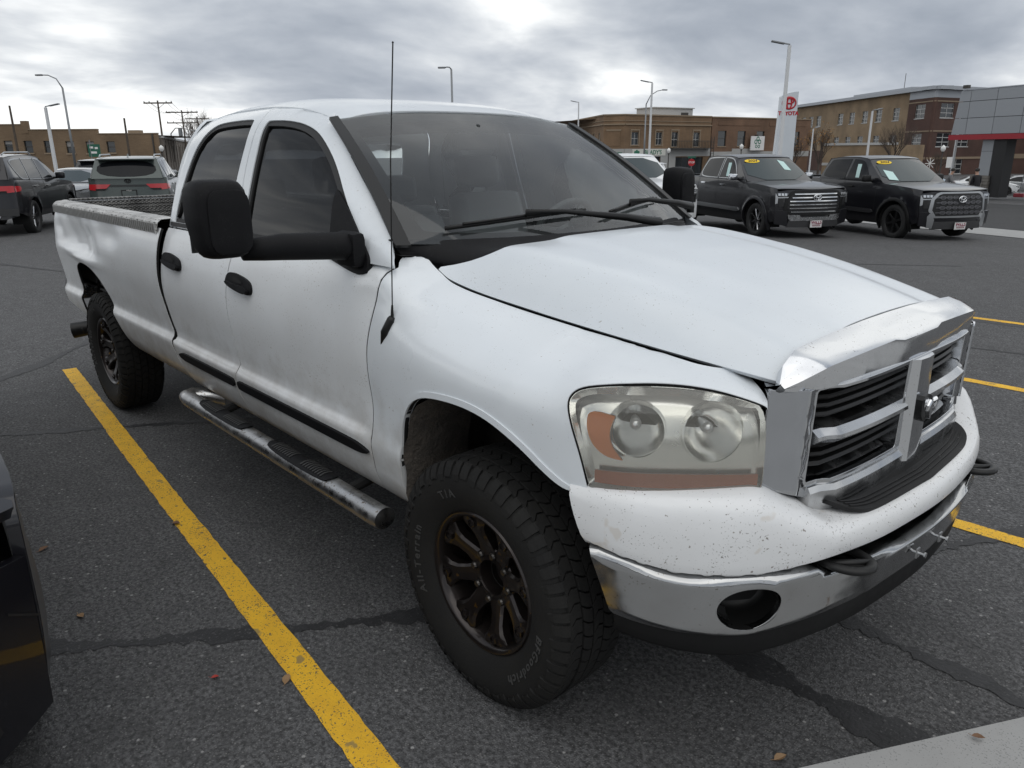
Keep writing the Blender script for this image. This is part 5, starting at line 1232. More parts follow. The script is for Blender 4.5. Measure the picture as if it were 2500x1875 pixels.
    fp('lower_bumper', [(-.66,.47),(.66,.47),(.70,.30),(-.70,.30)], mat('bumper_grey', (.035,.035,.037), .5) if variant != 'white' else BLKS, .05, .06)
    if variant != 'white': fp('bumper_end', [(-.99,.70),(-.72,.68),(-.68,.33),(-.97,.38)], pm, .05, .05); fp('bumper_end', [(.99,.70),(.72,.68),(.68,.33),(.97,.38)], pm, .05, .05)
    x0 = float(FS([0], [.95])[0][0])
    toyota_ring(R, (x0+.06, 0, .985), .105, CHROME, parent=gr)
    for s in (-1, 1):
        hl = fp('headlight', smooth_poly([(s*.69,1.105),(s*.97,1.10),(s*.985,1.06),(s*.72,1.0)], 1), mat('lamp_dark', (.05,.055,.06), .08, coat=1.0), .014, .03)
        fp('light_bracket', [(s*.985,1.09),(s*.93,1.0),(s*.935,.86),(s*.985,.84)], SAT, .020, .02, hl)
        fp('light_strip', [(s*.70,1.005),(s*.97,1.0),(s*.975,.975),(s*.72,.98)], SAT, .024, .02, hl)
        for k in range(3): fp('led_lens', [(s*(.74+.07*k),1.085),(s*(.79+.07*k),1.088),(s*(.79+.07*k),1.035),(s*(.74+.07*k),1.03)], CLR, .022, .01, hl)
        fp('side_vent', [(s*.82,.97),(s*.92,.97),(s*.91,.78),(s*.80,.78)], GRILL, .016, .01)
    pl_ = fp('licence_plate', [(-.155,.46),(.155,.46),(.155,.30),(-.155,.30)], PLW, .115, .012)
    xp = float(FS([0], [.38])[0][0])+.119
    text_obj('plate_text', 'WILLS', .105, PLT, pl_, (xp, 0, .405), (0,1,0), (0,0,1), .001, .003); text_obj('plate_text', 'TOYOTA', .055, PLT, pl_, (xp, 0, .335), (0,1,0), (0,0,1), .001, .001)
    # arch flares
    for sg in (False, True):
        for xa in (0, -3.70):
            a = np.linspace(-.12*math.pi, 1.12*math.pi, 20); ri, ro_ = .505, .575
            panel('wheel_arch_trim', f['side'], [(xa+ri*math.cos(t), .415+ri*math.sin(t)) for t in a]+[(xa+ro_*math.cos(t), .415+ro_*math.sin(t)) for t in a[::-1]], BLKS if variant == 'black' else (pm if variant == 'grey' else BLKS), R, mirror=sg, step=.08, rim=.04, lift=.03, ref=(-1.8,0,.8))
        if variant != 'white': panel('side_moulding', f['side'], [(-.80,.67),(-2.95,.70),(-2.95,.60),(-.85,.57),(-.72,.60)], SAT if variant == 'grey' else mat('moulding_dark', (.03,.03,.032), .35), R, mirror=sg, step=.1, rim=.03, lift=.025, ref=(-1.8,0,.8))
    # tailgate bed interior
    b = MB(); b.box((-4.0, 0, 1.33), (1.75, 1.70, .04)); b.obj('bed_cover', BLKS, R)
    # stickers
    def wsq(s, t): p = f['ws'](np.array([s]), np.array([t]))[0]; return Vector(p)
    if variant in ('grey', 'black'):
        def stick(nm, s0, t0, ds, dt, m, n=20, lift=.012):
            poly = [(s0+ds*math.cos(a), t0+dt*math.sin(a)) for a in np.linspace(0, 2*math.pi, n, endpoint=False)]
            return panel(nm, f['ws'], poly, m, R, step=.2, rim=.002, lift=lift, ref=(-1.8,0,1.0))
        o = stick('price_sticker', -.60, .86, .26, .085, YST)
        c = wsq(-.60, .86); e = wsq(-.3, .86)-wsq(-.9, .86); u_ = wsq(-.6, .95)-wsq(-.6, .77); n_ = e.cross(u_).normalized(); n_ = n_ if n_.x > 0 else -n_
        text_obj('sticker_text', '2024', .125, STK, o, c+n_*.018, e, u_, .001, .002, .3)
        q = (.35,.55,.22,.36) if variant == 'grey' else (-.80,.18,.26,.34)
        panel('window_paper', f['ws'], [(q[0],q[1]-.1),(q[0]+q[2],q[1]-.15),(q[0]+q[2],q[1]+q[3]-.1),(q[0],q[1]+q[3])], PAP, R, step=.2, rim=.002, lift=.010, ref=(-1.8,0,1.0))
        panel('window_paper', f['gs'], [(-1.62,1.42),(-1.48,1.42),(-1.56,1.76),(-1.70,1.76)], PAP, R, step=.2, rim=.002, lift=.013, ref=(-1.8,0,1.2))
    return R
tundra('charcoal pickup with chrome grille bars and chrome mirrors, yellow year sticker on its windshield', (-8.218, 16.027), -27, 'grey', 'pickups for sale along the lot')
tundra('glossy black pickup with honeycomb grille and black wheels beside the concrete strip', (-5.824, 18.39), -27, 'black', 'pickups for sale along the lot')
tundra('white pickup with a dark mesh grille parked half behind the driver side mirror', (-11.2, 14.1), -27, 'white', 'pickups for sale along the lot')
def suv_spec(pm, **k):
    S = dict(xf=.95, xr=-4.25, wb=3.10, r=.40, w=.99, sill=.40, paint=pm, hood=[(.95,1.05),(.85,1.10),(.4,1.17),(-.2,1.22),(-.55,1.24)], belt=[(-.5,1.24),(-1.5,1.23),(-3.0,1.26),(-4.25,1.30)], cowl=(-.55,1.245), wst=(-1.35,1.76), roof=[(-1.30,1.78),(-1.6,1.84),(-2.2,1.875),(-3.2,1.865),(-3.9,1.82),(-4.15,1.78)],
             bgt=(-3.92,1.79), bgb=(-4.20,1.33), wr=.74, fcurve=.22, rcurve=.12, tr=.10,
             windows=[[(-1.10,1.28,1),(-1.48,1.66),(-1.62,1.735),(-1.93,1.755,1),(-2.0,1.28,1)], [(-2.08,1.28,1),(-2.03,1.755,1),(-2.85,1.755,1),(-2.95,1.29,1)], [(-3.05,1.30,1),(-2.95,1.755,1),(-3.55,1.735),(-3.75,1.68),(-3.62,1.40),(-3.45,1.31)]], rim=.68)
    S.update(k); return S
def suv_rear(label, loc, head, pm, group, rack=True):
    S = suv_spec(pm, wtrim=SAT); R, f = car_body('suv', label, 'suv', loc, head, S, group)
    door_bits(R, f, S, (-1.75, -2.72), (-.80, -2.03, -3.0), CHROMED); wing_mirror(R, -.95, .96, 1.27, pm)
    RS = f['RS']; rp = lambda nm, poly, m, lift=.012, par=None, sm=0, holes=(): panel(nm, RS, smooth_poly(poly, sm) if sm else poly, m, par or R, step=.08, rim=.02, lift=lift, ref=(-2,0,.8), holes=holes)
    for s in (-1, 1):
        tl = rp('tail_light', [(s*.42,1.165),(s*.92,1.17),(s*.93,1.03),(s*.80,1.015),(s*.55,1.035)], REDL, .02)
        rp('tail_light_lower', [(s*.50,1.06),(s*.78,1.055),(s*.78,1.01),(s*.58,1.015)], BLKS, .028, tl)
        panel('tail_light', f['side'], [(-4.12,1.16),(-3.85,1.155),(-3.80,1.11),(-3.90,1.04),(-4.12,1.03)], REDL, R, step=.1, rim=.02, lift=.014, ref=(-2,0,.8), mirror=(s > 0))
    rp('garnish', [(-.55,1.15),(.55,1.15),(.50,1.10),(-.50,1.10)], mat('garnish_dark', (.02,.022,.022), .3), .010)
    p = rp('plate_frame', [(-.19,1.02),(.19,1.02),(.19,.84),(-.19,.84)], BLKS, .018); x = float(RS([0],[.8])[0][0])-.024
    rp('plate_panel', [(-.165,.995),(.165,.995),(.165,.865),(-.165,.865)], pm, .022, p)
    text_obj('plate_text', 'WILLS', .045, PLW, p, (x-.004, 0, 1.005), (0,-1,0), (0,0,1), .001); text_obj('plate_text', 'TOYOTA', .032, PLW, p, (x-.004, 0, .855), (0,-1,0), (0,0,1), .001)
    rp('rear_bumper', [(-.93,.66),(.93,.66),(.95,.50),(-.95,.50)], mat('bumper_dark', (.02,.02,.021), .5), .05); rp('skid_plate', [(-.6,.50),(.6,.50),(.55,.42),(-.55,.42)], SAT, .05)
    toyota_ring(R, (x+.03, 0, 1.25), .075, BLKS)
    b = MB(); b.box((-4.02, 0, 1.80), (.28, 1.36, .035), rotM('Y', -6), bev=.012); b.obj('roof_spoiler', pm, R, auto=50)
    b = MB(); c = Vector((-4.165, .02, 1.40)); b.tube([c, c+Vector((0,-.20,.02)), c+Vector((0,-.42,.01))], [.014,.012,.006], 6); b.obj('rear_wiper', BLKS, R)
    if rack:
        for s in (-1, 1): b = MB(); b.tube([(-1.7,s*.66,1.86),(-1.85,s*.66,1.915),(-3.5,s*.66,1.905),(-3.7,s*.66,1.85)], .018, 6); b.obj('roof_rail', SAT, R)
    b = MB(); b.prism([(0,0),(.16,0),(.02,.07),(0,.07)], lambda q: Vector((-3.55-q[0]+.1, .012, 1.86+q[1])), lambda q: Vector((-3.55-q[0]+.1, -.012, 1.86+q[1]))); b.obj('shark_fin_aerial', pm, R)
    return R, f
suv_rear('black suv with chrome window trim, its tail to the viewer, left of the green one', (-20.95-2.78*.891*1.0+0, 1.0+2.78*.454), 153, paint('black_paint', (.008,.008,.011), .2), 'suvs seen from behind')
def at_rear(x, y, head, back=4.2): return (x+back*math.cos(R_(head)), y+back*math.sin(R_(head)))
suv_rear('grey green suv with red tail lights seen from directly behind', at_rear(-20.4, 3.98, 157), 157, paint('sage_paint', (.062,.078,.074), .25), 'suvs seen from behind')
suv_rear('white suv with roof rails showing only its roof between the two dark pickups', (-19.5, 33.0), 121, paint('clean_white_paint', (.72,.73,.74), .0), 'suvs seen from behind')
suv_rear('white suv with dark side glass and roof rack behind the charcoal pickup', (-22.0, 23.2), 176, paint('clean_white_paint', (.72,.73,.74), .0), 'suvs seen from behind')
suv_rear('silver suv hidden behind the green suv, only its red lamp edge visible', at_rear(-26.4, 5.6, 153), 153, paint('silver_paint', (.36,.37,.38), .6), 'suvs seen from behind', False)
suv_rear('dark suv standing far behind the black one, under the brick wall', at_rear(-33.5, 6.6, 150), 150, paint('deep_grey_paint', (.02,.021,.023), .3), 'suvs seen from behind', False)
def sedan(label, loc, head, pm, group, hatch=False, lights=True):
    S = dict(xf=.92, xr=-3.62, wb=2.70, r=.32, w=.89, sill=.24, paint=pm, hood=[(.92,.66),(.80,.74),(.4,.86),(-.2,.95),(-.45,.98)], belt=[(-.4,.96),(-1.2,.95),(-2.6,1.0),(-3.62,1.05)], cowl=(-.30,.985), wst=(-1.20,1.38), roof=[(-1.12,1.40),(-1.5,1.455),(-1.9,1.465),(-2.5,1.42),(-3.0,1.30)], bgt=(-2.55,1.39), bgb=(-3.25,1.08),
             deck=[(-3.2,1.06),(-3.62,1.02)], wr=.60, fcurve=.30, frake=.10, tf=.16, windows=[[(-.78,.99,1),(-1.30,1.33),(-1.45,1.375),(-1.72,1.385,1),(-1.78,.985,1)], [(-1.85,.985,1),(-1.80,1.385,1),(-2.3,1.36),(-2.75,1.20),(-2.85,1.06),(-2.6,1.0)]], rim=.70, spokes=5, fmat=pm)
    R, f = car_body('sedan', label, 'car', loc, head, S, group); door_bits(R, f, S, (-1.55, -2.5), (-.62, -1.82, -2.72), pm); wing_mirror(R, -.72, .86, 1.0, pm, .8)
    FS = f['FS']
    for s in (-1, 1):
        panel('headlight', FS, [(s*.50,.66),(s*.84,.74),(s*.86,.66),(s*.60,.58)], CLR, R, step=.08, rim=.02, lift=.012, ref=(0,0,.6))
        panel('tail_light', f['RS'], [(s*.45,.98),(s*.82,1.0),(s*.83,.80),(s*.60,.84)], REDL, R, step=.08, rim=.02, lift=.012, ref=(-2,0,.6))
    panel('lower_grille', FS, [(-.55,.46),(.55,.46),(.66,.28),(-.66,.28)], GRILL, R, step=.1, rim=.02, lift=.01, ref=(0,0,.6)); panel('upper_grille', FS, [(-.35,.62),(.35,.62),(.32,.56),(-.32,.56)], GRILL, R, step=.1, rim=.02, lift=.01, ref=(0,0,.6))
    panel('licence_plate', f['RS'], [(-.2,.75),(.2,.75),(.2,.62),(-.2,.62)], PLW, R, step=.1, rim=.01, lift=.012, ref=(-2,0,.6))
    return R
WP = paint('clean_white_paint', (.72,.73,.74), .0)
sedan('white hatchback with dark front grille facing right behind the red weighted stand', (-17.9, 66.9), 18, WP, 'cars on the far side of the lot')
sedan('silver car with a paper in its window behind the stone column base', (-23.0, 66.5), 28, paint('silver_paint', (.36,.37,.38), .6), 'cars on the far side of the lot')
sedan('silver grey car at the far right end of the lot row', (-16.0, 71.0), 15, paint('silver_paint', (.36,.37,.38), .6), 'cars on the far side of the lot')
sedan('dark red car beyond the white hatchback', (-13.9, 72.5), 12, paint('dark_red_paint', (.16,.012,.016), .3), 'cars on the far side of the lot')
sedan('pale blue car partly hidden by the man in black', (-20.3, 63.0), 24, paint('pale_blue_paint', (.30,.36,.42), .4), 'cars on the far side of the lot')
sedan('silver sedan parked between the black suv and the green suv', at_rear(-27.5, 3.2, 333, -3.6), 333, paint('silver_paint', (.36,.37,.38), .6), None)
def near_car():
    pm = paint('black_paint', (.008,.008,.011), .2)
    S = suv_spec(pm, w=.95, r=.36, wb=2.75, xr=-3.75, xf=.93, sill=.26, hood=[(.93,.80),(.80,.88),(.4,.97),(-.2,1.03),(-.55,1.06)], belt=[(-.5,1.06),(-1.5,1.05),(-2.6,1.08),(-3.75,1.12)], cowl=(-.50,1.065), wst=(-1.25,1.58), roof=[(-1.2,1.60),(-1.5,1.65),(-2.2,1.68),(-3.0,1.66),(-3.6,1.60)], bgt=(-3.35,1.60), bgb=(-3.68,1.08), step=.06, fcurve=.34, frake=.06, tf=.13,
                 windows=[[(-1.0,1.10,1),(-1.40,1.50),(-1.85,1.575,1),(-1.9,1.09,1)], [(-1.97,1.09,1),(-1.92,1.575,1),(-2.6,1.57),(-3.0,1.45),(-3.1,1.15),(-2.8,1.10)]])
    R, f = car_body('crossover_car', 'glossy black car parked right beside the yellow line, front corner showing', 'car', (-1.05, -3.02), -1.5, S)
    door_bits(R, f, S, (-1.6, -2.5), (-.75, -1.93, -2.9), pm); wing_mirror(R, -.85, .80, 1.08, pm, .8)
    for s in (-1, 1):
        o = panel('headlight', f['FS'], smooth_poly([(s*.34,.66),(s*.68,.71),(s*.76,.68),(s*.72,.60),(s*.48,.54)], 2), CLR, R, step=.04, rim=.02, lift=.010, ref=(0,0,.6))
        panel('headlight_edge', f['FS'], smooth_poly([(s*.33,.67),(s*.68,.72),(s*.775,.69),(s*.73,.59),(s*.48,.53)], 2), CHROME, o, step=.04, rim=.02, lift=.005, ref=(0,0,.6))
        panel('bumper_seam', f['FS'], [(s*.86,.66),(s*.93,.60),(s*.93,.593),(s*.86,.652)], GRILL, R, step=.05, rim=0, lift=.004, ref=(0,0,.6))
        panel('fog_lamp_bezel', f['FS'], smooth_poly([(s*.60,.42),(s*.78,.44),(s*.80,.34),(s*.62,.32)], 1), GRILL, R, step=.05, rim=.02, lift=.008, ref=(0,0,.6))
    panel('lower_grille', f['FS'], [(-.50,.58),(.50,.58),(.60,.34),(-.60,.34)], GRILL, R, step=.1, rim=.02, lift=.01, ref=(0,0,.6))
near_car()
# ------------------------------------------------------------------ street, strip, buildings, poles, trees, people
def drape(name, quad, m, lift, n=(12, 3)):
    A, B, C, D = [Vector((*q, 0)) for q in quad]; P = []
    for i in range(n[0]+1):
        row = []
        for j in range(n[1]+1):
            u, v = i/n[0], j/n[1]; p = A.lerp(B, u).lerp(D.lerp(C, u), v); row.append((p.x, p.y, gz(p.x, p.y)+lift))
        P.append(row)
    b = MB(); b.grid(P); o = b.obj(name, m, fix=False)
    if o.data.polygons[0].normal.z < 0: o.data.flip_normals()
    return tag(o, kind='structure')
d_ = Vector((5.04, -2.29)).normalized(); n2 = Vector((-d_.y, d_.x))
s0 = Vector((-9.11, 22.40)); q = lambda a, b: (s0.x+d_.x*a+n2.x*b, s0.y+d_.y*a+n2.y*b)
drape('concrete_strip', [q(-40, 0), q(60, 0), q(60, 2.35), q(-40, 2.35)], CON, .012, (40, 2))
drape('road', [q(-60, 2.36), q(70, 2.36), q(70, 19.5), q(-60, 20.5)], STREET, .014, (40, 8))
# --- buildings ---
def brick(name, c1, c2, mortar, scale=1.0):
    m = bpy.data.materials.new(name); m.use_nodes = True; nt = m.node_tree; N = nt.nodes; L = nt.links; p = N['Principled BSDF']; p.inputs['Roughness'].default_value = .9
    tc = N.new('ShaderNodeTexCoord'); t = N.new('ShaderNodeTexBrick'); t.inputs['Scale'].default_value = scale; t.inputs['Color1'].default_value = (*c1, 1); t.inputs['Color2'].default_value = (*c2, 1); t.inputs['Mortar'].default_value = (*mortar, 1)
    t.inputs['Brick Width'].default_value = .22; t.inputs['Row Height'].default_value = .075; t.inputs['Mortar Size'].default_value = .010
    mp = N.new('ShaderNodeMapping'); mp.inputs['Rotation'].default_value = (R_(90), 0, 0); L.new(tc.outputs['Object'], mp.inputs[0]); L.new(mp.outputs[0], t.inputs['Vector'])
    nz = N.new('ShaderNodeTexNoise'); nz.inputs['Scale'].default_value = .35; nz.inputs['Detail'].default_value = 7; L.new(tc.outputs['Object'], nz.inputs['Vector'])
    mr = N.new('ShaderNodeMapRange'); mr.inputs[1].default_value = .3; mr.inputs[2].default_value = .7; mr.inputs[3].default_value = .68; mr.inputs[4].default_value = 1.12; L.new(nz.outputs['Fac'], mr.inputs[0])
    mx = N.new('ShaderNodeVectorMath'); mx.operation = 'SCALE'; L.new(t.outputs['Color'], mx.inputs[0]); L.new(mr.outputs[0], mx.inputs['Scale']); L.new(mx.outputs[0], p.inputs['Base Color'])
    MATS[name] = m; return m
TAN = brick('tan_brick', (.235,.150,.085), (.20,.125,.07), (.17,.115,.075)); BRN = brick('brown_brick', (.105,.055,.042), (.09,.046,.036), (.08,.05,.042)); TANL = brick('pale_tan_brick', (.31,.225,.14), (.285,.20,.12), (.24,.18,.12))
OLDB = brick('weathered_tan_brick', (.235,.165,.10), (.20,.135,.08), (.17,.12,.08))
STONE = mat('grey_render', (.40,.40,.39), .9, vary=(.6, .3, (.33,.33,.32))); COP = mat('coping', (.26,.20,.14), .9); METAL = mat('roof_metal', (.36,.38,.41), .45, metal=.3); WFR = mat('window_frame_pale', (.45,.45,.44), .6); WFD = mat('window_frame_dark', (.05,.045,.04), .6); PANE = mat('far_pane', (.025,.030,.034), .06, spec=.6); BLIND = mat('window_blind', (.30,.29,.28), .8)
class Wall:
    """a straight wall segment in plan; local u along, z up, normal towards the viewer"""
    def __init__(s, a, b, z0, parent):
        s.a = Vector((a[0], a[1], 0)); s.b = Vector((b[0], b[1], 0)); s.d = (s.b-s.a).normalized(); s.L = (s.b-s.a).length; s.z0 = z0; s.R = parent
        n = Vector((s.d.y, -s.d.x, 0)); s.n = n if n.dot(Vector((CAM.x, CAM.y, 0))-s.a) > 0 else -n
    def P(s, u, z, o=0.0): p = s.a+s.d*u+s.n*o; return Vector((p.x, p.y, z))
    def box(s, name, u0, u1, z0, z1, o0, o1, m, parent=None):
        V = [s.P(u, z, o) for o in (o0, o1) for u, z in ((u0,z0),(u1,z0),(u1,z1),(u0,z1))]
        return MB().add([s.loc(v) for v in V], [(0,1,2,3),(7,6,5,4),(0,4,5,1),(1,5,6,2),(2,6,7,3),(3,7,4,0)]).obj(name, m, parent or s.R)
    def loc(s, v): return v-Vector(s.R.location)
    def wall(s, name, z1, m, holes, thick=.35):
        """front face with real openings (u0,u1,z0,z1), reveals behind them"""
        us = sorted(set([0, s.L]+[h[0] for h in holes]+[h[1] for h in holes])); zs = sorted(set([s.z0, z1]+[h[2] for h in holes]+[h[3] for h in holes])); b = MB()
        for i in range(len(us)-1):
            for j in range(len(zs)-1):
                uc, zc = (us[i]+us[i+1])/2, (zs[j]+zs[j+1])/2
                if any(h[0] < uc < h[1] and h[2] < zc < h[3] for h in holes): continue
                b.add([s.loc(s.P(u, z)) for u, z in ((us[i],zs[j]),(us[i+1],zs[j]),(us[i+1],zs[j+1]),(us[i],zs[j+1]))], [(0,1,2,3)])
        for u0, u1, z0, z1_ in holes:
            for (ua, za), (ub, zb) in (((u0,z0),(u1,z0)),((u1,z0),(u1,z1_)),((u1,z1_),(u0,z1_)),((u0,z1_),(u0,z0))): b.add([s.loc(s.P(ua, za)), s.loc(s.P(ub, zb)), s.loc(s.P(ub, zb, -.2)), s.loc(s.P(ua, za, -.2))], [(0,1,2,3)])
        b.add([s.loc(v) for v in (s.P(0, s.z0, -thick), s.P(s.L, s.z0, -thick), s.P(s.L, z1, -thick), s.P(0, z1, -thick), s.P(0, z1), s.P(s.L, z1), s.P(0, s.z0), s.P(s.L, s.z0))], [(0,1,2,3),(3,2,5,4),(0,3,4,6),(1,7,5,2)])
        return b.obj(name, m, s.R, fix=False)
    def window(s, u0, u1, z0, z1, cols, rows, fr, sill=None, pane=None, blind=0.0, fw=.05):
        w = s.box('window', u0, u1, z0, z1, -.20, -.17, pane or PANE); 
        if blind: s.box('blind', u0+.03, u1-.03, z1-(z1-z0)*blind, z1, -.168, -.16, BLIND, w)
        for k in range(cols+1): u = u0+(u1-u0)*k/cols; s.box('window_bar', max(u0, u-fw/2), min(u1, u+fw/2), z0, z1, -.165, -.12, fr, w)
        for k in range(rows+1): z = z0+(z1-z0)*k/rows; s.box('window_bar', u0, u1, max(z0, z-fw/2), min(z1, z+fw/2), -.163, -.125, fr, w)
        if sill: s.box('window_sill', u0-.08, u1+.08, z0-.13, z0-.004, -.02, .07, sill, w)
        return w
# left: low brick building with stepped parapet
def left_building():
    R = thing('brick_building', 'low tan brick building with stepped parapet and a row of sash windows behind the suvs', 'building', (-84, 16, 0))
    W_ = Wall((-97.2, 1.54), (-77.15, 23.41), -1.2, R); proj = lambda x, y: (Vector((x, y, 0))-W_.a).dot(W_.d)
    wins = [(proj(a, b), proj(c, d), z0, z1) for (a, b, z1), (c, d, z0) in [((-86.80,12.42,3.07),(-86.20,12.61,2.03)), ((-85.63,13.72,3.06),(-84.81,14.13,1.96)), ((-84.29,15.20,3.04),(-83.59,15.48,1.95)), ((-82.92,16.70,3.0),(-82.15,17.07,1.90)), ((-81.64,18.11,2.96),(-80.86,18.50,1.89)), ((-80.30,19.60,2.95),(-79.56,19.97,1.94))]]
    wins = [((a+b)/2-.40, (a+b)/2+.40, c, d) for a, b, c, d in wins]
    W_.wall('wall', 3.62, OLDB, wins)
    a, b = proj(-85.52, 14.51), proj(-81.0, 19.25)
    W_.box('parapet', 0, a, 3.62, 4.50, -.35, .0, OLDB); W_.box('parapet', a+.002, b, 3.62, 4.02, -.35, .0, OLDB); W_.box('chimney_pier', a-.6, a+.02, 3.7, 4.85, -.36, .03, OLDB)
    W_.box('coping', 0, a-.62, 4.502, 4.58, -.40, .05, COP); W_.box('coping', a+.03, b, 4.022, 4.10, -.40, .05, COP); W_.box('coping', b+.02, W_.L, 3.622, 3.70, -.40, .05, COP)
    for k, w in enumerate(wins): W_.window(*w, 1, 2, WFD, COP, blind=(.55, 0, 0, .5, .45, 0)[k]*.9 if k else .3, fw=.07)
    W_.box('bricked_opening', proj(-81.6,18.2)-.2, proj(-80.2,19.7)-.1, 0, 1.25, -.01, .03, OLDB); W_.box('wall_notice', proj(-81.4,18.4)-.05, proj(-81.4,18.4)+.25, .85, 1.2, .04, .05, PLW)
    W_.box('roof_box', proj(-79.3, 20.6), proj(-78.6, 21.4), 3.7, 4.0, -2.5, -1.6, COP); W_.box('downpipe', W_.L-.5, W_.L-.38, -1, 3.6, .02, .12, WFD)
    o = MB().add([W_.loc(v) for v in (W_.P(0, 3.5, -.3), W_.P(W_.L, 3.5, -.3), W_.P(W_.L, 3.5, -14), W_.P(0, 3.5, -14))], [(0,1,2,3)]).obj('roof', COP, R)
left_building()
def shed():
    R = thing('grey_building', 'grey weathered siding building with tall narrow windows behind the utility poles', 'building', (-85, 27, 0))
    W_ = Wall((-77.8, 24.0), (-112, 39.2), -1.2, R); wins = [(2+4*k, 3.1+4*k, .9, 2.6) for k in range(8)]
    SID = mat('grey_siding', (.20,.175,.15), .9, vary=(1, .3, (.14,.12,.10))); W_.wall('wall', 3.25, SID, wins)
    for w in wins: W_.window(*w, 1, 2, WFD, None)
    W_.box('fascia', 0, W_.L, 3.252, 3.45, -.5, .12, WFR)
    for k in range(4): W_.box('roof_unit', 5+8*k, 7+8*k, 3.45, 3.8, -3, -1.5, WFR)
    for k in range(12): W_.box('batten', .2+2.8*k, .35+2.8*k, -1, 3.2, .002, .05, SID)
shed()
# pub building on the corner
def pub():
    R = thing('corner_building', 'two storey tan brick corner building with a green lettered pub sign and iron balcony', 'building', (-66, 82, 0))
    z0 = -2.4; T1 = 6.25
    F = Wall((-66.35, 78.91), (-63.64, 94.46), z0, R); Cc = Wall((-68.9, 77.6), (-66.35, 78.91), z0, R); Lw = Wall((-90.63, 92.5), (-68.9, 77.6), z0, R)
    def cen(px_u, w): return (px_u-w/2, px_u+w/2)
    fw = [(*cen(1.55+.2, 1.25), 2.55, 4.15), (*cen(6.0, 1.15), 2.55, 4.15), (*cen(8.9, 1.2), 2.3, 4.2), (*cen(13.0, 1.25), 2.3, 4.2)]
    low = [(1.0, 6.4, -1.6, 1.0), (9.2, 14.5, -1.6, .9)]
    F.wall('front_wall', T1, TAN, fw+low)
    for w in fw: 
        F.window(*w, 2, 2, WFR, COP, blind=.0); F.box('surround', w[0]-.16, w[0]-.005, w[2]-.2, w[3]+.2, .002, .06, COP); F.box('surround', w[1]+.005, w[1]+.16, w[2]-.2, w[3]+.2, .002, .06, COP); F.box('lintel', w[0]-.16, w[1]+.16, w[3]+.205, w[3]+.36, .002, .09, COP)
    for w in low: F.window(*w, 4, 1, WFD, None)
    Cc.wall('corner_wall', T1, TAN, []); Cc.box('corner_panel', .5, 2.3, 2.4, 4.3, .01, .05, TAN); Cc.box('corner_frame', .4, 2.4, 4.31, 4.5, .01, .10, COP)
    lw = [(24.6-3.1*k-.95, 24.6-3.1*k, 2.5, 4.1) for k in range(4)]
    Lw.wall('side_wall', T1, TAN, lw)
    for w in lw: Lw.window(*w, 1, 2, WFR, COP); Lw.box('surround', w[0]-.14, w[0]-.005, w[2]-.2, w[3]+.2, .002, .06, COP); Lw.box('surround', w[1]+.005, w[1]+.14, w[2]-.2, w[3]+.2, .002, .06, COP)
    for w_ in (F, Cc, Lw):
        w_.box('ground_floor_band', 0, w_.L, .98 if w_ is not F else 1.02, 2.05, .004, .08, STONE); w_.box('cornice', 0, w_.L, 5.05, 5.22, .003, .16, COP); w_.box('coping', 0, w_.L, T1+.002, T1+.16, -.4, .10, COP); w_.box('string_course', 0, w_.L, 5.55, 5.63, .003, .07, COP)
    F.box('ground_floor_pier', 0, .98, z0, 1.018, .004, .08, STONE); F.box('ground_floor_pier', 6.42, 9.18, z0, 1.018, .004, .08, STONE); Cc.box('green_door', .4, 2.6, -1.8, 1.6, .09, .14, mat('pub_green', (.012,.12,.075), .6))
    # sign
    sg = F.box('pub_sign', 1.3, 7.2, 1.15, 1.98, .085, .16, mat('sign_cream', (.60,.60,.55), .6)); GRN = mat('sign_green', (.02,.15,.09), .5)
    o = F.loc(F.P(4.95, 1.56, .165)); text_obj('sign_text', "BRADY'S", .80, GRN, sg, o, F.d if F.d.cross(Vector((0,0,1))).dot(F.n) > 0 else -F.d, (0,0,1), .01, .012)
    b = MB()
    for (cu, cz) in ((1.75,1.6),(2.05,1.75),(2.35,1.6),(2.05,1.45)): b.lathe([(0,.03),(.17,.025),(.19,0)], 12, Matrix.Translation(F.loc(F.P(cu, cz, .165))) @ F.n.to_track_quat('Z', 'Y').to_matrix().to_4x4())
    b.obj('shamrock', GRN, sg)
    # iron balcony and ladder
    bal = F.box('balcony', 7.6, 15.4, 2.02, 2.12, .082, 1.2, WFD)
    for k in range(27): F.box('baluster', 7.62+.29*k, 7.66+.29*k, 2.13, 3.0, 1.14, 1.18, WFD, bal)
    F.box('balcony_rail', 7.6, 15.4, 3.0, 3.07, 1.12, 1.20, WFD, bal); F.box('fire_ladder', 14.7, 14.78, -1.8, 3.6, 1.25, 1.3, WFD, bal); F.box('fire_ladder', 15.2, 15.28, -1.8, 3.6, 1.25, 1.3, WFD, bal)
    for k in range(14): F.box('ladder_rung', 14.78, 15.2, -1.6+.37*k, -1.55+.37*k, 1.26, 1.29, WFD, bal)
    pent = Wall((-71.5, 91.5), (-70.0, 99.0), 6.0, R); pent.box('roof_house', 0, 7.5, 6.2, 7.75, -4, 0, WFR); pent.box('roof_house_door', 5.2, 6.6, 6.3, 7.2, .01, .05, WFD); pent.box('roof_house_eave', -.2, 7.7, 7.752, 7.88, -4.2, .2, WFR)
    o = MB().add([F.loc(v) for v in (F.P(0, 6.0, -.3), F.P(15.7, 6.0, -.3), F.P(15.7, 6.0, -24), F.P(0, 6.0, -24))], [(0,1,2,3)]).obj('roof', COP, R)
    return F
pub()
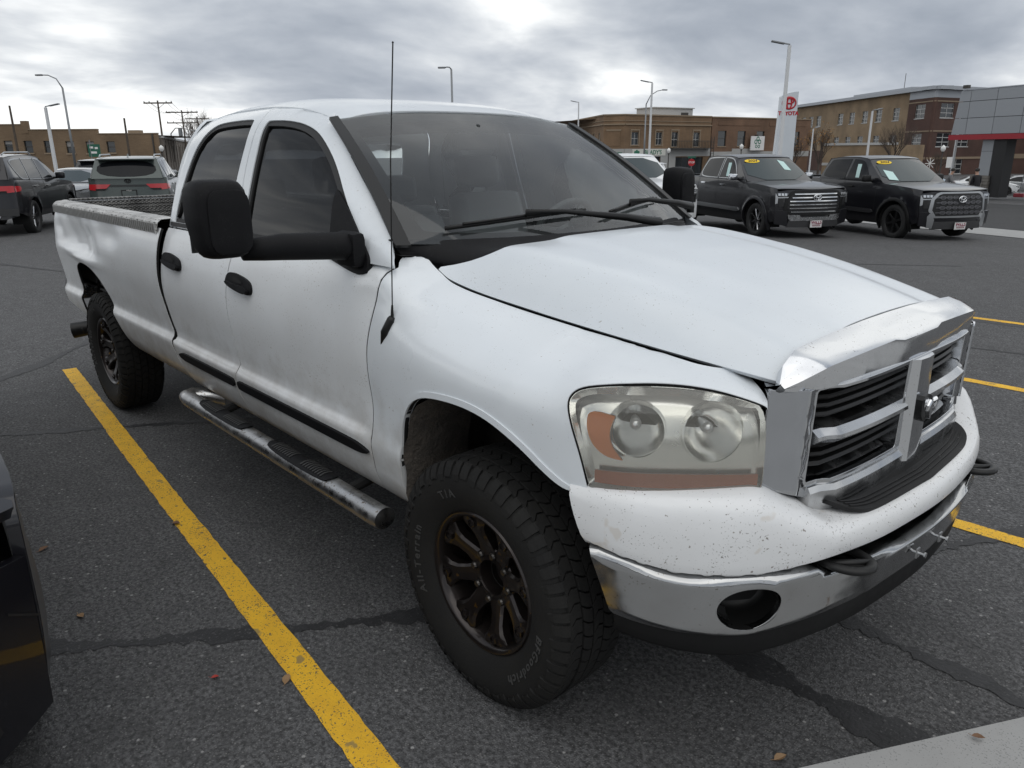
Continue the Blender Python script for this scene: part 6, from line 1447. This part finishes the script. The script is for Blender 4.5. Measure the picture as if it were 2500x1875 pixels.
def pub2():
    R = thing('brick_shop', 'plain brown brick shop block with dark upper windows next to the corner pub', 'building', (-62, 104, 0))
    F = Wall((-63.6, 94.62), (-60.0, 116.0), -2.5, R); wins = [(1.3+4.05*k, 3.0+4.05*k, 2.35, 4.45) for k in range(5)]
    BR2 = brick('rust_brick', (.20,.115,.07), (.17,.095,.058), (.15,.10,.07)); F.wall('wall', 6.2, BR2, wins+[(1.5, 7.0, -1.7, .8), (9, 16, -1.7, .8)])
    for w in wins: F.window(*w, 1, 2, WFD, COP)
    for w in ((1.5, 7.0, -1.7, .8), (9, 16, -1.7, .8)): F.window(*w, 4, 1, WFD)
    F.box('coping', 0, F.L, 6.202, 6.36, -.4, .1, COP); F.box('inset_panel', 1.2, 10.2, 5.2, 5.75, .004, .05, BR2); F.box('inset_panel', 12, 20.5, 5.2, 5.75, .004, .05, BR2); F.box('ground_floor_band', 0, 4.3, .82, 1.6, .004, .08, STONE); F.box('ground_floor_band', 4.32, 10.3, .82, 2.0, .004, .08, STONE); F.box('ground_floor_band', 10.32, F.L, .82, 1.6, .004, .08, STONE)
    # hanging square sign with shamrock
    sg = F.box('hanging_sign', 7.6, 10.5, 1.75, 3.75, .5, .62, PLW); b = MB(); GRN = MATS['sign_green']; 
    for (cu, cz, r) in ((8.65,2.95,.34),(9.45,2.95,.34),(9.05,3.4,.32),(8.8,2.3,.25),(9.35,2.3,.25)): b.lathe([(r*.55,.0),(r*.75,.03),(r,.0)], 14, Matrix.Translation(F.loc(F.P(cu, cz, .625))) @ F.n.to_track_quat('Z', 'Y').to_matrix().to_4x4())
    b.obj('shamrock_mark', GRN, sg); F.box('sign_arm', 9.0, 9.1, 3.75, 3.95, .004, .6, WFD, sg)
pub2()
def school():
    R = thing('school_building', 'three storey tan and dark red brick building with white gridded windows and metal eaves', 'building', (-60, 140, 0))
    z0 = -3.0; top = 10.8
    A = Vector((-91.26, 167.75)); B = Vector((-54.6, 138.35)); C = Vector((-48.77, 133.69)); D = Vector((-44.2, 152.0))
    Wt = Wall(A, B, z0, R); Wb = Wall(B, C, z0, R); Wr = Wall(C, D, z0, R)
    n = Wt.L; wt = []
    for s in (4.4, 8.2, 12.0, 21.8, 26.5, 31.5, 36.5, 42.3): wt.append((n-47+s, n-47+s+2.1, 6.55, 8.6))
    for s in (21.0, 25.8, 30.6, 36.5, 42.3): wt.append((n-47+s, n-47+s+2.1, 2.15, 4.15))
    Wt.wall('tan_wall', 10.0, TANL, wt)
    for w in wt: Wt.window(*w, 2, 3, WFR, WFR, fw=.09)
    wb_ = [(2.2, 5.0, 6.6, 8.75), (2.2, 5.0, 2.15, 4.2)]; Wb.wall('corner_wall', 9.65, BRN, wb_)
    for w in wb_: Wb.window(*w, 2, 3, WFR, WFR, fw=.1)
    wr_ = [(1.7, 5.1, 6.6, 8.8), (1.7, 5.1, 2.15, 4.25), (6.9, 10.2, 2.15, 4.25), (6.9, 10.2, 6.6, 8.8), (6.3, 9.5, -2.2, .1)]; Wr.wall('right_wall', 9.65, BRN, wr_)
    for w in wr_: Wr.window(*w, 2, 3, WFR, WFR, fw=.1)
    for w_ in (Wb, Wr):
        w_.box('pale_course', 0, w_.L, 9.0, 9.2, .003, .08, COP); w_.box('pale_course', 0, w_.L, 4.45, 4.65, .003, .08, COP); w_.box('pale_course', 0, w_.L, .15, .5, .003, .08, COP); w_.box('metal_cladding', 0, w_.L, 9.652, 10.8, -.3, .02, METAL)
    Wt.box('tan_upper', 0, Wt.L, 10.002, 10.8, -.3, .0, TANL); Wt.box('brown_base', 0, Wt.L, z0, 1.6, .003, .06, BRN); Wt.box('pale_course', 0, Wt.L, 1.62, 1.78, .003, .10, COP)
    for w_ in (Wt, Wb, Wr): w_.box('eave', -.3, w_.L+.3, 10.802, 11.35, -2.5, .9, METAL)
    Wt.box('roof_step', n-20, n, 11.352, 11.75, -6, -.1, METAL); b = MB(); b.tube([Wt.loc(Wt.P(n-4, 11.3, -1)), Wt.loc(Wt.P(n-4, 14.2, -1))], .05, 6); b.obj('roof_aerial', WFD, R)
    E = Wall((-44.2, 152.0), (-20, 157.0), z0, R); E.wall('link_wall', 7.5, BRN, []); E.box('pale_course', 0, E.L, .15, .9, .003, .08, COP)
    # low wing in front
    L2 = Wall((-58.8, 118.5), (-47.5, 118.0), z0, R); L2.wall('low_wing_wall', 2.4, TANL, []); L2.box('coping', -.1, L2.L+.1, 2.402, 2.75, -.5, .15, WFR); L2.box('band', 0, L2.L, -.6, -.2, .003, .06, WFR); L2.box('canopy', 3, 9, -.2, .05, .01, 1.2, WFR)
    for o_, w_ in (('low_wing_return', Wall((-47.5, 118.0), (-46.5, 126.0), z0, R)),): w_.wall(o_, 2.4, TANL, [])
school()
def portal():
    R = thing('dealership_portal', 'grey panelled showroom canopy with a red underline band on a black and grey column', 'building', (-16, 53, -1.2))
    ALU = [mat('portal_panel_%d' % k, tuple(v*c for v in (.30,.315,.335)), .42, metal=.25) for k, c in enumerate((1.0,.97,1.03))]; RED = mat('portal_red', (.30,.012,.022), .45)
    W_ = Wall((-18.0, 54.25), (-6.0, 48.9), -1.2, R); zz_ = [2.62, 3.62, 4.63, 5.30]
    us = [-.05, 1.08, 3.0, 4.9, 6.8, 8.7, 10.6, 12.5]; k = 0
    lean = lambda z: .13*(z-2.3)*.9
    for j in range(3):
        for i in range(len(us)-1):
            g_ = .016; u0, u1, a, b = us[i]+g_, us[i+1]-g_, zz_[j]+g_, zz_[j+1]-g_
            l0, l1 = (lean(a) if i == 0 else 0), (lean(b) if i == 0 else 0)
            V = [W_.P(u, z, o) for o in (.0, .05) for u, z in ((u0+l0,a),(u1,a),(u1,b),(u0+l1,b))]
            MB().add([W_.loc(v) for v in V], [(0,1,2,3),(7,6,5,4),(0,4,5,1),(1,5,6,2),(2,6,7,3),(3,7,4,0)]).obj('cladding_panel', ALU[(i*2+j) % 3], R); k += 1
    W_.box('canopy_core', .5, 12.5, 2.64, 5.28, -4.5, -.01, mat('core_dark', (.05,.052,.055), .7)); W_.box('top_flashing', .42, 12.5, 5.30, 5.36, -4.6, .07, METAL)
    W_.box('red_band', -.15, 12.5, 2.30, 2.615, -.02, .08, RED); W_.box('soffit', .3, 12.5, 2.32, 2.60, -4.5, -.03, mat('soffit_dark', (.03,.03,.032), .7))
    for nm, u0, u1, o0, o1, m in (('column_face', 2.15, 2.95, -1.1, -.35, ALU[0]), ('column_side', 2.97, 3.85, -1.12, -.36, mat('column_black', (.010,.010,.011), .4))):
        W_.box(nm, u0, u1, .12 if nm == 'column_face' else -1.2, 2.30, o0, o1, m)
    W_.box('column_joint', 2.14, 2.96, 1.58, 1.60, -.352, -.345, WFD)
    SM = mat('ledge_stone', (.20,.185,.165), .9, vary=(3, .3, (.12,.11,.10)))
    rr = random.Random(3)
    for j in range(7):
        u = 1.7
        while u < 3.0:
            l = rr.uniform(.28,.6); W_.box('ledge_stone_block', u, min(3.1, u+l-.02), -1.2+.19*j, -1.2+.19*j+.175, -1.35, -.22+rr.uniform(-.03,.03), SM); u += l
    fl = W_.box('flood_light', .55, .9, 5.42, 5.62, .0, .25, WFD)
portal()
# pylon sign
def pylon():
    R = thing('pylon_sign', 'tall white curved dealership pylon sign with red logo and lettering behind the lamp pole', 'sign', (-36.6, 66.4, -1.75))
    WH = mat('pylon_white', (.62,.66,.70), .3, coat=.4, vary=(.6, .3, (.54,.58,.62))); d = Vector((1.02, 1.27, 0)).normalized(); n = Vector((d.y, -d.x, 0)); n = n if n.dot(Vector((CAM.x+36.6, CAM.y-66.4, 0))) > 0 else -n
    out = [(-1.02,0),(-.98,2.5),(-.88,5.0),(-.80,7.4),(-.80,8.15),(-.5,8.35),(0,8.5),(.4,8.58),(.82,8.62),(.84,7.0),(.86,3.0),(.90,0)]
    b = MB(); b.prism(out, lambda p: d*p[0]+n*.22+Vector((0,0,p[1])), lambda p: d*p[0]-n*.22+Vector((0,0,p[1]))); o = b.obj('pylon_body', WH, R)
    RD = mat('logo_red', (.42,.010,.020), .35); b = MB()
    for (cu, cz, ru, rz_) in ((0,0,1,.70),(0,-.03,.36,.68),(0,.27,.66,.34)): b.tube([d*(.02+.62*(cu+ru*math.cos(a)))+n*.23+Vector((0,0,7.62+.72*(cz+rz_*math.sin(a)))) for a in np.linspace(0, 2*math.pi, 33)], [(.05,.085)]*33, 8, caps=False)
    b.obj('logo', RD, o, smooth=True); xd = d if d.cross(Vector((0,0,1))).dot(n) > 0 else -d
    text_obj('sign_text', 'TOYOTA', .46, RD, o, d*.02+n*.225+Vector((0,0,6.72)), xd, (0,0,1), .02, .022)
pylon()
# --- lamp posts and poles ---
WHP = mat('white_pole', (.60,.61,.62), .5); GALV = mat('galvanised', (.22,.23,.24), .5, metal=.6); WOOD = mat('pole_wood', (.11,.088,.07), .95, vary=(3, .3, (.05,.04,.03))); LAMPG = mat('lamp_globe', (.72,.72,.70), .3)
def lot_lamp(x, y, top, arm, label, r=.09):
    zb = gz(x, y); R = thing('lamp_post', label, 'lamp post', (x, y, zb), 0, 'white parking lot lamps'); h = top-zb; a = Vector(arm)-Vector((x, y, top)); a.z = max(a.z, .1)
    l = max(a.xy.length, .01); dv = Vector((a.x, a.y, 0))/l
    b = MB(); b.tube([(0,0,.5),(0,0,h)], [r*1.05, r*.8], 4 if r > .08 else 6); b.obj('pole', WHP, R); b = MB().lathe([(.0,.55),(.22,.55),(.25,.5),(.25,0)], 16); b.obj('pole_base', CON, R)
    b = MB(); b.tube([(0,0,h-.12),(0,0,h+.05),dv*.28+Vector((0,0,h+.10))], .035, 8); b.obj('arm', GALV, R)
    M = Matrix((dv, Vector((-dv.y, dv.x, 0)), Vector((0,0,1)))).transposed(); b = MB(); b.box(dv*.55+Vector((0,0,h+.15)), (.62,.30,.07), M@rotM('Y', -12), bev=.02); b.obj('lamp_head', GALV, R)
lot_lamp(-18.56, 33.65, 6.48, (-19.3, 33.1, 6.75), 'tall white lamp post rising in front of the pylon sign', .12)
lot_lamp(-35.31, 44.70, 6.43, (-36.2, 44.0, 6.7), 'white lamp post in front of the pub sign', .11)
lot_lamp(-56.87, 59.92, 6.65, (-57.9, 59.0, 6.8), 'white lamp post at the left end of the corner building', .11)
lot_lamp(-27.50, 63.59, 4.74, (-27.0, 64.5, 5.2), 'white lamp post before the tan wall between the two bare trees', .11)
lot_lamp(-44.92, 87.73, 4.15, (-44.6, 88.4, 4.5), 'thin white lamp post beside the low wing of the school', .11)
lot_lamp(-55.95, 9.93, 4.62, (-55.6, 10.4, 4.7), 'white lamp post among the suvs before the low brick building', .12)
lot_lamp(-18.51, 56.80, 2.9, (-18.4, 57.4, 3.1), 'white post partly hidden under the red banded canopy', .10)
def street_lamp(x, y, top, arm, label):
    zb = gz(x, y); R = thing('street_lamp', label, 'street lamp', (x, y, zb), 0, 'grey cobra head street lamps'); h = top-zb; a = Vector(arm)-Vector((x, y, zb))
    b = MB(); b.tube([(0,0,0),(0,0,h)], [.11,.075], 8); b.obj('pole', GALV, R, smooth=True); b = MB(); p = Vector((0,0,h)); e = a
    b.tube([p, p.lerp(e, .25)+Vector((0,0,.22*(e-p).length)), p.lerp(e, .65)+Vector((0,0,.16*(e-p).length)), e], [.06,.05,.045,.04], 6); b.obj('arm', GALV, R, smooth=True)
    dv = Vector((e.x, e.y, 0)).normalized(); M = Matrix((dv, Vector((-dv.y, dv.x, 0)), Vector((0,0,1)))).transposed(); b = MB(); b.box(e+dv*.22, (.6,.26,.13), M, bev=.05); b.obj('lamp_head', GALV, R, auto=50)
street_lamp(-72.15, 14.86, 6.97, (-73.6, 13.8, 8.0), 'tall grey street lamp leaning its arm left above the low brick building')
street_lamp(-49.53, 37.41, 8.0, (-49.95, 37.05, 8.15), 'grey street lamp standing behind the white roof')
street_lamp(-55.44, 69.39, 6.76, (-54.6, 71.2, 8.29), 'thin grey street lamp beside the white post before the pub')
street_lamp(-88.5, 28.6, 3.9, (-87.0, 30.3, 4.2), 'small street lamp under the wires by the utility pole')
def utility(x, y, top, arms, label, lean=0.0):
    zb = gz(x, y); R = thing('utility_pole', label, 'utility pole', (x, y, zb), 0, 'wooden utility poles'); h = top-zb
    b = MB(); b.tube([(0,0,0),(0,0,h*.5),(0,0,h)], [.12,.105,.085], 8); b.obj('pole', WOOD, R); d = Vector((-.663, -.744, 0))*-1; d = Vector((.663,.744,0))
    for dz, w in arms:
        b = MB(); M = Matrix((d, Vector((-d.y, d.x, 0)), Vector((0,0,1)))).transposed(); b.box((0,0,h-dz), (w,.12,.14), M); ca = b.obj('crossarm', WOOD, R)
        for k in (-.48,-.3,.3,.48): b = MB().lathe([(.04,0),(.06,.06),(.03,.14),(0,.15)], 8, Matrix.Translation(d*w*k+Vector((0,0,h-dz+.07)))); b.obj('insulator', GALV, ca)
        b = MB(); b.tube([d*w*.25+Vector((0,0,h-dz)), Vector((0,0,h-dz-.55))], .025, 5); b.tube([d*-w*.25+Vector((0,0,h-dz)), Vector((0,0,h-dz-.55))], .025, 5); b.obj('brace', GALV, ca)
    return R, h
utility(-84.62, 13.12, 6.13, [], 'bare wooden utility pole at the left end of the brick building')
utility(-77.29, 20.74, 4.96, [], 'short bare wooden pole stub before the brick wall')
utility(-86.62, 27.02, 7.17, [(.25, 3.0)], 'utility pole with one wide crossarm at the end of the brick building')
R2, h2 = utility(-100.9, 34.51, 7.01, [(.25, 4.0),(1.5, 4.0)], 'utility pole with two crossarms and a transformer'); b = MB().lathe([(.0,.5),(.22,.48),(.25,.4),(.25,-.4),(.2,-.5),(0,-.5)], 12, Matrix.Translation((-.45,-.3,h2-2.6))); b.obj('transformer', GALV, R2)
utility(-120.7, 43.8, 7.17, [(.3, 3.5)], 'distant utility pole by the bare treetop')
def wire(a, b_, sag, label):
    a, b_ = Vector(a), Vector(b_); pts = [a.lerp(b_, t)+Vector((0,0,-sag*4*t*(1-t))) for t in np.linspace(0, 1, 14)]; o = MB().tube(pts, .018, 4).obj('overhead_wire', WFD); tag(o, label, 'wire', 'overhead wires')
for k, s in enumerate((-1.4, -.9, .9, 1.4)): wire((-86.62+.663*s, 27.02+.744*s, 7.05), (-100.9+.663*s, 34.51+.744*s, 6.9), .6, 'thin overhead wire between the utility poles')
for s in (-1.7, 1.7): wire((-100.9+.663*s, 34.51+.744*s, 6.9), (-120.7+.663*s, 43.8+.744*s, 7.0), .6, 'thin overhead wire towards the bare tree')
def globe_lamp(x, y, top, label):
    zb = gz(x, y); R = thing('globe_lamp', label, 'street lamp', (x, y, zb), 0, 'old style globe lamps'); h = top-zb
    b = MB().lathe([(.16,0),(.14,.5),(.07,.6),(.055,h-.7),(.10,h-.62),(.12,h-.55),(0,h-.55)], 10); b.obj('post', WFD, R); b = MB().lathe([(.10,h-.54),(.22,h-.35),(.20,h-.12),(.08,h-.02),(0,h+.06)], 14); b.obj('globe', LAMPG, R, smooth=True); return R, h
for a in ((-54.61,72.85,2.04,'globe lamp under the pub balcony'), (-47.33,76.43,2.41,'globe lamp beside the square shamrock sign'), (-25.49,92.39,1.20,'globe lamp at the right behind the white hatchback'), (-76.66,23.48,2.55,'globe lamp at the corner of the low brick building')): globe_lamp(*a)
R3, h3 = globe_lamp(-26.2, 76.33, 2.06, 'globe lamp with a small banner and a snowflake ornament by the school'); b = MB(); b.box((.55,.45,h3-1.5), (.5,.03,.95), rotM('Z', 30)); b.obj('banner', PLW, R3)
b = MB()
for k in range(8): b.tube([(-.75,-.6,h3-1.6), (-.75+.45*math.cos(k*math.pi/4)*.7, -.6+.45*math.cos(k*math.pi/4)*.7, h3-1.6+.5*math.sin(k*math.pi/4))], .03, 4)
b.obj('snowflake_ornament', LAMPG, R3)
# street name sign and stop sign
R4 = thing('street_sign', 'green street sign with white marks on the lamp pole before the brick building', 'sign', (-70.9, 15.9, gz(-70.9, 15.9))); b = MB().tube([(0,0,0),(0,0,3.4)], .04, 6); b.obj('post', GALV, R4)
SGN = mat('road_sign_green', (.01,.10,.06), .4); d = Vector((.663,.744,0)); M = Matrix((d, Vector((d.y, -d.x, 0)), Vector((0,0,1)))).transposed(); b = MB().box(d*.30+Vector((0,0,2.55)), (1.0,.03,1.0), M); sp4 = b.obj('sign_plate', SGN, R4); b = MB().box(d*.40+Vector((0,0,1.6)), (.7,.03,.45), M); b.obj('sign_plate', SGN, R4)
nn = Vector((d.y, -d.x, 0)); nn = nn if nn.dot(Vector((72,-18,0))) > 0 else -nn
for k, (a, z, w) in enumerate(((.1,2.8,.3),(.5,2.75,.25),(.25,2.4,.5))): MB().box(d*a+nn*.02+Vector((0,0,z)), (w,.01,.16), M).obj('sign_mark', PLW, sp4)
R5 = thing('stop_sign', 'red octagonal stop sign by the pub entrance', 'sign', (-52.6, 74.6, gz(-52.6, 74.6))); MB().tube([(0,0,0),(0,0,2.9)], .04, 6).obj('post', GALV, R5)
dn = (Vector((CAM.x+52.6, CAM.y-74.6, 0))).normalized(); Ms = Matrix.Translation(dn*.06+Vector((0,0,2.35)))@dn.to_track_quat('Z', 'Y').to_matrix().to_4x4(); b = MB().lathe([(0,0),(.42,0),(.42,-.03),(0,-.03)], 8, Ms, a0=math.pi/8); so = b.obj('sign_plate', mat('stop_red', (.40,.01,.015), .4), R5)
text_obj('sign_text', 'STOP', .30, PLW, so, dn*.075+Vector((0,0,2.35)), Vector((-dn.y, dn.x, 0)), (0,0,1), .002, .004)
b = MB().box(Vector((0,0,2.95))+dn*.05, (.9,.03,.2), Matrix((Vector((-dn.y, dn.x, 0)), dn, Vector((0,0,1)))).transposed()); b.obj('street_name_plate', SGN, R5)
# weighted sign stand by the white hatchback
zx, zy = -15.6, 62.0
R6 = thing('sign_stand', 'thin rod standing in a red weighted base on the asphalt', 'sign stand', (zx, zy, gz(zx, zy))); b = MB().box((0,0,.13), (.62,.46,.26), bev=.04); b.obj('base', mat('stand_red', (.22,.02,.03), .6), R6); MB().tube([(0,0,.26),(.06,.02,1.5)], .025, 6).obj('rod', GALV, R6)
# --- bare trees ---
BARK = mat('bark', (.075,.060,.050), .95); TWIG = mat('twig', (.085,.066,.054), .95); DRY = mat('dry_leaf', (.26,.13,.035), .8)
def bare_tree(x, y, h, spread, label, seed, dry=0, narrow=.75):
    rr = random.Random(seed); R = thing('bare_tree', label, 'tree', (x, y, gz(x, y)), 0, 'leafless street trees'); tb = MB(); cb = MB(); lb = MB()
    tb.tube([(0,0,0),(.03,0,h*.18),(0,.04,h*.34)], [.022*h,.018*h,.014*h], 7)
    def grow(p, d, l, r, lev):
        e = p+d*l; m = p.lerp(e, .5)+Vector((rr.uniform(-1,1), rr.uniform(-1,1), 0))*l*.05
        (tb if lev == 0 else cb).tube([p, m, e], [r, r*.8, r*.55], 5 if lev < 2 else 3, caps=False)
        if lev >= 4: 
            if dry and rr.random() < dry:
                for _ in range(2):
                    c = e+Vector((rr.uniform(-.2,.2), rr.uniform(-.2,.2), rr.uniform(-.2,.2))); a = Vector((rr.uniform(-1,1), rr.uniform(-1,1), rr.uniform(-1,1))).normalized()*.09; bb = a.cross(Vector((rr.uniform(-1,1), rr.uniform(-1,1), rr.uniform(-1,1)))).normalized()*.07; lb.add([c-a, c+bb, c+a, c-bb], [(0,1,2,3)])
            return
        n = rr.randint(3, 4) if lev < 3 else 3
        for k in range(n):
            a = rr.uniform(0, 2*math.pi); s = rr.uniform(.25, .62)*spread; dd = (d+Vector((math.cos(a)*s, math.sin(a)*s, rr.uniform(.05,.4)*narrow))).normalized()
            grow(p.lerp(e, rr.uniform(.45, 1.0)), dd, l*rr.uniform(.55,.82), r*.55, lev+1)
    for k in range(6):
        a = 2*math.pi*k/6+rr.uniform(-.3,.3); s = .42*spread; grow(Vector((0,.02,h*rr.uniform(.2,.34))), Vector((math.cos(a)*s, math.sin(a)*s, 1)).normalized(), h*.25, .010*h, 0)
    tb.obj('trunk', BARK, R, fix=False); cb.obj('crown', TWIG, R, fix=False)
    if lb.V: lb.obj('dry_leaves', DRY, R, fix=False)
bare_tree(-49.5, 98.97, 8.0, 1.0, 'leafless tree with a few orange leaves before the tan school wall', 3, .25)
bare_tree(-40.62, 100.97, 7.9, 1.05, 'leafless tree beside the dark red brick corner', 5)
bare_tree(-53.5, 99.5, 6.6, .9, 'smaller leafless tree next to the pylon sign', 9, .08)
bare_tree(-30.13, 86.69, 4.2, 1.0, 'low leafless shrub-like tree under the canopy edge', 12)
bare_tree(-116.26, 41.74, 10.2, .85, 'tall leafless tree rising behind the white cab', 15, 0, 1.2)
# --- people ---
def person(label, loc, head, shirt, trousers, lean, arms):
    R = thing('person', label, 'person', (loc[0], loc[1], gz(*loc)), R_(head), 'people by the cars')
    J = {'pel':(0,0,.96),'sp':(.02+lean*.3,0,1.18),'ch':(.02+lean*.8,0,1.38),'nk':(.03+lean,0,1.52),'hdb':(.05+lean*1.15,0,1.60),'hdt':(.06+lean*1.2,0,1.74)}
    rad = {'pel':.15,'sp':.145,'ch':.165,'nk':.06,'hdb':.085,'hdt':.085}
    E_ = [('pel','sp'),('sp','ch'),('ch','nk'),('nk','hdb'),('hdb','hdt')]
    for s, n in ((-1,'r'),(1,'l')):
        ax, az = arms
        J.update({'sh'+n:(.02+lean*.85, s*.19,1.42),'el'+n:(ax*.4+lean*.6, s*.26,1.16),'wr'+n:(ax+lean*.5, s*.22,az),'ha'+n:(ax*1.15+lean*.5, s*.20,az-.06),'hp'+n:(0,s*.09,.90),'kn'+n:(.04*s,s*.10,.50),'an'+n:(-.02+.05*s,s*.10,.09),'to'+n:(.14+.05*s,s*.11,.04)})
        rad.update({'sh'+n:.085,'el'+n:.06,'wr'+n:.042,'ha'+n:.045,'hp'+n:.11,'kn'+n:.075,'an'+n:.05,'to'+n:.045})
        E_ += [('ch','sh'+n),('sh'+n,'el'+n),('el'+n,'wr'+n),('wr'+n,'ha'+n),('pel','hp'+n),('hp'+n,'kn'+n),('kn'+n,'an'+n),('an'+n,'to'+n)]
    ks = list(J); me = bpy.data.meshes.new('body'); me.from_pydata([J[k] for k in ks], [(ks.index(a), ks.index(b)) for a, b in E_], []); o = bpy.data.objects.new('body', me); COL.objects.link(o)
    sk = o.modifiers.new('skin', 'SKIN'); sv = me.skin_vertices[0].data
    for i, k in enumerate(ks): sv[i].radius = (rad[k], rad[k]*(1.12 if k in ('ch','sp','pel') else 1))
    sv[0].use_root = True; ss = o.modifiers.new('sub', 'SUBSURF'); ss.levels = 2
    dg = bpy.context.evaluated_depsgraph_get(); m2 = bpy.data.meshes.new_from_object(o.evaluated_get(dg)); bpy.data.objects.remove(o)
    SK = mat('skin', (.42,.25,.18), .6); m2.materials.clear(); m2.materials.append(shirt); m2.materials.append(trousers); m2.materials.append(SK); m2.materials.append(mat('shoe', (.02,.02,.02), .6))
    for p in m2.polygons:
        c = p.center; p.use_smooth = True; p.material_index = 2 if c.z > 1.52 else (3 if c.z < .10 else (1 if c.z < .93 else 0))
        if abs(c.y) > .15 and c.z < arms[1]+.0 and c.z > .85 and c.x > arms[0]*.95: p.material_index = 2
    bo = link(bpy.data.objects.new('body', m2), R)
    hb = Vector(J['hdt']); b = MB(); b.lathe([(.0,.10),(.06,.095),(.098,.05),(.105,0),(.10,-.05)], 16, Matrix.Translation(hb+Vector((-.018,0,.005)))); b.obj('hair', mat('dark_hair', (.015,.012,.010), .7), R, smooth=True)
    b = MB(); b.lathe([(0,.03),(.012,.0),(.014,-.012),(0,-.014)], 8, Matrix.Translation(hb+Vector((.088,0,-.035)))@Matrix.Rotation(R_(75), 4, 'Y'))
    for s in (-1, 1): b.lathe([(0,.012),(.02,.006),(.03,0)], 8, Matrix.Translation(hb+Vector((0,s*.082,-.04)))@Matrix.Rotation(R_(-90*s), 4, 'X'))
    b.obj('face_features', SK, R)
    return R
person('person in a black jacket seen from behind beyond the black pickup', (-12.04, 41.45), 150, mat('jacket_black', (.012,.012,.015), .85), mat('trousers_dark', (.02,.022,.03), .85), .02, (.12, .95))
person('person in a grey hooded top bending forward over a car', (-14.2, 43.6), 20, mat('hoodie_grey', (.13,.13,.135), .9), mat('trousers_dark', (.02,.022,.03), .85), .16, (.34, 1.05))
